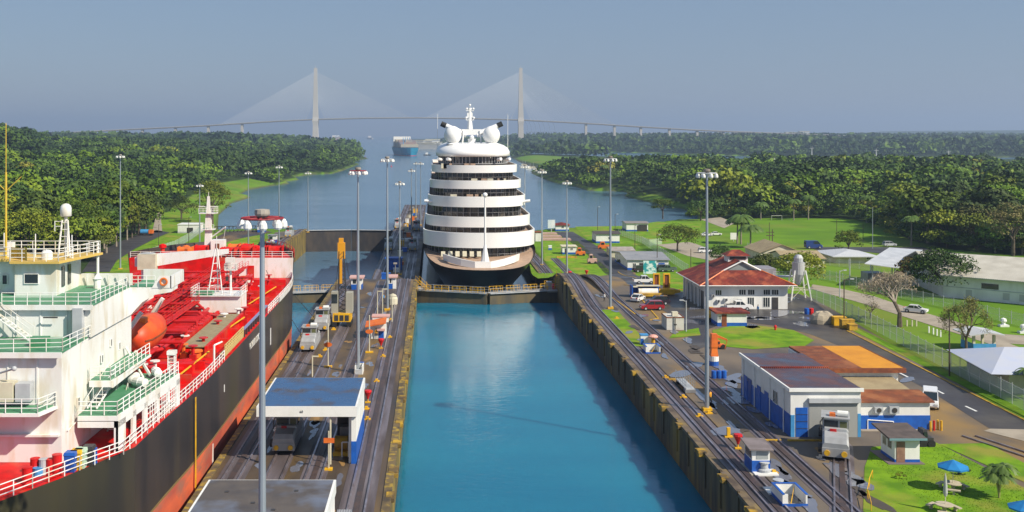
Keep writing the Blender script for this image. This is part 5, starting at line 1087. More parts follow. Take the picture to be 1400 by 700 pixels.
x0, x1, y, z, h = hp(1110, 1127, 366, 354); house('yellow walled house partly behind the spreading tree', 'house', x0-8, x1, y, y+14, z, h, beigeroof, wallmat=cream, ridge=1.6)
x0, x1, y, z, h = hp(1143, 1194, 360, 350); house('cream house with white hip roof and a small window', 'house', x0, x1, y, y+13, z, h, whiteroof, wallmat=cream, kind='hip', ridge=1.4, ov=1.6, wins=[(10, 1.7, 1.4, 1.0)])
# open white roofed shelter
x, y, z = G_(1193, 392); OS = thing('open_shelter', 'open sided shelter under a wide sloping white metal roof', 'shelter', (x, y, z))
x1_ = X_(1254, y); yb = y+16; pr = [(x-1.5, y-1.5), (x1_+3, y-1.5)]
yf_, yk_ = y-1.5, y+22; MB().loft([[(X_(1182, yf_), yf_, Z_(361, yf_)), (X_(1228, yf_), yf_, Z_(367, yf_)), (X_(1228, yf_), yf_, Z_(367, yf_)+.15), (X_(1182, yf_), yf_, Z_(361, yf_)+.15)], [(X_(1216, yk_), yk_, Z_(339, yk_)), (X_(1262, yk_), yk_, Z_(342.5, yk_)), (X_(1262, yk_), yk_, Z_(342.5, yk_)+.15), (X_(1216, yk_), yk_, Z_(339, yk_)+.15)]]).build('roof', mat('shelter_roof', (.50, .52, .55), .5, (.4, .42, .45), .4), OS)
for xx in (x, (x+x1_)/2, x1_):
    for yy in (y, y+13): MB().tube((xx, yy, z), (xx, yy, z+4.8), .13, n=6).build('post', ltgrey, OS)
MB().box(x, x1_, y+1, y+1.2, z, z+1.9).build('low_wall', white2, OS)
MB().box(x+1, x+5, y+5, y+9, z, z+2.4).build('store_room', grey, OS)
# long warehouse
x, y, z = G_(1296, 408); xe = X_(1500, y-14); WHs = thing('warehouse', 'long white warehouse with pale metal roof and dark strip windows', 'warehouse', (x, y, z))
A = (x, y+2); B = (xe, y-18); MB().prism([A, B, (xe+6, y+14), (x+4, y+30)], z-1, z+4.6).build('wall', white2, WHs)
MB().loft([[(A[0]-1, A[1]-1, z+4.6), (B[0], B[1]-1, z+4.6), (B[0], B[1]-1, z+4.8), (A[0]-1, A[1]-1, z+4.8)], [(x+1, y+17, z+7.9), (xe+3, y-1, z+7.9), (xe+3, y-1, z+8.1), (x+1, y+17, z+8.1)], [(x+4, y+31, z+4.6), (xe+6, y+15, z+4.6), (xe+6, y+15, z+4.8), (x+4, y+31, z+4.8)]]).build('roof', stripes(mat('warehouse_roof', (.56, .53, .45), .6, (.44, .41, .34), .3), 1.0, 'X', .88), WHs)
d_ = Vector((B[0]-A[0], B[1]-A[1], 0)).normalized(); n_ = Vector((d_.y, -d_.x, 0)); rz_ = math.atan2(d_.y, d_.x)
for s, w_, hz_ in ((9, 3.2, 3.1), (19, 5.5, 3.1), (33, 6, 3.1), (45, 5, 3.1)):
    p = Vector((*A, z+hz_))+d_*s+n_*.03; MB().obox(p, (w_, .08, 1.1), rz_).build('window', glass, WHs)
for s in (5, 12, 15, 24, 28): p = Vector((*A, z+1.3))+d_*s+n_*.02; MB().obox(p, (1.2, .06, 1.4), rz_).build('shutter', mat('pale_grey%d' % s, (.5, .5, .47), .7), WHs)
MB().obox(Vector((*A, z+2.35))+d_*25+n_*.03, (50, .1, .15), rz_).build('string_course', ltgrey, WHs)
for i in range(3): MB().obox((x+9+i*4.2, y+8-i*1.2, z+6.45), (.7, 3.2, .25), rz_, 0, rx=.19).build('roof_vent', dark, WHs)
# blue based shelter, white gate stones, corner house
x, y, z = G_(1336, 481); BS = thing('bus_shelter', 'small shelter with blue half walls and white curved roof by the outer road', 'shelter', (x, y, z))
xb_ = X_(1362, y); MB().box(x-.6, xb_, y, y+.15, z, z+1.25).box(x-.6, x-.45, y+.15, y+4, z, z+1.25).build('half_wall', ltblue, BS)
for xx in (x-.4, xb_-.2):
    for yy in (y+.3, y+3.8): MB().box(xx-.18, xx+.18, yy-.18, yy+.18, z, z+2.6).build('post', cream, BS)
MB().loft([[(x-1.5, y-.8, z+2.6), (x-1.5, y+4.8, z+2.6), (x-1.5, y+4.8, z+2.75), (x-1.5, y-.8, z+2.75)], [(x+1.5, y-.8, z+3.1), (x+1.5, y+4.8, z+3.1), (x+1.5, y+4.8, z+3.25), (x+1.5, y-.8, z+3.25)], [(xb_+1, y-.8, z+2.7), (xb_+1, y+4.8, z+2.7), (xb_+1, y+4.8, z+2.85), (xb_+1, y-.8, z+2.85)]]).build('roof', whiteroof, BS)
x, y, z = G_(1332, 540); hh_ = thing('corner_house', 'cream house with broad white roof behind the fence at the right edge', 'house', (82, 138, 5.2))
MB().box(76.5, 96, 139, 150, 4.2, 8.2).build('wall', cream, hh_)
MB().q([(73.2, 137.2, 8.2), (97, 134.8, 8.2), (96, 145, 9.9), (80, 146.5, 9.9)]).q([(73.2, 137.2, 8.2), (80, 146.5, 9.9), (75, 153, 8.2)]).q([(75, 153, 8.2), (80, 146.5, 9.9), (96, 145, 9.9), (97, 154, 8.2)]).q([(73.2, 137.2, 8.15), (97, 134.8, 8.15), (97, 154, 8.15), (75, 153, 8.15)]).build('roof', mat('bluewhite_roof', (.46, .50, .62), .5, (.5, .52, .58), .4), hh_)
pane_window(hh_, 84.5, 139, 6.9, 4.5, 1.5, nb=4); MB().box(79, 80, 138.9, 139, 5.2, 7.3).build('door', grey, hh_)
for u, v, l in ((1372, 446.5, 'white round gate stone left of the outer road junction'), (1399, 455.5, 'white round gate stone at the right edge of the picture')):
    x, y, z = G_(u, v); tag(MB().box(x-.8, x+.8, y-.5, y+.5, z, z+.35).lathe((x, y, z+.3), [(.35, 0), (.3, .4), (.55, .7), (.45, 1.1), (.05, 1.3)], 10).build('gate_stone', white, org=(x, y, z)), l, 'stone')
for i, u in enumerate((1270, 1276, 1281, 1286, 1240, 1247, 1253)):
    v = 455+(u-1270)*.35 if i < 4 else 446; x, y, z = G_(u, v); tag(MB().box(x-.1, x+.1, y-.1, y+.1, z, z+1.1).build('bollard', white if i < 4 else cream, org=(x, y, z)), 'white marker bollard on the grass right of the bare tree' if i < 4 else 'small cream marker post near the foot of the bare tree', 'bollard', 'white bollards beside the outer road' if i < 4 else 'cream marker posts by the bare tree')
# goal
x, y, z = G_(1055, 301); xg = X_(1069, y); tag(MB().path([(x, y, z), (x, y, z+2.2), (xg, y, z+2.2), (xg, y, z)], .06, 5).build('football_goal', white, org=(x, y, z)), 'white football goal at the back of the playing field', 'goal')
# ---------------------------------------------------------------- vehicles
def vehicle(kind, col, label, cat, loc, rz, s=1.0, grp=None):
    prof = {'suv': ([(-2.3, .35), (-2.35, .95), (-1.9, 1.1), (1.1, 1.12), (1.35, 1.05), (2.25, .92), (2.35, .45), (2.25, .3)], [(-2.1, 1.1), (-1.85, 1.72), (.45, 1.75), (1.25, 1.1)], 1.85),
            'car': ([(-2.1, .3), (-2.15, .85), (-1.4, .95), (1.0, .92), (2.0, .8), (2.15, .45), (2.05, .28)], [(-1.6, .93), (-1.0, 1.38), (.3, 1.42), (1.0, .92)], 1.72),
            'pickup': ([(-2.6, .45), (-2.65, 1.1), (-.7, 1.12), (1.2, 1.12), (2.5, 1.02), (2.6, .5), (2.5, .4)], [(-.85, 1.1), (-.7, 1.75), (.5, 1.78), (1.2, 1.12)], 1.85),
            'van': ([(-2.2, .3), (-2.25, 1.2), (1.2, 1.2), (2.1, 1.0), (2.25, .5), (2.1, .3)], [(-2.2, 1.2), (-2.1, 2.0), (.9, 2.02), (1.7, 1.15)], 1.8)}[kind]
    body, cabin, Wd = prof; r = thing({'suv': 'parked_suv', 'car': 'parked_car', 'pickup': 'pickup_truck', 'van': 'white_van'}[kind], label, cat, (0, 0, 0), grp)
    w = Wd/2
    MB().loft([[(x, y, z) for x, z in body] for y in (-w,)]+[[(x*.985, y, z) for x, z in body] for y in (-w*.97,)] if False else [[(x*(.96 if abs(y) > w*.98 else 1), y, z) for x, z in body] for y in (-w, -w*.93, w*.93, w)]).build('body', col, r, local=True)
    MB().loft([[(x*k+(1-k)*(-.2), y, z) for x, z in cabin] for y, k in ((-w*.9, 1), (w*.9, 1))]).build('windows', glass, r, local=True)
    tx = [c for c in cabin if c[1] > cabin[0][1]+.3]
    roof = MB().box(tx[0][0]-.05, tx[-1][0]+.05, -w*.88, w*.88, max(c[1] for c in cabin)-.04, max(c[1] for c in cabin)+.05)
    for y in (-w*.91, w*.91):
        for (a, b) in ((cabin[0], cabin[1]), (cabin[2], cabin[3]), ((cabin[1][0]*.35+cabin[2][0]*.65, cabin[0][1]), (cabin[1][0]*.35+cabin[2][0]*.65, cabin[2][1]))): roof.tube((a[0], y, a[1]), (b[0], y, b[1]), .055, n=4)
    if kind == 'van': roof.box(-2.15, -.3, -w*.93, w*.93, 1.1, 2.0)
    roof.build('roof', col, r, local=True)
    if kind == 'pickup': MB().box(-2.5, -1.0, -w*.85, w*.85, 1.08, 1.135).build('load_bed', dark, r, local=True)
    for x in (-1.4, 1.4):
        for y in (-w+.05, w-.05): wl = MB().tube((x, y-.12, .36), (x, y+.12, .36), .36, n=14).build('wheel', black, r, local=True); MB().tube((x, y-.14 if y < 0 else y+.125, .36), (x, y-.125 if y < 0 else y+.14, .36), .2, n=10).build('rim', ltgrey, wl, local=True)
    for y in (-w*.7, w*.7): MB().box(body[-2][0]-.12, body[-2][0]+.02, y-.2, y+.2, .62, .8).build('headlight', white, r, local=True); MB().box(body[0][0]-.06, body[0][0]+.05, y-.15, y+.15, .7, .95).build('tail_light', redp, r, local=True)
    r.location = loc; r.rotation_euler = (0, 0, rz); r.scale = (s,)*3; return r
silver = mat('car_silver', (.45, .47, .5), .3, coat=.5); cwhite = mat('car_white', (.8, .8, .8), .3, coat=.5); cred = mat('car_red', (.30, .012, .02), .25, coat=.6); cdark = mat('car_dark', (.03, .02, .03), .25, coat=.6)
def vp(kind, col, u, v, rz, label, cat='car', s=1.0, dz=.1): x, y, z = gnd(u, v); return vehicle(kind, col, label, cat, (x, y, z+dz), rz, s)
vp('suv', cred, 891, 424, PI+.05, 'dark red SUV parked front left in the yard by the white container')
vp('suv', cdark, 899, 417, PI+.05, 'dark purple car mostly hidden behind the red SUV')
vp('car', cwhite, 872, 412, 1.0, 'small white car nosing out beside the blue framed trailer')
vp('pickup', cwhite, 881, 388, 0, 'white pickup truck facing right before the green lawn', 'pickup')
vp('pickup', cwhite, 1010, 424.5, 0, 'white pickup truck parked against the red roofed hall', 'pickup')
vp('van', cwhite, 1272, 556, -2.0, 'white van at the corner of the rust roofed annex', 'van', 1.0)
vp('car', cwhite, 1252, 428, -.65, 'white car driving on the outer road right of the bare tree')
vp('suv', silver, 1216, 337, .1, 'pale vehicle parked in the lot by the forest edge')
vp('car', cwhite, 966, 323, 0, 'left of two white cars parked beyond the big leafy tree')
vp('car', cwhite, 979, 322, 0, 'right of two white cars parked beyond the big leafy tree')
vp('suv', cwhite, 964, 346, 0, 'white car passing behind the red roofed hall')
vp('suv', cdark, 876, 372, .3, 'dark blue car left of the billboard')
vp('suv', cdark, 903, 371, PI, 'dark car right of the billboard by the workshop')
vp('pickup', mat('car_green', (.10, .14, .12), .3), 912, 371.5, PI, 'dark green pickup at the right end of the workshop cars', 'pickup')
vp('car', silver, 886, 331, 0, 'silver car behind the big leafy tree trunk') if False else None
vp('van', mat('truck_blue', (.02, .05, .2), .4), 1112, 340, 0, 'dark blue box truck beside the beige roofed house', 'truck', 1.3)
# billboard
x, y, z = gnd(888.5, 378); bb = thing('billboard', 'teal and white picture billboard on legs behind the white pickup', 'billboard', (x, y, z))
bm_ = mat('billboard_picture', (.02, .30, .34), .5, (.65, .78, .76), .9, det=6, lo=.45, hi=.55); MB().box(x-1.7, x+1.7, y, y+.12, z+.7, z+4.1).build('picture_panel', bm_, bb)
for s in (-1.3, 1.3): MB().box(x+s-.1, x+s+.1, y+.12, y+.3, z, z+4).build('leg', ltgrey, bb)
x, y, z = gnd(754, 317); bb = thing('notice_board', 'white board with pale blue picture on the quay left of the red roofed booth', 'board', (x, y, z))
MB().box(x-1.5, x+1.5, y, y+.15, z+1.5, z+5).build('picture_panel', mat('pale_picture', (.5, .62, .68), .5, (.75, .78, .78), .6), bb); MB().box(x-.15, x+.15, y+.15, y+.4, z, z+4).build('leg', ltgrey, bb)
x, y, z = gnd(1003, 330); bb = thing('notice_board', 'small white board between the white cars and the tall palms', 'board', (x, y, z)); MB().box(x-1.2, x+1.2, y, y+.15, z+.7, z+3.2).build('picture_panel', white, bb); MB().box(x-.1, x+.1, y+.15, y+.3, z, z+3).build('leg', ltgrey, bb)
# container
x0, x1, y, z, h = hp(911.5, 935, 452, 434); ct = thing('cargo_container', 'white metal container box with rusty rim and a small unit on top', 'container', (x0, y, z+.1))
MB().box(x0, x1, y, y+4.2, z+.1, z+h).build('container_body', stripes(mat('container_white', (.66, .64, .58), .6, (.5, .44, .36), .6, lo=.5, hi=.8), 6, 'X', .9), ct)
MB().box(x0-.06, x1+.06, y-.06, y+.06, z+h-.08, z+h+.08).box(x0-.06, x0+.06, y+.06, y+4.2, z+h-.08, z+h+.08).box(x1-.06, x1+.06, y+.06, y+4.2, z+h-.08, z+h+.08).build('rim', rust, ct); MB().box(x0+1.2, x0+2.2, y+.8, y+1.8, z+h+.08, z+h+.8).build('roof_unit', cream, ct); MB().box((x0+x1)/2-.03, (x0+x1)/2+.03, y-.08, y-.01, z+.2, z+h-.1).box((x0+x1)/2-.25, (x0+x1)/2+.25, y-.1, y-.01, z+1, z+1.15).build('door_bar', dark, ct)
# blue framed trailer + yellow lifter
x, y, z = gnd(882, 407); tr = thing('tank_trailer', 'blue framed trailer carrying a long white tank under a cream cover', 'trailer', (x, y, z+.1))
MB().box(x-2.6, x+3.4, y+2.2, y+2.4, z+.1, z+2.4).box(x-2.8, x-2.6, y-.2, y+2.4, z+.1, z+2.5).build('frame', blue, tr)
MB().box(x-2.55, x-1.6, y-.2, y+2.2, z+2.2, z+2.4).box(x-2.6, x+3.4, y+.8, y+2.2, z+2.25, z+2.4).build('cover', cream, tr)
MB().tube((x-1.2, y+1.3, z+1.1), (x+2.9, y+1.3, z+1.1), .75, n=14).build('tank', shipwhite, tr); MB().box(x-2.4, x+4, y-.2, y+.6, z+.3, z+.9).build('chassis', mossm, tr)
for xx in (x-1.4, x+2.6): MB().tube((xx, y-.1, z+.45), (xx, y+.3, z+.45), .42, n=12).build('wheel', black, tr)
x, y, z = gnd(906, 404); yl = thing('gate_lifting_frame', 'yellow lifting machine with two upright rectangular towers', 'machine', (x, y, z+.1))
MB().box(x-1.6, x+2.6, y, y+2.4, z+.2, z+1.3).build('chassis', yellow, yl); MB().loft([[(x+2.6, y, z+.4), (x+2.6, y+2.4, z+.4), (x+2.6, y+2.4, z+1.3), (x+2.6, y, z+1.3)], [(x+3.9, y+.3, z+.6), (x+3.9, y+2.1, z+.6), (x+3.9, y+2.1, z+1.0), (x+3.9, y+.3, z+1.0)]]).build('front_ramp', yellow, yl)
for xx in (x-1.5, x+.7):
    MB().box(xx, xx+.25, y+2.4, y+3.0, z+.1, z+4.4).box(xx+1.2, xx+1.45, y+2.4, y+3.0, z+.1, z+4.4).box(xx+.25, xx+1.2, y+2.4, y+3.0, z+4.1, z+4.4).box(xx+.25, xx+1.2, y+2.7, y+2.8, z+1.2, z+4.1).build('tower', orange if False else yellow, yl); MB().box(xx+.35, xx+1.1, y+2.6, y+2.69, z+1.4, z+4).build('tower_opening', rust, yl)
# machines on the far lawn
def machine(u, v, w, h, m, label, name='yard_machine', cat='machine', d=1.6):
    x, y, z = gnd(u, v); r = thing(name, label, cat, (x, y, z+.05)); MB().box(x-w/2, x+w/2, y, y+d, z+.35, z+h*.55).build('chassis', m, r)
    MB().loft([[(x-w*.35, y+.1, z+h*.55), (x+w*.1, y+.1, z+h*.55), (x+w*.1, y+d-.1, z+h*.55), (x-w*.35, y+d-.1, z+h*.55)], [(x-w*.28, y+.2, z+h), (x+w*.05, y+.2, z+h), (x+w*.05, y+d-.2, z+h), (x-w*.28, y+d-.2, z+h)]]).build('cab', m, r)
    MB().box(x-w*.25, x+w*.02, y+.04, y+.1, z+h*.62, z+h*.9).build('cab_window', glass, r)
    for xx in (x-w*.33, x+w*.33): MB().tube((xx, y-.1, z+.4), (xx, y+.25, z+.4), .42, n=12).build('wheel', black, r)
    return r
machine(794, 350, 3.0, 2.6, orange, 'orange digger beside the white and blue lawn hut')
machine(810, 361, 2.8, 2.9, mat('pinkish', (.55, .35, .30), .6), 'pale pink and orange road roller at the edge of the shore road')
machine(826, 341, 4.0, 2.6, orange, 'orange loader parked between the shore road and the workshop')
machine(976, 440.5, 1.9, 2.6, yellow, 'yellow forklift left of the red roofed booth')
machine(1268, 612, 1.4, 1.9, dark, 'dark rail trolley with black engine at the end of the old railway')
machine(984, 478, 1.8, 1.4, orange, 'small orange compressor behind the orange jib crane', d=1.2)
x, y, z = gnd(775, 353); tag(MB().box(x-3.2, x+3.2, y, y+.5, z, z+.6).build('yellow_beam', mossm, org=(x, y, z)), 'long yellow beam lying on the lawn below the white hut', 'beam')
x, y, z = gnd(1128, 444); tarp = mat('tarpaulin', (.42, .36, .26), .8, (.28, .24, .18), 1.0)
mb = MB().loft([[(x+r*math.cos(t)*1.5, y+1.2+r*math.sin(t), z+zz2+(.12*math.sin(5*t))) for t in [k*PI/7 for k in range(14)]] for zz2, r in ((0, 1.5), (.8, 1.5), (1.6, 1.25), (2.1, .8), (2.25, .2))]); tag(mb.build('covered_heap', tarp, org=(x, y, z)), 'heap covered with a pale brown tarpaulin by the fence corner', 'heap')
for u, v, l in ((1149, 446, 'yellow crate left of the dark lamp post by the fence'), (1160, 450, 'orange yellow crate right of the dark lamp post by the fence'), (1167, 452.5, 'half size rusty yellow crate at the fence foot')):
    x, y, z = gnd(u, v); s = .7 if 'half' in l else 1.1; tag(MB().box(x-s, x+s, y, y+1.4, z+.1, z+1.3*s+.1).box(x-s-.06, x+s+.06, y-.06, y+1.46, z+1.3*s+.1, z+1.3*s+.22).build('crate', yellow if 'left' in l else mossm, org=(x, y, z)), l, 'crate')
for i, (u, m, l) in enumerate(((1103, blue, 'blue drum at the silo foot'), (1109, redp, 'red drum right of the blue one at the silo foot'))): x, y, z = gnd(u, 430); tag(MB().lathe((x, y, z), [(.45, 0), (.48, .6), (.45, 1.2), (.05, 1.22)], 10).build('drum', m, org=(x, y, z)), l, 'drum')
# ---------------------------------------------------------------- towing locomotive
lgrey = mat('loco_grey', (.36, .37, .38), .45, (.26, .26, .26), .8, lo=.4, hi=.8, obj=True)
def loco(label, loc, rz=0, body=lgrey, s=1):
    r = thing('towing_locomotive', label, 'locomotive', (0, 0, 0), 'towing locomotives on the lock tracks')
    MB().box(-1.35, 1.35, -4.4, 4.4, .35, 1.25).build('chassis', body, r, local=True)
    MB().loft([[(x, y, z) for x, z in ((-1.3, 1.25), (1.3, 1.25), (1.3, h1), (1.1, h1+.25), (-1.1, h1+.25), (-1.3, h1))] for y, h1 in ((-4.3, 1.5), (-3.9, 2.0), (-2.2, 2.25), (-2.15, 2.5), (-1.6, 2.55))]).build('hood', body, r, local=True)
    MB().loft([[(x, y, z) for x, z in ((-1.3, 1.25), (1.3, 1.25), (1.3, h1), (1.1, h1+.25), (-1.1, h1+.25), (-1.3, h1))] for y, h1 in ((4.3, 1.5), (3.9, 2.0), (1.2, 2.3))]).build('hood', body, r, local=True)
    cb = MB().box(-1.3, 1.3, -1.6, 1.2, 1.25, 3.7).build('cab', body, r, local=True)
    MB().box(-1.15, .25, -1.66, -1.61, 2.65, 3.5).build('window', glass, cb, local=True); MB().box(.45, 1.15, -1.66, -1.61, 2.65, 3.45).build('window', mat('olive_glass', (.12, .13, .06), .2) if 'olive_glass' not in MATS else MATS['olive_glass'], cb, local=True)
    for x in (-1.34, 1.31): MB().box(x, x+.03, -1.2, .8, 2.6, 3.4).build('window', glass, cb, local=True)
    MB().box(-1.45, 1.45, -1.8, 1.4, 3.7, 3.82).build('roof', body, cb, local=True)
    MB().tube((.2, -.8, 4.12), (1.3, -.8, 4.12), .33, n=12).build('roof_tank', white, r, local=True)
    MB().box(-.6, 0, -1.2, -.5, 3.82, 4.15).build('beacon', orange, r, local=True)
    MB().box(-.55, .1, -2.32, -2.1, 2.3, 2.75).build('warning_lamp', redp, r, local=True)
    MB().path([(-1.5, -1.9, 2.2), (-1.55, -1.9, 3.3), (-1.2, -2.1, 3.9)], .06, 5).build('cable_arm', dark, r, local=True)
    for x in (-.85, .85):
        for y, d in ((-4.4, -1), (4.4, 1)): MB().tube((x, y, .75), (x, y+d*.18, .75), .3, n=12).build('buffer', yellow, r, local=True)
    for x in (-1.1, 1.1):
        for y in (-3, -1.6, 1.6, 3): MB().tube((x-.1, y, .42), (x+.1, y, .42), .42, n=12).build('wheel', dark, r, local=True)
    for y in (-3, 3): MB().tube((-1.36, y, .9), (-1.75, y, .9), .5, n=12).build('winch_drum', dark, r, local=True)
    r.location = loc; r.rotation_euler = (0, 0, rz); r.scale = (s,)*3; return r
LC = loco('grey towing locomotive standing in front of the engine shed shutter', (43.9, 114.3, 5.3), rz=-.36)
GR = 'towing locomotives on the lock tracks'
dup(LC, (-20.1, 169, 5.35), scale=.9, label='nearer of the two towing locomotives waiting beside the tanker bow')
dup(LC, (-19.9, 186, 5.35), scale=.9, label='farther of the two towing locomotives waiting beside the tanker bow')
dup(LC, (-16.3, 116.5, 5.3), scale=.9, label='towing locomotive parked under the flat pavilion roof')
for x, y, l in ((-15.4, 352, 'towing locomotive on the left track of the far centre wall'), (-7.3, 352, 'towing locomotive on the right track of the far centre wall'), (-15.4, 440, 'farthest towing locomotive on the left track of the centre wall'), (-7.3, 430, 'farthest towing locomotive on the right track of the centre wall')):
    dup(LC, (x, y, zc(y)+.1), label=l)
for y, l in ((372, 'towing locomotive nearest the tanker bow on the far left wall'), (420, 'towing locomotive on the raised end of the far left wall')): dup(LC, (-58.4, y, zl(y)+.1), label=l)
# ---------------------------------------------------------------- yard things
def capstan(x, y, z, label): 
    r = thing('capstan', label, 'capstan', (x, y, z)); MB().box(x-1.2, x+1.2, y-.9, y+.9, z, z+.18).build('base_plate', white, r); MB().lathe((x, y, z+.18), [(.6, 0), (.6, .25), (.38, .35), (.38, .8), (.52, .9), (.52, 1.0), (.05, 1.02)], 14).build('drum', ltgrey, r); return r
x, y, z = gnd(1045, 648); capstan(x, y, z+.06, 'white capstan close in front of the blue and white control booth')
x, y, z = gnd(1064, 673); capstan(x, y, z+.06, 'white capstan beside the blue trimmed stair box')
x0, x1, y, z, h = hp(1028, 1053, 648, 619.5); kb = thing('control_booth', 'blue and white control booth with dark sloping roof on the right wall', 'booth', (x0, y, z+.06))
MB().box(x0-.25, x1+.35, y-.7, y+3.2, z, z+.12).build('slab', pale, kb); MB().box(x0, x1, y, y+2.6, z+.12, z+1.35).build('lower_wall', blue, kb); MB().box(x0+.03, x1-.03, y+.03, y+2.57, z+1.35, z+2.45).build('upper_wall', white, kb)
MB().box(x0+.45, x1-.2, y-.0, y+.03, z+1.5, z+2.3).build('window', mat('dim_glass', (.35, .38, .38), .15), kb); MB().box(x0-.0, x0+.03, y+.3, y+2.3, z+1.5, z+2.3).build('window', glass, kb)
MB().loft([[(x0-.35, y-.4, z+2.5), (x1+.25, y-.4, z+2.45), (x1+.25, y-.4, z+2.57), (x0-.35, y-.4, z+2.62)], [(x0-.35, y+2.9, z+2.75), (x1+.25, y+2.9, z+2.7), (x1+.25, y+2.9, z+2.82), (x0-.35, y+2.9, z+2.87)]]).build('roof', mat('booth_roof', (.16, .13, .12), .5, (.24, .2, .2), .8), kb)
def stair_box(u0, u1, v, label, wd=None, d=3.2, hh=1.15):
    x0, x1, y, z, h = hp(u0, u1, v, v-20); r = thing('stair_box', label, 'stair enclosure', (x0, y, z+.06)); t = .16
    MB().box(x0, x0+t, y, y+d, z, z+hh).box(x1-t, x1, y, y+d, z, z+hh).box(x0+t, x1-t, y+d-t, y+d, z, z+hh).box(x0+t, x0+t+.35, y, y+t, z, z+hh).build('parapet', white, r)
    MB().box(x0-.04, x0+t+.04, y-.04, y+d+.04, z+hh, z+hh+.07).box(x1-t-.04, x1+.04, y-.04, y+d+.04, z+hh, z+hh+.07).box(x0+t+.04, x1-t-.04, y+d-t-.04, y+d+.04, z+hh, z+hh+.07).build('blue_coping', blue, r)
    MB().box(x0-.03, x0, y-.03, y+d, z, z+.35).box(x0-.03, x1+.03, y-.06, y-.03, z, z+.3).build('blue_plinth', blue, r)
    MB().box(x0+t, x1-t, y+.1, y+d-t, z+.0, z+.1).build('stair_floor', pale, r)
    MB().tube((x0+.9, y+.4, z+.1), (x1-.35, y+d-.6, z+1.0), .04, n=5).build('handrail', yellow, r); return r
stair_box(1070, 1104, 693, 'white stair opening box with blue coping at the lower edge')
stair_box(883, 903, 484, 'small white and blue stair box beside the pink topped post', d=2.4)
x0, x1, y, z, h = hp(876, 886, 472, 459); r = thing('telephone_cabinet', 'narrow blue and white cabinet at the end of the grass strip', 'cabinet', (x0, y, z)); MB().box(x0, x1, y, y+1, z, z+h).build('cabinet_body', white, r); MB().box(x0-.05, x1+.05, y-.05, y+1.05, z+h, z+h+.2).build('cabinet_top', ltblue, r); MB().box(x0-.02, x0+.5, y-.03, y-.01, z, z+h*.7).build('door', blue, r)
x, y, z = gnd(893, 473); r = thing('lifebuoy_post', 'yellow post with round pink cover beside the narrow cabinet', 'post', (x, y, z)); MB().tube((x, y, z), (x, y, z+1.4), .3, n=8).build('post', yellow, r); MB().lathe((x, y, z+1.4), [(.1, -.1), (.75, 0), (.8, .15), (.5, .4), (.05, .5)], 12).build('cover', mat('pink', (.7, .35, .28), .6), r)
# jib crane
x, y, z = gnd(976, 500); r = thing('jib_crane', 'orange jib crane on a white and blue round pedestal', 'crane', (x, y, z))
MB().lathe((x, y, z), [(.7, 0), (.7, .75)], 14).build('blue_pedestal', blue, r); MB().lathe((x, y, z+.75), [(.72, 0), (.72, .7), (.3, .75)], 14).build('white_pedestal', white, r)
MB().loft([[(x+sx*w, y+sy*w, z+h_) for sx, sy in ((-1, -1), (1, -1), (1, 1), (-1, 1))] for h_, w in ((1.5, .55), (2.6, .42), (2.9, .5), (4.8, .42))]).build('column', orange, r)
MB().tube((x, y, z+4.6), (x+1.9, y-.3, z+3.9), .3, .16, n=4).tube((x+1.9, y-.3, z+3.9), (x+1.6, y-.2, z+2.6), .06, n=4).build('jib', orange, r)
for i in range(3): x, y, z = gnd(976+i*7, 518); tag(MB().lathe((x, y, z+.1), [(.34, 0), (.36, .5), (.34, 1.05), (.05, 1.06)], 12).build('drum', blue, org=(x, y, z+.1)), ['leftmost', 'middle', 'rightmost'][i]+' of the three blue drums on the pallet by the tall light mast', 'drum', 'blue drums on a pallet')
x, y, z = gnd(983, 519.5); tag(MB().box(x-1.5, x+2.4, y-.4, y+.9, z, z+.1).build('pallet', wood, org=(x, y, z)), 'low pallet under the three blue drums', 'pallet')
# gangway cart
x, y, z = gnd(943, 537); r = thing('gangway_cart', 'grey wheeled steps with thin handrails standing between the tracks', 'cart', (x, y, z+.06))
MB().box(x-.6, x+.6, y-.4, y+5.6, z+.5, z+.62).build('platform', ltgrey, r); MB().railing([(x-.6, y-.4, z+.6), (x-.6, y+5.6, z+.6)], 1.2, 1, .035).railing([(x+.6, y-.4, z+.6), (x+.6, y+5.6, z+.6)], 1.2, 1, .035).build('railing', galv, r)
MB().box(x-.7, x+.7, y-.5, y+.5, z+.1, z+.5).build('tool_box', grey, r)
for yy in (y+.8, y+4.6): MB().tube((x-.7, yy, z+.3), (x+.7, yy, z+.3), .28, n=10).build('wheels', black, r)
# yellow posts, feet, red wrapped signal
def foot(u, v, label, h=0, f=gz0, w=.45):
    x, y, z = G_(u, v, f); r = thing('mooring_stand', label, 'stand', (x, y, z+.06)); MB().box(x-w, x+w, y-.25, y+.25, z, z+.18).build('base', yellow, r)
    MB().box(x-.18, x+.18, y-.18, y+.18, z+.18, z+.42+h).build('stub', yellow, r); return r
foot(996, 598, 'thin yellow stand left of the red wrapped signal', h=.7); foot(969, 566, 'yellow stand at the foot of the nearest tall mast'); foot(956, 570, 'low yellow stand just left of the mast foot')
foot(910, 517, 'low yellow stand between the tracks left of the drums'); foot(934, 544, 'low yellow stand in front of the grey wheeled steps'); foot(1058, 648, 'low yellow stand right of the control booth'); foot(843, 436, 'low yellow stand at the mast on the grass strip')
def wrapped(u, v, label, f=gz0):
    x, y, z = G_(u, v, f); r = thing('wrapped_signal', label, 'signal', (x, y, z+.06)); MB().box(x-.35, x+.35, y-.2, y+.2, z, z+.2).tube((x, y, z), (x, y, z+.9), .07, n=6).build('stand', yellow, r)
    MB().lathe((x, y, z+.55), [(.12, 0), (.2, .3), (.5, .9), (.45, 1.1), (.1, 1.15)], 10).build('cover', redp, r); return r
wrapped(1009, 614, 'red cloth covered signal on a yellow foot left of the control booth')
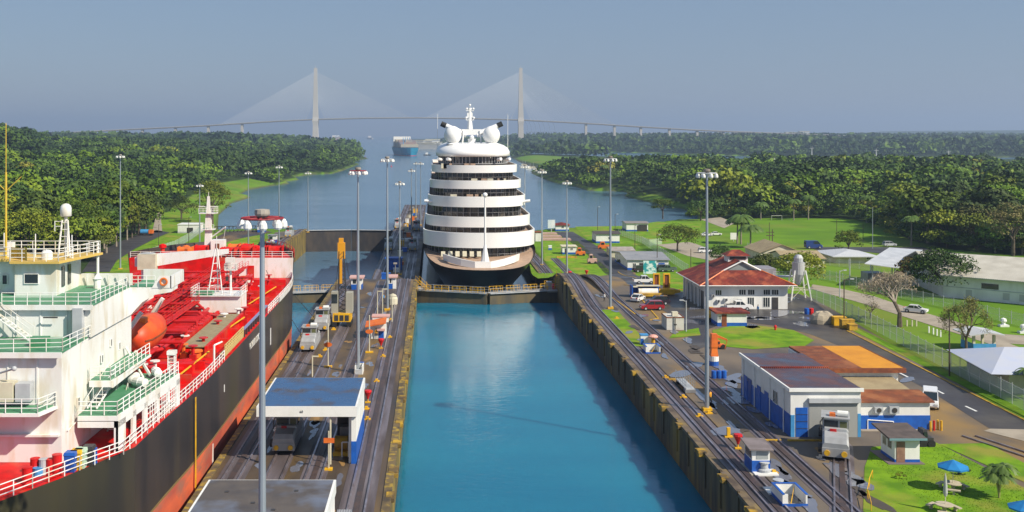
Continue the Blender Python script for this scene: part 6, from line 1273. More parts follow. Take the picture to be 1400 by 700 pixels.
wrapped(802, 378, 'red covered signal at the end of the grass by the upper tracks'); wrapped(779, 380, 'red covered signal close to the top of the right wall ramp')
for i, (u, v) in enumerate(((1272, 590), (1277, 589), (1282, 588), (1287, 589))): x, y, z = gnd(u, v); tag(MB().tube((x, y, z), (x, y, z+1.2), .13, n=8).build('bollard', redp if i == 1 else yellow, org=(x, y, z)), ['leftmost yellow bollard by the annex corner', 'red post between the yellow bollards', 'third post of the row by the annex corner, yellow', 'rightmost yellow bollard by the annex corner'][i], 'bollard', 'bollards by the annex corner')
# guard kiosk on the lawn
x0, x1, y, z = 48.3, 50.9, 109.5, 5.3; kk = thing('garden_kiosk', 'white and blue kiosk with dark flat roof on the lawn', 'kiosk', (x0, y, z))
MB().box(x0-.9, x1+.3, y-.6, y+4.2, z-.3, z+.05).build('slab', mat('brown_slab', (.16, .12, .12), .7), kk); w_ = MB().box(x0, x1, y, y+3.4, z+.05, z+2.5).build('wall', white2, kk)
MB().box(x0-.02, x1+.02, y-.02, y+3.42, z+.05, z+.35).build('blue_plinth', blue, kk); MB().box(x0+.15, x0+1.05, y-.05, y-.02, z+.06, z+2.2).build('door_opening', mat('brown_door', (.30, .17, .12), .7, (.2, .1, .07), 2), kk)
pane_window(kk, x0, y+1.2, z+1.65, .8, .8, 's', cream, 2); pane_window(kk, x0, y+2.5, z+1.65, .7, .8, 's', cream, 2)
MB().loft([[(x0-.8, y-.6, z+2.5), (x1+.5, y-.6, z+2.5), (x1+.5, y-.6, z+2.72), (x0-.8, y-.6, z+2.72)], [(x0-.8, y+4.0, z+2.95), (x1+.5, y+4.0, z+2.95), (x1+.5, y+4.0, z+3.1), (x0-.8, y+4.0, z+3.1)]]).build('roof', mat('kiosk_roof', (.07, .055, .05), .8, (.11, .085, .075), 1), kk); MB().box(x0-.82, x1+.52, y-.64, y-.6, z+2.5, z+2.72).build('fascia', mat('teal_fascia', (.15, .28, .32), .6), kk)
# umbrella tables
umb = mat('umbrella_blue', (.01, .20, .48), .6, (.01, .15, .40), 1.5); stone = mat('table_stone', (.50, .44, .32), .8, (.4, .34, .24), 2)
def table(x, y, z, label):
    r = thing('picnic_table', label, 'table', (x, y, z)); MB().lathe((x, y, z+.68), [(.75, 0), (.8, .04), (.8, .1), (.05, .11)], 18).build('table_top', stone, r); MB().lathe((x, y, z), [(.35, 0), (.15, .25), (.3, .68)], 8).build('pedestal', stone, r)
    for a in (.3, 2.2, 4.3):
        b = MB(); dx, dy = math.cos(a)*1.25, math.sin(a)*1.25; b.obox((x+dx, y+dy, z+.42), (.4, 1.2, .1), a); b.obox((x+dx, y+dy, z+.2), (.25, .2, .4), a); b.build('bench', stone, r)
    return r
def umbrella(x, y, z, label, open_=True, h=2.5):
    r = thing('garden_umbrella', label, 'umbrella', (x, y, z)); MB().tube((x, y, z), (x, y, z+h), .04, n=6).build('pole', cream, r)
    if open_:
        n = 8; rim = [(x+1.45*math.cos(2*PI*i/n), y+1.45*math.sin(2*PI*i/n), z+h-.55) for i in range(n)]; low = [(p[0], p[1], p[2]-.14) for p in rim]; mb = MB()
        for i in range(n): mb.q([rim[i], rim[(i+1) % n], (x, y, z+h+.1)]); mb.q([rim[i], rim[(i+1) % n], low[(i+1) % n], low[i]])
        mb.build('canopy', umb, r)
    else: MB().lathe((x, y, z+h-1.9), [(.13, 0), (.2, .3), (.15, 1.2), (.08, 1.8), (.02, 2.1)], 10).build('closed_canopy', mat('closed_grey', (.42, .43, .42), .7), r)
    return r
x, y, z = gnd(1303, 672); z += .09; table(x, y, z, 'round stone table with benches under the open blue umbrella'); umbrella(x, y+.0, z+.0, 'open blue umbrella over the round stone table', h=2.9)
x, y, z = gnd(1291, 702); z += .09; table(x, y, z, 'round stone table with benches beside the closed umbrella'); umbrella(x+.1, y, z, 'closed grey umbrella over the nearest stone table', False, h=3.4)
x, y, z = gnd(1402, 722); z += .09; umbrella(x, y, z, 'open blue umbrella cut by the lower right corner', h=2.3); table(x, y, z, 'stone table under the corner umbrella') if False else None
mb = MB()
for a, b in (((1188, 668), (1193, 655)), ((1186, 682), (1189, 665)), ((1191, 700), (1187, 684))):
    p = gnd(*a); q = gnd(*b); mb.path([(p[0], p[1], p[2]+.1), (p[0], p[1], p[2]+.9), (q[0], q[1], q[2]+.9), (q[0], q[1], q[2]+.1)], .04, 5)
tag(mb.build('yellow_barrier', yellow, org=gnd(1188, 670)), 'thin yellow barrier rails along the lawn edge', 'barrier')
# ================================================================= centre wall things
def gc(u, v): return G_(u, v, zc)
blueroof = mat('wet_blue_roof', (.022, .075, .19), .18, (.035, .10, .23), .25, det=7, lo=.4, hi=.62, r2=.35, c3=(.06, .05, .055), sc3=.35)
brownflat = mat('brown_flat_roof', (.070, .060, .055), .5, (.10, .085, .075), .5, det=7, r2=.7, c3=(.13, .15, .20), sc3=.3)
def pavilion(y0, y1, roof, label, x0=-18.6, x1=-8.1, zt=11.2, txt=None):
    r = thing('lock_pavilion', label, 'pavilion', ((x0+x1)/2, y0, 5.2)); MB().box(x0+.2, x1-.2, y0+.15, y1-.15, zt-.3, zt+.13).build('roof', roof, r)
    MB().box(x0, x1, y0, y0+.15, zt-.95, zt+.12).box(x1-.2, x1, y0+.15, y1, zt-.95, zt+.1).box(x0, x0+.2, y0+.15, y1, zt-.95, zt+.1).box(x0+.2, x1-.2, y1-.15, y1, zt-.95, zt+.1).build('fascia', white, r)
    for yy in (y0+.6, y1-.9):
        for xx in (x0+.3, x1-.9): MB().box(xx, xx+.3, yy, yy+.3, 5.2, zt-.3).build('column', white, r)
    MB().box(x1-.6, x1-.1, y0+.3, y1-.2, 5.2, zt-.9).build('side_wall', white2, r); MB().box(x1-.62, x1-.07, y0+.27, y1-.4, 5.2, 7.6).build('blue_dado', blue, r)
    return r
PV = pavilion(109, 122, blueroof, 'flat pavilion with wet blue roof and white fascia on the centre wall')
text('sign_lettering', '60', .38, (-13.9, 108.98, 10.65), (PI/2, 0, 0), dark, PV, .01)
MB().tube((-10.9, 109.3, 5.2), (-10.9, 109.3, 10.4), .1, n=6).build('column', cream, PV)
PV2 = pavilion(75, 86, brownflat, 'nearest flat brown roofed pavilion at the lower edge of the centre wall')
for x, y in ((-16.5, 83), (-14, 80.5), (-11, 83.2), (-12.2, 79), (-16.8, 78)): MB().box(x-.15, x+.15, y-.15, y+.15, 11.33, 11.38).build('roof_drain', dark, PV2)
x0, x1, y, z = -7.9, -7.2, 84, 5.2; nb_ = thing('control_booth', 'narrow blue and white booth between the nearest roof and the track', 'booth', (-8, 84, 5.2)); MB().box(-8.0, -6.95, 82.5, 86.5, 5.2, 6.6).build('lower_wall', blue, nb_); MB().box(-8.0, -6.95, 82.5, 86.5, 6.6, 8.4).build('upper_wall', white, nb_); MB().box(-8.05, -6.85, 82.3, 86.7, 8.4, 8.6).build('roof', greyroof, nb_)
# equipment under the pavilion
x, y, z = gc(463, 632); r = thing('mooring_winch', 'yellow and grey winch with a dark motor under the blue roof', 'winch', (-10.3, 113, 5.2)); MB().box(-10.9, -9.2, 112, 114.5, 5.2, 5.6).build('bed', yellow, r); MB().tube((-10.8, 113.2, 6.3), (-9.4, 113.2, 6.3), .75, n=14).build('drum', mossm, r); MB().box(-10.4, -9.3, 114.6, 115.8, 5.2, 7.6).build('motor_housing', grey, r); MB().box(-10.8, -9.1, 116, 116.6, 5.2, 8.6).build('switch_rack', dark, r); MB().path([(-9.9, 111.7, 5.2), (-9.9, 111.7, 6.8), (-9.2, 111.7, 6.8), (-9.2, 111.7, 5.2)], .08, 5).build('guard_hoop', white, r)
def hut(u0, u1, vb, vt, roofm, label, f=zc, d=3.4):
    x0, x1, y, z, h = hp(u0, u1, vb, vt, f); r = thing('control_hut', label, 'hut', (x0, y, z)); hb = h*.42
    MB().box(x0, x1, y, y+d, z, z+hb).build('lower_wall', blue, r); MB().box(x0+.02, x1-.02, y+.02, y+d-.02, z+hb, z+h*.9).build('upper_wall', white, r)
    MB().box(x0-.4, x1+.4, y-.4, y+d+.3, z+h*.9, z+h).build('roof', roofm, r); MB().box(x0+.4, (x0+x1)/2-.1, y-.03, y+.015, z+hb+.2, z+h*.8).build('window', glass, r); MB().box((x0+x1)/2+.2, (x0+x1)/2+1.0, y-.03, y-.005, z+.05, z+h*.75).build('door', white, r); return r
hut(480, 495, 396, 379, mat('pink_roof', (.6, .36, .32), .6), 'left blue and white control hut beyond the yellow crane')
hut(530.5, 541, 395, 378, MATS['pink_roof'], 'right blue and white control hut beside the ship bow')
x0, x1, y, z, h = hp(507, 527, 463, 436, zc); r = thing('orange_roofed_booth', 'booth with tilted orange and pink roofs and a blue door', 'booth', (x0, y, z)); MB().box(x0, x1, y, y+4, z, z+h*.72).build('wall', white2, r)
MB().loft([[(x0-.9, y-.9, z+h*.62), (x1+.1, y-.9, z+h*.80), (x1+.1, y-.9, z+h*.86), (x0-.9, y-.9, z+h*.68)], [(x0-.9, y+2.2, z+h*.72), (x1+.1, y+2.2, z+h*.92), (x1+.1, y+2.2, z+h*.98), (x0-.9, y+2.2, z+h*.78)]]).build('orange_roof', orange, r); MB().box(x0, x1+.6, y+2.4, y+4.6, z+h*.95, z+h*1.02).build('pink_roof', MATS['pink_roof'], r); MB().box(x0+.1, x1+.4, y+2.5, y+4, z+h*.7, z+h*.95).build('upper_wall', white, r)
MB().box(x0+1.3, x0+2.2, y-.04, y-.005, z, z+h*.42).build('door', blue, r); MB().box(x0+1.1, x0+2.4, y-.6, y-.02, z+h*.42, z+h*.52).build('porch', MATS['pink_roof'], r)
x0, x1, y, z, h = hp(485, 496, 512, 497, zc); stair_box.__defaults__; 
r = thing('stair_box', 'small white and blue stair box at the foot of the red headed light mast', 'stair enclosure', (x0, y, z)); MB().box(x0, x0+.15, y, y+2.5, z, z+1.2).box(x1-.15, x1, y, y+2.5, z, z+1.2).box(x0+.15, x1-.15, y+2.35, y+2.5, z, z+1.2).build('parapet', white, r); MB().box(x0-.05, x1+.05, y+2.3, y+2.56, z+1.2, z+1.28).build('blue_coping', blue, r); MB().box(x0+.1, x1-.1, y-.02, y+.4, z, z+.7).build('machine', ltgrey, r)
# sign posts with orange discs
def signpost(u, vb, vt, vs, label, wide=.62, kind='disc'):
    x, y, z = gc(u, vb); r = thing('signal_post', label, 'signal post', (x, y, z)); h = Z_(vt, y)-z; MB().tube((x, y, z), (x, y, z+h), .09, n=6).build('pole', cream, r); MB().box(x-.6, x+.6, y-.3, y+.3, z, z+.22).build('foot', yellow, r)
    zs_ = Z_(vs, y); mb = MB(); n = 16
    mb.loft([[(x+wide*math.cos(2*PI*i/n), yy, zs_+wide*.55*math.sin(2*PI*i/n)) for i in range(n)] for yy in (y-.16, y-.1)]); mb.build('sign_disc', orange, r); return r
signpost(448.5, 502, 442, 471, 'cream post with orange disc left of the yellow crane tracks'); signpost(505, 482, 431, 453, 'cream post with orange disc left of the orange roofed booth')
x, y, z = gc(461, 632); r = thing('signal_post', 'post with orange plate in front of the pavilion', 'signal post', (-10.9, 107.5, 5.2)); MB().tube((-10.9, 107.5, 5.2), (-10.9, 107.5, 9.2), .08, n=6).build('pole', cream, r); MB().box(-11.4, -10.3, 107.35, 107.42, 8.0, 8.5).build('sign_plate', orange, r); MB().box(-11.3, -10.5, 107.2, 107.8, 5.2, 5.4).build('foot', yellow, r)
for u, vb, vt, l in ((427, 515, 487, 'bare cream post nearest the blue pavilion roof'), (516, 435, 398, 'tall yellow white post behind the orange roofed booth'), (523, 432, 395, 'second tall post behind the orange roofed booth'), (536, 440, 405, 'cream post beside the small dome on the centre wall')):
    x, y, z = gc(u, vb); tag(MB().tube((x, y, z), (x, y, Z_(vt, y)), .1, n=6).box(x-.05, x+.9, y-.08, y+.08, Z_(vt, y)-.1, Z_(vt, y)+.06).build('marker_post', cream, org=(x, y, z)), l, 'post')
for u, v, l in ((437, 488, 'yellow stand right of the nearer locomotive'), (456, 451, 'yellow stand near the yellow crane tracks'), (515, 522, 'yellow stand on the open deck right of the mast'), (524, 488, 'low yellow stand below the red covered signal'), (445, 479, 'yellow stand at the foot of the bent sign'), (534, 438, 'yellow stand beside the right hand track'), (533, 462, 'low yellow stand at the door side of the booth'), (502, 574, 'yellow stand right of the pavilion wall'), (501, 560, 'upper yellow stand right of the pavilion wall'), (483, 560, 'x')):
    if l != 'x': foot(u, v, l, f=zc, w=.4)
wrapped(521, 477, 'red covered signal near the orange roofed booth', f=zc); wrapped(503, 551, 'red covered signal on a yellow plate right of the pavilion', f=zc)
# black lattice crane with yellow body
x, y, z = gc(467, 447); cr = thing('crawler_crane', 'yellow bodied crane with black lattice boom raised beside the mast', 'crane', (x, y, z+.1)); Y0c = y
MB().box(x-1.6, x+1.6, y, y+4.2, z+.9, z+2.4).build('body', yellow, cr)
for k in range(3): MB().box(x-1.3+k*.95, x-.6+k*.95, y-.05, y-.005, z+1.1, z+2.1).build('body_opening', dark, cr)
for s in (-1, 1): MB().box(x+s*1.3-.4, x+s*1.3+.4, y-.3, y+5, z+.1, z+.9).build('crawler_track', black, cr)
MB().box(x-1.9, x-.7, y+.5, y+3, z+2.4, z+6.2).build('cab', mat('crane_grey', (.35, .34, .28), .6), cr); MB().box(x+.7, x+1.9, y+.5, y+3, z+2.4, z+6.0).build('machine_house', MATS['crane_grey'], cr); MB().box(x-1.8, x-.8, y+.42, y+.49, z+4.2, z+5.8).build('cab_window', glass, cr)
zt_ = Z_(345, y); bo = MB(); N = 14
for i in range(N+1):
    a = i/N; zz_ = z+2.4+(zt_-z-2.4)*a; w_ = .75-.35*a; P4 = [(x+sx*w_-.5*a*.4, y+2+sy*w_, zz_) for sx, sy in ((-1, -1), (1, -1), (1, 1), (-1, 1))]
    if i:
        for k in range(4): bo.tube(Q4[k], P4[k], .10, n=4); bo.tube(Q4[k], P4[(k+1) % 4], .06, n=4)
    Q4 = P4
bo.build('boom', dark, cr); MB().obox((Q4[0][0]+.4, y+2, zt_+.1), (1.3, .9, 2.9), 0).obox((Q4[0][0]+.35, y+2, zt_+1.9), (.8, .7, .9), 0).obox((Q4[0][0]+.35, y+1.5, zt_-3.6), (.45, .3, 4.4), 0).build('boom_head', mat('crane_yellow', (.70, .32, .01), .5), cr)
MB().tube((x-.5, y+2, zt_), (x-1.6, y+5, z+6), .05, n=4).tube((x+.3, y+2, zt_), (x+1.4, y+5, z+6), .05, n=4).build('stay_rope', dark, cr)
x, y, z = gc(537, 416); tag(MB().lathe((x, y, z), [(1.0, 0), (1.0, 1.2), (.7, 1.9), (.1, 2.2)], 12).build('domed_tank', cream, org=(x, y, z)), 'small cream domed tank between the right control hut and booth', 'tank')
# clutter on the lower centre wall
rr = random.Random(5); cols = [blue, ltgrey, yellow, concrete, white, rust, orange, dark, cream, ltblue]
names = [('tool_locker', 'locker'), ('cable_drum', 'cable drum'), ('valve_box', 'box'), ('deck_light', 'light')]
for i in range(34):
    y = 262+i*8.6+rr.uniform(-2, 2); x = rr.choice([-11.6, -10.8, -12.2, -9.9]); z = zc(y); c = cols[i % 10]; nm, ct_ = names[i % 4]; cn = ['blue', 'grey', 'yellow', 'concrete', 'white', 'rusty', 'orange', 'dark', 'cream', 'light blue'][i % 10]
    mb = MB(); w = rr.uniform(.6, 1.2); h = rr.uniform(.8, 2.2)
    if nm == 'cable_drum': mb.tube((x-w/2, y, z+.8), (x+w/2, y, z+.8), .45, n=10).tube((x-w/2-.12, y, z+.8), (x-w/2, y, z+.8), .8, n=12).tube((x+w/2, y, z+.8), (x+w/2+.12, y, z+.8), .8, n=12)
    elif nm == 'deck_light': mb.tube((x, y, z), (x, y, z+3.2), .1, n=6).box(x-.5, x+.5, y-.3, y+.3, z+3.2, z+3.6)
    else: mb.box(x-w, x+w, y-w*.8, y+w*.8, z, z+h).box(x-w-.08, x+w+.08, y-w*.8-.08, y+w*.8+.08, z+h, z+h+.1)
    tag(mb.build(nm, c, org=(x, y, z)), '%s %s standing between the tracks of the lower centre wall' % (cn, ct_), ct_, 'small gear between the tracks of the lower centre wall')
tag(MB().box(-14, -9.4, 300, 303, zc(300), zc(300)+3.2).box(-14.3, -9.1, 299.6, 303.4, zc(300)+3.2, zc(300)+3.45).build('winch_house', blue, org=(-12, 300, zc(300))), 'blue winch house in the middle of the lower centre wall', 'hut')
# left lock wall deck
for u, v, l, m in ((357, 318, 'small white hut at the far end of the left lock deck', white), (372, 332, 'white and blue hut on the left lock deck', white)):
    x, y, z = G_(u, v, lambda Y: -2.5); r = thing('control_hut', l, 'hut', (x, y, z)); MB().box(x-1.6, x+1.6, y, y+3, z, z+1.2).build('lower_wall', blue, r); MB().box(x-1.6, x+1.6, y+.01, y+2.99, z+1.2, z+2.8).build('upper_wall', white, r); MB().box(x-1.9, x+1.9, y-.3, y+3.3, z+2.8, z+3.05).build('roof', greyroof, r); MB().box(x-1, x+.2, y-.04, y-.005, z+1.4, z+2.4).build('window', glass, r)
fl = lambda Y: gl(Y)
def lsheet(nm, pp, m, dz=.1): sheet(nm, [G_(u, v, gl)[:2] for u, v in pp], m, zf=gl, dz=dz)
lsheet('left_road', [(112, 372), (128, 350), (160, 332), (190, 320), (214, 315), (232, 318), (215, 325), (185, 340), (160, 356), (150, 372)], asph)
lsheet('left_path', [(208, 318), (212, 300), (216, 291), (221, 291), (220, 300), (222, 318)], pale)
lsheet('left_path', [(285, 330), (310, 317), (360, 314), (372, 318), (330, 326), (300, 334)], deckm)
lsheet('left_lock_deck', [(345, 372), (356, 345), (376, 318), (410, 314), (410, 321), (392, 335), (376, 352), (368, 372)], yardm, .08)
lsheet('lawn', [(140, 372), (168, 352), (205, 330), (240, 318), (262, 318), (230, 335), (200, 352), (180, 372)], lawn_m, .07)
lsheet('lawn', [(213, 291), (258, 289), (262, 303), (240, 314), (214, 313)], lawn_m, .07)
lsheet('lawn', [(270, 340), (300, 320), (350, 322), (365, 330), (350, 352), (300, 372), (240, 372)], lawn_m, .07)
fence([(205, 352), (240, 340), (262, 327), (283, 312)], 3.0, 'pale green wire fence running down the left bank behind the tanker', f=gl)
x, y, z = G_(243, 319, gl); x1 = X_(272, y); house('white flat roofed store on the left bank lawn', 'store', x, x1, y, y+8, z, 3.6, white, kind='flat', ov=.2, base=ltgrey, name='store_house', doors=[(5.2, 2.6, 2.4, dark)])
x, y, z = G_(199, 322, gl); r = thing('road_tanker', 'small vehicle with a blue tank on the left bank road', 'truck', (x, y, z)); MB().tube((x-2, y, z+1.6), (x+1.2, y, z+1.6), 1.0, n=12).build('tank', ltblue, r); MB().box(x-2.4, x+3.2, y-.9, y+.9, z+.5, z+.9).build('chassis', dark, r); MB().box(x+1.5, x+3.2, y-.95, y+.95, z+.9, z+2.4).build('cab', orange, r)
for xx in (x-1.6, x+2.3): MB().tube((xx, y-1, z+.5), (xx, y+1, z+.5), .5, n=10).build('wheels', black, r)
for u, v, vt, l in ((217, 343, 307, 'dark lamp post beside the left bank road'), (258, 337, 297, 'dark lamp post by the white store on the left bank')): post(u, v, vt, wood, l, arm=.8, f=gl)
mb = MB()
p0 = Vector(G_(293, 318, gl)); p1 = Vector(G_(355, 317, gl)); n = 12
for i in range(n): a = p0.lerp(p1, i/n); b = p0.lerp(p1, (i+1)/n); mb.tube(a, b, .25, n=4).tube(a+Vector((0, 0, 2.6)), b+Vector((0, 0, 2.6)), .2, n=4).tube(a, b+Vector((0, 0, 2.6)), .12, n=4).tube(a, a+Vector((0, 0, 2.6)), .12, n=4)
tag(mb.build('steel_footbridge', dark, org=p0), 'dark lattice footbridge reaching the left lock deck', 'footbridge')

for i, (y0, y1, z1, l) in enumerate(((171, 186, 15.5, 'mooring cable from the nearer towing locomotive up to the tanker bow'), (188, 196, 16.5, 'mooring cable from the farther towing locomotive up to the tanker bow'))):
    tag(MB().path([(-21.6, y0, 6.6), (-25.5, (y0+y1)/2, 9.8), (-30.0-(y1-186)*.3, y1, z1)], .05, 5).build('mooring_cable', dark, org=(-21.6, y0, 6.6)), l, 'cable')
# workers and small gear the yard needs
sk = [(mat('hi_vis', (.75, .35, .02), .7), 'orange'), (ltblue, 'light blue'), (white, 'white')]
for i, (x, y, zf, l) in enumerate(((-9.8, 176, zc, 'worker in orange vest walking on the centre wall below the mast'), (-10.4, 214, zc, 'worker in blue shirt standing by the right control hut'), (35.0, 215, gz0, 'worker in white shirt by the top of the right wall tracks'), (35.3, 133.5, gz0, 'worker in orange vest near the nearest tall mast'), (62, 200, gz0, 'man in blue shirt crossing the wet yard before the hall'))):
    person(x, y, zf(y)+.08, sk[(0, 1, 2, 0, 1)[i]][0], dark, l, rz=i*1.3, pose=1)
for i, (u, v, l) in enumerate(((1060, 452, 'red hydrant at the far edge of the oval lawn'),)):
    x, y, z = gnd(u, v); tag(MB().lathe((x, y, z), [(.18, 0), (.18, .6), (.26, .65), (.2, .9), (.05, 1.0)], 8).tube((x-.3, y, z+.6), (x+.3, y, z+.6), .09, n=6).build('hydrant', redp, org=(x, y, z)), l, 'hydrant')
for u, v, w, l in ((1105, 604, 4.5, 'yellow kerb bar in front of the shutter, left of the locomotive'), (925, 520, 2.2, 'short yellow bar between the tracks'), (1050, 604, 3.0, 'yellow bar left of the shed corner')):
    x, y, z = gnd(u, v); tag(MB().box(x-w/2, x+w/2, y, y+.3, z+.05, z+.22).build('yellow_bar', mossm, org=(x, y, z)), l, 'bar')
for u, v, l in ((918, 300+12, 'x'),): pass
# ================================================================= trees
rr2 = random.Random(21)
def leafmat(name, a, b, c3=None, rand=.42, attr=False):
    m = mat(name, a, .65, b, .35, det=3, lo=.35, hi=.65, spec=.25, rand=0 if attr else rand)
    t = m.node_tree; bs = t.nodes['Principled BSDF']; L = t.links.new
    if attr:
        at = nd(t, 'ShaderNodeAttribute', attribute_name='tint'); src = bs.inputs['Base Color'].links[0].from_socket
        cr = nd(t, 'ShaderNodeValToRGB'); e = cr.color_ramp.elements; e[0].position = 0; e[0].color = (.38, .5, .6, 1); e[1].position = 1; e[1].color = (4.2, 2.3, 2.2, 1)
        for p, col in ((.3, (.75, .8, .8, 1)), (.55, (1.25, 1.3, .9, 1)), (.78, (2.2, 2.1, .8, 1)), (.9, (2.6, 2.0, .9, 1))): x = e.new(p); x.color = col
        L(at.outputs['Fac'], cr.inputs[0]); mx = nd(t, 'ShaderNodeMix', data_type='RGBA', blend_type='MULTIPLY'); mx.inputs[0].default_value = 1; mx.clamp_result = False
        L(src, mx.inputs[6]); L(cr.outputs[0], mx.inputs[7]); L(mx.outputs[2], bs.inputs['Base Color'])
    bs.inputs['Subsurface Weight'].default_value = 0
    return m
leafA = leafmat('leaves_green', (.055, .105, .008), (.15, .21, .012))
leafB = leafmat('leaves_dark', (.022, .052, .010), (.060, .105, .012))
leafS = leafmat('forest_leaves', (.032, .066, .010), (.075, .125, .012), attr=True)
bark = mat('bark', (.13, .10, .07), .9, (.08, .06, .045), 2)
barkp = mat('pale_bark', (.32, .28, .22), .9, (.22, .18, .14), 2)
rng = np.random.default_rng(11)
def leaves(R, H, ncl, nq, size, flat=.75, seed=0, low=-.25, clr=(.24, .42)):
    """leaf quads on clumps that fill a crown of radius R and height H; returns (n,4,3) with the crown base at z=0"""
    g = np.random.default_rng(seed); out = []
    for i in range(ncl):
        a = g.uniform(0, 2*PI); rr_ = math.sqrt(g.uniform(0, 1)); e = g.uniform(low, 1)
        if i < ncl*.7: ce = np.array([math.cos(a)*rr_*.78, math.sin(a)*rr_*.78, .5+.5*math.sqrt(max(0, 1-rr_**2))*(.55+.45*g.random())-.18])
        else: ce = np.array([math.cos(a)*(.45+.45*g.random()), math.sin(a)*(.45+.45*g.random()), g.uniform(.12, .5)])
        ce = ce*np.array([R, R, H]); cr_ = g.uniform(*clr)*R; k = max(4, int(nq/ncl*(cr_/(.33*R))**2))
        d = g.normal(size=(k, 3)); d[:, 2] = np.abs(d[:, 2])*.9-.25; d /= np.linalg.norm(d, axis=1)[:, None]
        p = ce+d*cr_*np.array([1, 1, flat])*g.uniform(.8, 1.08, (k, 1))
        nrm = d+g.normal(size=(k, 3))*.45+np.array([0, 0, .35]); nrm /= np.linalg.norm(nrm, axis=1)[:, None]
        t = np.cross(nrm, g.normal(size=(k, 3))); t /= np.linalg.norm(t, axis=1)[:, None]; b = np.cross(nrm, t)
        s = size*g.uniform(.6, 1.3, (k, 1)); t = t*s/2; b = b*s/2*g.uniform(.6, 1, (k, 1))
        out.append(np.stack([p-t, p-b, p+t, p+b], 1))
    return np.concatenate(out)
def quads_mesh(name, Q, m, tint=None):
    n = len(Q); me = bpy.data.meshes.new(name); me.vertices.add(n*4); me.vertices.foreach_set('co', Q.reshape(-1).astype(np.float32))
    me.loops.add(n*4); me.loops.foreach_set('vertex_index', np.arange(n*4)); me.polygons.add(n); me.polygons.foreach_set('loop_start', np.arange(n)*4); me.polygons.foreach_set('loop_total', np.full(n, 4)); me.update()
    me.materials.append(m)
    if tint is not None: a = me.attributes.new('tint', 'FLOAT', 'POINT'); a.data.foreach_set('value', np.repeat(tint, 4).astype(np.float32))
    return me
def trunk(h, r, spread, n=6, seed=1, topz=None):
    g = random.Random(seed); mb = MB(); mb.tube((0, 0, -.5), (.1, 0, h*.55), r, r*.7, n=8)
    for i in range(n):
        a = 2*PI*i/n+g.uniform(-.3, .3); s = spread*g.uniform(.5, .9); z0 = h*g.uniform(.4, .55); m_ = (math.cos(a)*s*.45, math.sin(a)*s*.45, z0+h*.22)
        mb.tube((.05, 0, z0), m_, r*.5, r*.3, n=5).tube(m_, (math.cos(a)*s, math.sin(a)*s, h*g.uniform(.85, 1.05)), r*.3, r*.1, n=4)
    return mb
protos = []
PT = [('spreading', 7.5, 6.5, 34, 2000, leafA, 12), ('rounded', 5.5, 7.5, 26, 1600, leafB, 12), ('dense', 6.5, 7, 30, 1900, leafB, 13), ('umbrella', 8.5, 4.5, 34, 1900, leafA, 12.5), ('tall', 5, 9, 26, 1500, leafA, 15)]
for i, (nm, R, H, nc, nq, m, tot) in enumerate(PT):
    r = thing('broadleaf_tree', 'x', 'tree', (0, 0, 0)); o = trunk(tot-H*.6, .38, R*.6, seed=i).build('trunk', bark if i % 2 else barkp, r, local=True)
    me = quads_mesh('crown', leaves(R, H, nc, nq, .95, seed=i+20)+np.array([0, 0, tot-H]), m); c = bpy.data.objects.new('crown', me); C.objects.link(c); c.parent = r; protos.append(r)
_kids = {r: [c for c in C.objects if c.parent == r] for r in protos}
used = set()
def put_tree(k, x, y, z, s, rz, label, group=None, name=None):
    r = protos[k]
    if k in used:
        n = r.copy(); C.objects.link(n)
        for ch in _kids[r]: c = ch.copy(); C.objects.link(c); c.parent = n
    else: n = r; used.add(k)
    n.location = (x, y, z); n.rotation_euler = (0, 0, rz); n.scale = s if isinstance(s, tuple) else (s,)*3; n['label'] = label
    if group: n['group'] = group
    elif 'group' in n: del n['group']
    return n
# scatter
def scatter(y0, y1, sp, umin=-130, umax=1560):
    pts = []; xs0 = (umin-U0)/F; xs1 = (umax-U0)/F
    ny = int((y1-y0)/sp)
    for j in range(ny):
        y = y0+j*sp; n = int((xs1-xs0)*y/sp)+1; x = xs0*y+np.arange(n)*sp+rng.uniform(-.42, .42, n)*sp+(j % 2)*sp*.5; pts.append(np.stack([x, y+rng.uniform(-.42, .42, n)*sp], 1))
    P = np.concatenate(pts); w, z = wood_at(P[:, 0], P[:, 1]); P = P[w]; z = z[w]; return np.concatenate([P, z[:, None]], 1)
A1 = scatter(322, 900, 9.0); A2 = scatter(900, 2100, 12.5); A2 = A2[(A2[:, 0] < 0) | (A2[:, 1] < 1290)]; A3 = scatter(2250, 5200, 24, -130, 1560)
o_ = np.argsort(A1[:, 1]); A1 = A1[o_]
left = A1[A1[:, 0] < 0]; right = A1[A1[:, 0] >= 0]
left = left[left[:, 1] > 335]
ind = np.concatenate([left[:125], right[:165]]); rest = np.concatenate([left[125:], right[165:]])
gnames = ['pale spreading tree in the left bank forest', 'dark rounded tree in the left bank forest', 'dark dense tree in the left bank forest', 'flat topped umbrella tree in the left bank forest', 'tall light green tree in the left bank forest']
for i, (x, y, z) in enumerate(ind):
    k = int(rng.integers(0, 5)); L_ = x < 0; lab = gnames[k] if L_ else gnames[k].replace('left bank forest', 'right hand forest behind the playing field')
    s = float(np.clip(rng.lognormal(-.08, .3), .5, 1.6)); put_tree(k, float(x), float(y), float(z)-.3, (s, s, s*float(rng.uniform(.85, 1.15))), float(rng.uniform(0, 6.28)), lab, lab.replace(' tree ', ' trees '))
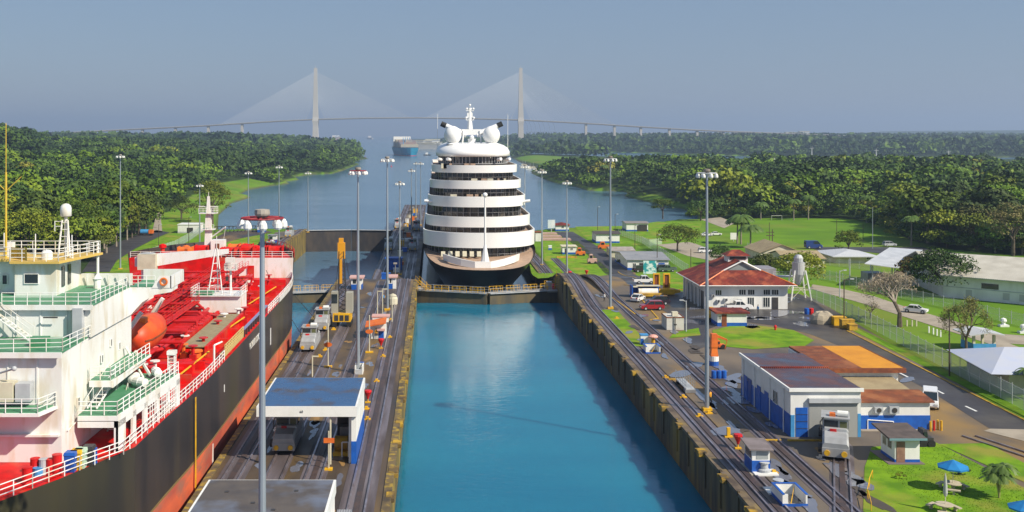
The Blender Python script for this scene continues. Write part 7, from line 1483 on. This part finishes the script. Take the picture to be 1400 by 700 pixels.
def forest(P, temps, label, nm='forest', smin=.62, smax=1.3, tb=0.):
    Q = []; T = []
    ks = rng.integers(0, len(temps), len(P)); sc = np.clip(rng.lognormal(-.10, .38, len(P)), .42, 1.95)*(smin+smax)/2; an = rng.uniform(0, 2*PI, len(P)); ti = np.clip(rng.beta(.9, 1.5, len(P))+tb, 0, 1)
    # neighbouring trees share a tendency of colour, as real stands do
    ti = np.clip(ti*.85+.22*np.sin(P[:, 0]*.017+1)*np.sin(P[:, 1]*.011)+.12, 0, 1)
    for k, tq in enumerate(temps):
        S_ = np.where(ks == k)[0]
        if not len(S_): continue
        c, s = np.cos(an[S_]), np.sin(an[S_]); t = tq[None]*sc[S_][:, None, None, None]
        x = t[..., 0]*c[:, None, None]-t[..., 1]*s[:, None, None]+P[S_, 0][:, None, None]; y = t[..., 0]*s[:, None, None]+t[..., 1]*c[:, None, None]+P[S_, 1][:, None, None]; z = t[..., 2]+P[S_, 2][:, None, None]
        Q.append(np.stack([x, y, z], -1).reshape(-1, 4, 3)); T.append(np.repeat(ti[S_], tq.shape[0]))
    me = quads_mesh(nm, np.concatenate(Q), leafS, np.concatenate(T)); o = bpy.data.objects.new(nm, me); C.objects.link(o); tag(o, label, 'forest', kind='stuff'); return o
t1 = [leaves(R, H, nc, nq, sz, seed=s)+np.array([0, 0, h]) for R, H, nc, nq, sz, s, h in ((7.5, 7, 14, 420, 1.35, 1, 4.5), (5.5, 8, 12, 330, 1.25, 2, 4), (9.5, 5, 18, 480, 1.4, 3, 6.5), (4.5, 10, 10, 300, 1.25, 4, 6), (11, 8, 20, 560, 1.5, 12, 5))]
t2 = [leaves(R, H, nc, nq, sz, seed=s)+np.array([0, 0, h]) for R, H, nc, nq, sz, s, h in ((8, 8, 12, 190, 2.2, 5, 3.5), (6, 10, 10, 150, 2.1, 6, 3.5), (10, 6, 12, 200, 2.3, 7, 6), (12, 9, 14, 240, 2.5, 8, 3))]
t3 = [leaves(R, H, nc, nq, sz, seed=s)+np.array([0, 0, h]) for R, H, nc, nq, sz, s, h in ((19, 13, 8, 48, 8, 9, 2), (16, 17, 7, 44, 7.5, 10, 3))]
forest(rest[rest[:, 0] < 0], t1, 'dense forest covering the slope of the left bank'); forest(rest[rest[:, 0] >= 0], t1, 'mixed forest on the right behind the playing field', tb=.08)
forest(A2[A2[:, 0] < 0], t2, 'darker forest on the far left hill and point', tb=-.2); forest(A2[A2[:, 0] >= 0], t2, 'canopy of the middle distance on the right', tb=-.05)
forest(A3, t3, 'dark blue tree belt beyond the inlet under the bridge', tb=-.3)
# shrubs along the shores and clearing edges
def band(P_list, n, seed, sc=.3, off=4):
    g = np.random.default_rng(seed); out = []
    for a, b in zip(P_list, P_list[1:]):
        a = np.array(a); b = np.array(b); k = max(1, int(np.hypot(*(b-a))/n)); t = g.uniform(0, 1, k)[:, None]; p = a+(b-a)*t+g.normal(size=(k, 2))*off; out.append(p)
    P = np.concatenate(out); z, d, land = height(P[:, 0], P[:, 1]); P = np.concatenate([P, z[:, None]], 1)[land & (z > SEA+.5)]; return P
edge = band(poly_g([(945, 299), (965, 297), (990, 296), (1060, 296), (1165, 298), (1215, 310), (1246, 328), (1300, 340), (1420, 351)], gz0), 1.2, 3, off=3)
o = forest(edge, [q*.34 for q in t1], 'low bushes along the forest edge of the playing field', 'bushes', .6, 1.5, tb=.1); o['category'] = 'bushes'
sh = band([tuple(p) for p in RIGHT[10:26]], 3, 5, off=5); o = forest(sh, [q*.3 for q in t1], 'bushes along the right shore of the channel', 'bushes', .6, 1.3, tb=.1); o['category'] = 'bushes'
# special trees
def special(u, v, vt, hw_px, m, label, f=gz0, dens=4200, size=.42, flat=.6, hf=.62, ncl=60, bark_=bark, name='broadleaf_tree', seed=0):
    x, y, z = G_(u, v, f); h = Z_(vt, y)-z; R = hw_px*y/F; H = h*hf
    r = thing(name, label, 'tree', (x, y, z)); trunk(h-H*.5, .03*h+.05, R*.7, n=7, seed=seed).build('trunk', bark_, r, local=True)
    Q = leaves(R, H, ncl, dens, size, flat, seed=seed+50, clr=(.16, .30)); Q[..., 2] += h-H*1.02; me = quads_mesh('crown', Q, m); c = bpy.data.objects.new('crown', me); C.objects.link(c); c.parent = r; return r
special(926, 344, 303, 33, leafA, 'broad leafy tree spreading over the car park left of the palms', dens=7500, ncl=80, seed=1, hf=.75)
special(1288, 404, 333, 48, leafB, 'largest dark spreading tree in front of the warehouse', dens=12000, ncl=130, size=.45, seed=2, hf=.82)
special(1243, 396, 345, 20, leafmat('leaves_rust', (.16, .07, .02), (.10, .09, .02)), 'rust tinged tree between the open shelter and the great dark tree', dens=3500, seed=3, hf=.75)
special(1160, 347, 306, 19, leafA, 'round bright green tree left of the poles by the playing field', dens=4200, hf=.85, seed=4)
special(1092, 390, 338, 36, leafA, 'spreading tree behind the silo and the red roofed hall', dens=8500, ncl=90, seed=5, hf=.8)
special(1046, 384, 345, 24, leafmat('leaves_yellow', (.13, .16, .02), (.09, .13, .02)), 'yellowish green tree rising behind the cupola', dens=4000, seed=6)
special(984, 362, 330, 19, leafB, 'dark leafy tree left of the cupola behind the red roof', dens=4000, seed=7, hf=.85)
special(290, 305, 234, 27, leafmat('leaves_lime', (.11, .17, .015), (.07, .12, .012)), 'tall bright green tree at the water edge of the left bank', f=gl, dens=6500, ncl=70, size=.7, hf=.8, seed=8)
special(248, 300, 262, 22, leafB, 'dark bushy tree beside the tall bright one on the left bank', f=gl, dens=4200, size=.6, hf=.9, seed=9)
special(105, 350, 252, 48, leafA, 'big bright tree mass behind the tanker radome mast', f=gl, dens=7500, ncl=90, size=.7, hf=.85, seed=10)
special(40, 362, 268, 45, leafA, 'big green tree behind the yellow aerial mast', f=gl, dens=7500, ncl=90, size=.7, hf=.85, seed=12)
special(190, 322, 258, 26, leafA, 'leafy tree standing over the left bank road', f=gl, dens=5000, ncl=60, size=.6, hf=.85, seed=13)
special(958, 302, 270, 20, leafB, 'dark tree at the corner of the playing field nearest the shore', dens=3500, size=.6, seed=14); special(906, 298, 268, 17, leafA, 'tree on the low shore beside the channel bend', dens=3000, size=.6, seed=15, f=lambda Y: -3)
special(1335, 340, 268, 40, leafmat('leaves_olive', (.13, .13, .03), (.08, .10, .025)), 'pale brownish tree above the warehouse roof', dens=6000, ncl=70, size=.6, hf=.8, seed=16)
special(1385, 350, 262, 36, leafmat('leaves_tan', (.17, .15, .05), (.11, .12, .03)), 'tan tinged tree at the right edge above the warehouse', dens=5500, ncl=70, size=.6, hf=.8, seed=17)
special(1360, 405, 372, 20, leafB, 'x', dens=10) if False else None
# bare trees
def bare(u, v, vt, hw_px, label, m, seed, twm, dens=1500, depth=6):
    x, y, z = gnd(u, v); h = Z_(vt, y)-z; R = hw_px*y/F; r = thing('bare_tree', label, 'tree', (x, y, z)); g = random.Random(seed); tr = MB(); br = MB(); tips = []
    def grow(p, d, L, rad, k):
        q = p+d*L; (tr if k < 2 else br).tube(p, q, rad, rad*.7, n=6 if k < 2 else 4, cap=False)
        if k >= depth: tips.append(q); return
        for i in range(3 if k < depth-1 else 2):
            a = d.orthogonal().normalized(); a = Matrix.Rotation(g.uniform(0, 2*PI), 3, d) @ a; nd_ = (d+a*g.uniform(.35, .85)); nd_.z += .05; nd_.normalize(); grow(q, nd_, L*g.uniform(.68, .86), rad*.62, k+1)
    grow(Vector((0, 0, -.2)), Vector((0, 0, 1)), h*.26, h*.035, 0)
    for b_ in (tr, br):
        if b_.v:
            mz = max(v_[2] for v_ in br.v); mr = sorted(abs(v_[0]) for v_ in br.v)[int(len(br.v)*.97)]
    b2 = lambda b_: [(a*min(1.6, R/mr)*(1 if c > h*.1 else 1), bb*min(1.6, R/mr), c*h/mz) for a, bb, c in b_.v]
    tr.v = b2(tr); br.v = b2(br); tr.build('trunk', bark, r, local=True); br.build('branches', m, r, local=True)
    T = np.array([(t[0]*min(1.6, R/mr), t[1]*min(1.6, R/mr), t[2]*h/mz) for t in tips]); gg = np.random.default_rng(seed); P = T[gg.integers(0, len(T), dens)]+gg.normal(size=(dens, 3))*.28
    t = gg.normal(size=(dens, 3)); t /= np.linalg.norm(t, axis=1)[:, None]; b = np.cross(t, gg.normal(size=(dens, 3))); b /= np.linalg.norm(b, axis=1)[:, None]; me = quads_mesh('twigs', np.stack([P-t*.3, P-b*.04, P+t*.3, P+b*.04], 1), twm); o = bpy.data.objects.new('twigs', me); C.objects.link(o); o.parent = r
twp = mat('pale_twigs', (.42, .34, .24), .9); bare(1230, 447, 374, 33, 'pale leafless tree on the lawn between fence and outer road', barkp, 4, twp, 2600)
bare(1321, 482, 408, 26, 'half bare tree with yellowish leaves beside the blue shelter', bark, 8, mat('sparse_leaves', (.20, .20, .04), .8), 2200)
bare(1190, 435, 415, 14, 'tiny bare sapling on the lawn left of the pale tree', bark, 2, twp, 200, depth=4)
# palms
pal = mat('palm_leaf', (.06, .12, .015), .55, (.10, .16, .02), .8, obj=True); palt = mat('palm_trunk', (.28, .24, .19), .85, (.2, .17, .13), 3)
def palm(x, y, z, h, fl, label, nf=18, stems=1, seed=0, trunkm=palt, lean=.4, grp=None, wr=.16):
    g = random.Random(seed); r = thing('palm_tree', label, 'palm tree', (x, y, z), grp)
    for s in range(stems):
        a = 2*PI*s/max(1, stems); lx, ly = (math.cos(a)*lean*stems*.5, math.sin(a)*lean*stems*.5) if stems > 1 else (lean*.3, 0); hh = h*(1 if s == 0 else g.uniform(.75, .95))
        pts = [(lx*(k/5)**1.5, ly*(k/5)**1.5, hh*k/5) for k in range(6)]; mb = MB()
        for k in range(5): mb.tube(pts[k], pts[k+1], wr*(1.3-.1*k), wr*(1.2-.1*k), n=7, cap=False)
        mb.build('trunk', trunkm, r, local=True); fr = MB(); top = Vector(pts[-1])
        for i in range(nf):
            a = 2*PI*i/nf+g.uniform(-.2, .2); up = g.uniform(-.15, 1.0); d = Vector((math.cos(a), math.sin(a), 0)); side = Vector((-d.y, d.x, 0)); P = []
            for k in range(8): t = k/7; P.append(top+d*fl*t*(1-.12*t)+Vector((0, 0, fl*(up*.62*t-(.35+.5*up)*t*t*1.15))))
            for k in range(7):
                w = fl*.20*math.sin(PI*min(1, (k+1)/8))**.6
                for sg in (-1, 1):
                    for m_ in (0, .5):
                        p = P[k].lerp(P[k+1], m_); q = P[k].lerp(P[k+1], m_+.42); fr.q([p, q, q+side*sg*w+Vector((0, 0, -w*.55))+d*w*.5, p+side*sg*w+Vector((0, 0, -w*.6))+d*w*.35])
        fr.build('fronds', pal, r, local=True)
    return r
for i, (u, v, vt, fl, l) in enumerate(((1008, 333, 294, 5.2, 'leftmost of the tall palms beside the playing field'), (1013, 334, 290, 5.4, 'tallest palm in the group beside the playing field'), (1026, 339, 304, 5.0, 'lowest and rightmost palm of the group by the beige house'))):
    x, y, z = gnd(u, v); palm(x, y, z, Z_(vt, y)-z-1.2, fl, l, 22, seed=i, wr=.26)
x, y, z = gnd(1366, 682); palm(x, y, z+.1, 3.1, 1.5, 'small many stemmed palm on the lawn by the old railway', 11, stems=4, seed=5, lean=.25, wr=.07, trunkm=mat('young_trunk', (.35, .33, .12), .7))
x, y, z = gnd(1343, 549); palm(78.2, 135.5, 5.2, 4.2, 1.7, 'slim yellowish palm clump in front of the corner house', 9, stems=3, seed=6, lean=.9, wr=.08)
x, y, z = gnd(1365, 560); palm(82.5, 134.5, 5.2, 4.0, 1.5, 'second slim palm clump before the corner house window', 9, stems=3, seed=7, lean=.8, wr=.08)
for i, (u, v, vt, f) in enumerate(((123, 350, 296, gl), (1085, 301, 273, gz0), (1040, 300, 277, gz0), (1246, 336, 296, gz0), (1105, 300, 268, gz0), (1185, 305, 268, gz0))):
    x, y, z = G_(u, v, f); pp_ = palm(x, y, z, Z_(vt, y)-z, 4.2, ['palm tree in front of the forest right of the radome', 'pale stemmed palm behind the goal at the field edge', 'palm at the field edge above the tall palms', 'single palm at the forest edge by the parked vehicles', 'tall palm trunk rising right of the goal', 'palm among the trees at the middle of the field edge'][i], 16, seed=20+i, wr=.25)
# palms scattered through the canopy
pk = [c for c in C.objects if c.parent == pp_]
for i in range(34):
    x = 0
    while True:
        Y = rr2.uniform(480, 1150); u = rr2.uniform(700, 1420) if i % 3 else rr2.uniform(0, 300); x = X_(u, Y); w_, z_ = wood_at(np.array([x]), np.array([Y]))
        if w_[0]: break
    n = pp_.copy(); C.objects.link(n)
    for ch in pk: c = ch.copy(); C.objects.link(c); c.parent = n
    s_ = rr2.uniform(1.0, 1.35); n.location = (x, Y, float(z_[0])); n.rotation_euler = (0, 0, rr2.uniform(0, 6)); n.scale = (s_, s_, rr2.uniform(1.1, 1.5)); n['label'] = 'palm rising through the forest canopy on the %s' % ('left bank' if x < 0 else 'right'); n['group'] = 'palms in the forest canopy on the %s' % ('left bank' if x < 0 else 'right')
# small plants on the lawn
x, y, z = gnd(1231, 655); r = tag(bpy.data.objects.new('shrub', quads_mesh('shrub', leaves(.5, .8, 6, 220, .14, seed=3), leafA)), 'small shrub on the lawn left of the umbrella', 'shrub'); C.objects.link(r); r.location = (x, y, z+.05)
x, y, z = gnd(1318, 650); r = tag(bpy.data.objects.new('shrub', quads_mesh('shrub', leaves(.7, .9, 8, 320, .16, seed=4), leafB)), 'low dark shrub behind the open blue umbrella', 'shrub'); C.objects.link(r); r.location = (x, y, z+.05)
x, y, z = gnd(868, 362); r = tag(bpy.data.objects.new('shrub', quads_mesh('shrub', leaves(2.2, 2.2, 12, 700, .35, seed=6), leafB)), 'dark bush at the left end of the grey workshop', 'shrub'); C.objects.link(r); r.location = (x-3, y, z)
# grass blades are too fine to count: tufts on the near lawns
gg = np.random.default_rng(2); n = 26000; P = np.stack([gg.uniform(46, 90, n), gg.uniform(88, 118, n)], 1); u_ = U0+F*P[:, 0]/P[:, 1]; v_ = V0+F*34.5/P[:, 1]
lawnp = gp([(1192, 612), (1280, 606), (1400, 668)])+[(90, 70), (47.5, 62)]+gp([(1180, 700), (1182, 640)]); ok = inpoly(P[:, 0], P[:, 1], lawnp) & (np.abs(P[:, 0]-66.5+.36*(P[:, 1]-104)) > 1.4) & ~((P[:, 0] > 47.2) & (P[:, 0] < 51.4) & (P[:, 1] > 108.5) & (P[:, 1] < 114)); P = P[ok]; n = len(P)
b = np.concatenate([P, np.full((n, 1), 5.27)], 1); d = gg.normal(size=(n, 3)); d[:, 2] = 0; d /= np.linalg.norm(d, axis=1)[:, None]; up = np.array([0, 0, 1.])*gg.uniform(.04, .09, (n, 1)); w = d*.05
me = quads_mesh('grass', np.stack([b-w, b+w, b+w*.4+up, b-w*.4+up], 1), grass_m); o = bpy.data.objects.new('grass', me); C.objects.link(o); tag(o, 'short grass tufts on the lawn with the umbrella tables', 'grass', kind='stuff')
# ================================================================= far things
BY = 3700.0; bcon = mat('bridge_concrete', (.50, .47, .42), .8)
BR = thing('cable_stayed_bridge', 'long cable stayed bridge with two pale towers across the far channel', 'bridge', (X_(571, BY), BY, SEA))
dp = [(60, 183), (150, 178.2), (285, 171.5), (331, 168.5), (380, 165.5), (431, 163), (500, 161.3), (571, 160.8), (640, 161.8), (712, 163.8), (801, 168.5), (872, 173), (950, 177.6), (1030, 181), (1115, 184), (1200, 187)]
mb = MB(); mb.loft([[(X_(u, BY), BY+dy, Z_(v, BY)+dz) for dy, dz in ((-9, 0), (9, 0), (9, -3.4), (-9, -3.4))] for u, v in dp]); mb.build('deck', mat('deck_grey', (.16, .16, .17), .8), BR)
MB().loft([[(X_(u, BY), BY-9.2+dy, Z_(v, BY)+dz) for dy, dz in ((-.3, 0), (.3, 0), (.3, 1.6), (-.3, 1.6))] for u, v in dp]).build('parapet', bcon, BR)
def dz_(u):
    for (a, va), (b, vb) in zip(dp, dp[1:]):
        if a <= u <= b: return Z_(va+(vb-va)*(u-a)/(b-a), BY)
for ut in (431.5, 712):
    x = X_(ut, BY); zd = dz_(ut); zt = Z_(93, BY)
    t = MB().loft([[(x+sx*w, BY+sy*d, z) for sx, sy in ((-1, -1), (1, -1), (1, 1), (-1, 1))] for z, w, d in ((SEA-2, 11, 14), (zd-22, 8.5, 12), (zd-6, 10.5, 13), (zd+8, 9.5, 10), (zd+60, 7.8, 7), (zt, 5.6, 5))]).build('tower', bcon, BR)
    MB().tube((x, BY, zt), (x, BY, zt+9), .8, n=6).build('mast_tip', bcon, t); MB().box(x-26, x+32, BY-30, BY+20, SEA-2, SEA+4).build('pier_island', concrete, BR)
    cb = MB()
    for s in (-1, 1):
        for k in range(24):
            ud = ut+s*(14+k*5.0); cb.tube((x, BY-5, zt-10-(24-k)*3.6), (X_(ud, BY), BY-7, dz_(ud)), .42, n=3, cap=False)
    cb.build('stay_cables', mat('cable_white' if ut < 500 else 'cable_white_b', (.75, .75, .75), .5), BR)
for u in (195, 240, 285, 331, 801, 840, 876, 915, 953, 988.6, 1023, 1060): x = X_(u, BY); MB().box(x-4, x+4, BY-6, BY+6, SEA-2, dz_(u)-3.4).build('pier', bcon, BR)
# ships
def ship(u, vb, wpx, hullm, label, L=190, yaw=.16, H=19, cargo=True, name='container_ship'):
    y = 51.8*F/(vb-V0); x = X_(u, y); B = wpx*y/F*.82; r = thing(name, label, 'ship', (0, 0, 0))
    sec = [(0, .06), (.03, .45), (.08, .8), (.16, .98), (.3, 1), (1, 1)]
    def ring(z, f, w0): return [(-B/2*w*f, t*L, z) for t, w in [(t, max(w*f, w0)) for t, w in sec]]+[(B/2*w*f, t*L, z) for t, w in reversed([(t, max(w*f, w0)) for t, w in sec])]
    MB().loft([ring(z, f, .03) for z, f in ((-.5, .86), (1.2, .88))], 1).loft([ring(z, f, .03) for z, f in ((1.2, .88), (H*.6, .97), (H, 1.0))], 0).build('hull', [hullm, redp], r, local=True)
    MB().box(-B*.5-.1, B*.5+.1, L*.16, L, H, H+.8).build('gunwale', rust, r, local=True)
    if cargo:
        cm = MATS.get('containers') or mat('containers', (.42, .36, .26), .7, (.30, .22, .20), .05, det=1, lo=.45, hi=.55, c3=(.15, .2, .3), sc3=.04)
        for k in range(7):
            y0 = L*(.14+.11*k); MB().box(-B*.46, B*.46, y0, y0+L*.09, H+.8, H+8+2.6*(k % 3)+2*min(k, 3)).build('container_stack', cm, r, local=True)
        MB().box(-B*.48, B*.48, L*.86, L*.92, H, H+26).build('bridge_house', white, r, local=True)
        for k in range(4): MB().tube((-B*.3+k*B*.2, L*(.2+.15*k), H), (-B*.3+k*B*.2, L*(.2+.15*k), H+24), .8, n=5).build('mast', ltblue, r, local=True)
    else:
        MB().box(-B*.42, B*.42, L*.75, L*.88, H, H*2.3).build('bridge_house', white, r, local=True); MB().tube((0, L*.3, H), (0, L*.3, H*2), .8, n=5).build('mast', ltgrey, r, local=True)
    r.location = (x, y, SEA); r.rotation_euler = (0, 0, yaw); return r
teal = mat('teal_hull', (.0, .22, .36), .5, (.0, .17, .30), .05)
ship(562, 213.3, 32, teal, 'teal hulled container ship coming up the channel left of the cruise ship')
ship(462.5, 195.3, 13, mat('dull_red_hull', (.18, .07, .07), .6), 'distant grey and red ship in the channel left of the bridge tower', L=260, H=16)
ship(508.5, 190.5, 7, mat('pale_hull', (.45, .45, .42), .6), 'smallest pale ship far out near the horizon', L=300, H=14, cargo=False, name='distant_ship')
y = 51.8*F/(212.5-V0); x = X_(584, y); r = thing('tug_boat', 'dark tug beside the bow of the teal container ship', 'boat', (x, y, SEA)); MB().box(x-9, x+9, y-3, y+3, SEA-.3, SEA+2.4).build('hull', dark, r); MB().box(x-4, x+2, y-2, y+2, SEA+2.4, SEA+7).build('wheelhouse', white, r)
for u, v, m, l in ((442+0, 211, redp, 'x'), (499.5, 216, redp, 'small red channel buoy left of the container ship'), (580-45, 228, redp, 'small channel buoy in mid channel')):
    if l != 'x': y = 51.8*F/(v-V0); x = X_(u, y); tag(MB().lathe((x, y, SEA-.2), [(1.3, 0), (1.3, 1.2), (.3, 1.5), (.3, 3.8), (.05, 4)], 8).build('buoy', m, org=(x, y, SEA)), l, 'buoy')
# boats at the small marina right of the cruise ship
bt = None; rr = random.Random(4)
for i in range(16):
    u = 716+i*3.6+rr.uniform(-1, 1); v = 229+i*.9+rr.uniform(-1.5, 2); y = 51.8*F/(v-V0); x = X_(u, y); c = (white, cream, rust, ltblue)[i % 4]
    if bt is None:
        bt = thing('moored_boat', 'x', 'boat', (0, 0, 0)); MB().loft([[(a*4.5, b*w, z) for a, b in ((-1, -1), (.4, -1), (1, 0), (.4, 1), (-1, 1))] for z, w in ((-.3, 1.1), (1.3, 1.7))]).build('hull', white, bt, local=True); MB().box(-2, 1.2, -1.1, 1.1, 1.3, 3.2).build('cabin', cream, bt, local=True); MB().tube((-.5, 0, 3.2), (-.5, 0, 7), .12, n=5).build('mast', ltgrey, bt, local=True); o = bt
    else: o = dup(bt, (0, 0, 0))
    o.location = (x, y, SEA); o.rotation_euler = (0, 0, rr.uniform(-.5, .5)); o.scale = (1.5, 1.5, 1.4); o['label'] = 'small white moored boat in the cluster by the shore right of the cruise ship'; o['group'] = 'boats moored by the right shore'
# port cranes, tank, town
pc = mat('port_crane_blue', (.25, .32, .45), .6); g0_ = None
for i, u in enumerate((722, 727, 733, 739, 745, 752, 759, 838)):
    y = 5400.; x = X_(u, y); z = 3.
    if g0_ is None:
        g0_ = thing('port_crane', 'x', 'port crane', (0, 0, 0))
        for sx in (-9, 9):
            for sy in (-10, 10): MB().tube((sx, sy, 0), (sx*.8, sy, 46), 1.6, n=4).build('leg', pc, g0_, local=True)
        MB().box(-9, 9, -14, 14, 44, 48).build('portal', pc, g0_, local=True); MB().tube((0, 0, 46), (-5, 0, 80), 1.8, n=4).tube((-5, 0, 80), (-16, 0, 102), 1.5, n=4).build('boom', pc, g0_, local=True); o = g0_
    else: o = dup(g0_, (0, 0, 0))
    o.location = (x, y, z); o['label'] = 'one of the pale port cranes in the haze right of the bridge tower' if u < 800 else 'lone pale port crane between the bridge piers'
    if u < 800: o['group'] = 'distant port cranes'
    elif 'group' in o: del o['group']
tag(MB().lathe((X_(789, 5000), 5000, 2), [(42, 0), (42, 20), (30, 26), (8, 29), (.5, 30)], 20).build('storage_tank', mat('tank_grey', (.35, .34, .33), .7), org=(X_(789, 5000), 5000, 2)), 'round grey storage tank in the haze beyond the bridge piers', 'tank')
tb = None
for i in range(46):
    a = i < 12; u = (rr.uniform(572, 600) if a else rr.uniform(860, 1110)); y = 3500. if a else rr.uniform(5300, 6500); x = X_(u, y); z = gh(x, y)+10
    if tb is None:
        tb = thing('distant_building', 'x', 'building', (0, 0, 0)); MB().box(-16, 16, -10, 10, -12, 12).build('wall', mat('town_white', (.6, .6, .58), .7), tb, local=True); MB().box(-17, 17, -11, 11, 12, 14).build('roof', cream, tb, local=True); o = tb
    else: o = dup(tb, (0, 0, 0))
    o.location = (x, y, z+(6 if a else 8)); o.scale = (rr.uniform(.5, 1.6), 1, rr.uniform(.5, 1.8)); o['label'] = 'small white building of the far town left of the cruise ship mast' if a else 'small pale building of the hazy town beyond the bridge approach'; o['group'] = 'far town left of the cruise ship' if a else 'hazy town beyond the bridge'
x, y = X_(1059, 1100.), 1100.; z = gh(x, y); r = thing('white_tower', 'small white domed tower standing out of the forest canopy', 'tower', (x, y, z)); h = Z_(218, y)-z
MB().lathe((x, y, z), [(3.4, 0), (3.4, h-5), (2.6, h-3), (1.3, h-1.2), (.3, h)], 10).build('tower_body', white, r); MB().lathe((x, y, z+h), [(.4, 0), (.2, 2)], 6).build('finial', white, r)
for u, v0, v1, Y, l in ((935, 190, 214, 1500, 'x'), (1110, 200, 214, 1500, 'left pylon over the dark tree belt'), (1198, 203, 216, 1450, 'right pylon over the dark tree belt'), (1297, 205, 219, 1450, 'pale pylon in the far green clearing')):
    if l != 'x': x = X_(u, Y); zb = gh(x, Y); tag(MB().tube((x-1, Y, zb), (x, Y, Z_(v0, Y)), .5, n=4).tube((x+1, Y, zb), (x, Y, Z_(v0, Y)), .5, n=4).box(x-3, x+3, Y-.3, Y+.3, Z_(v0, Y)-3, Z_(v0, Y)-2.4).build('power_pylon', ltgrey, org=(x, Y, zb)), l, 'pylon')
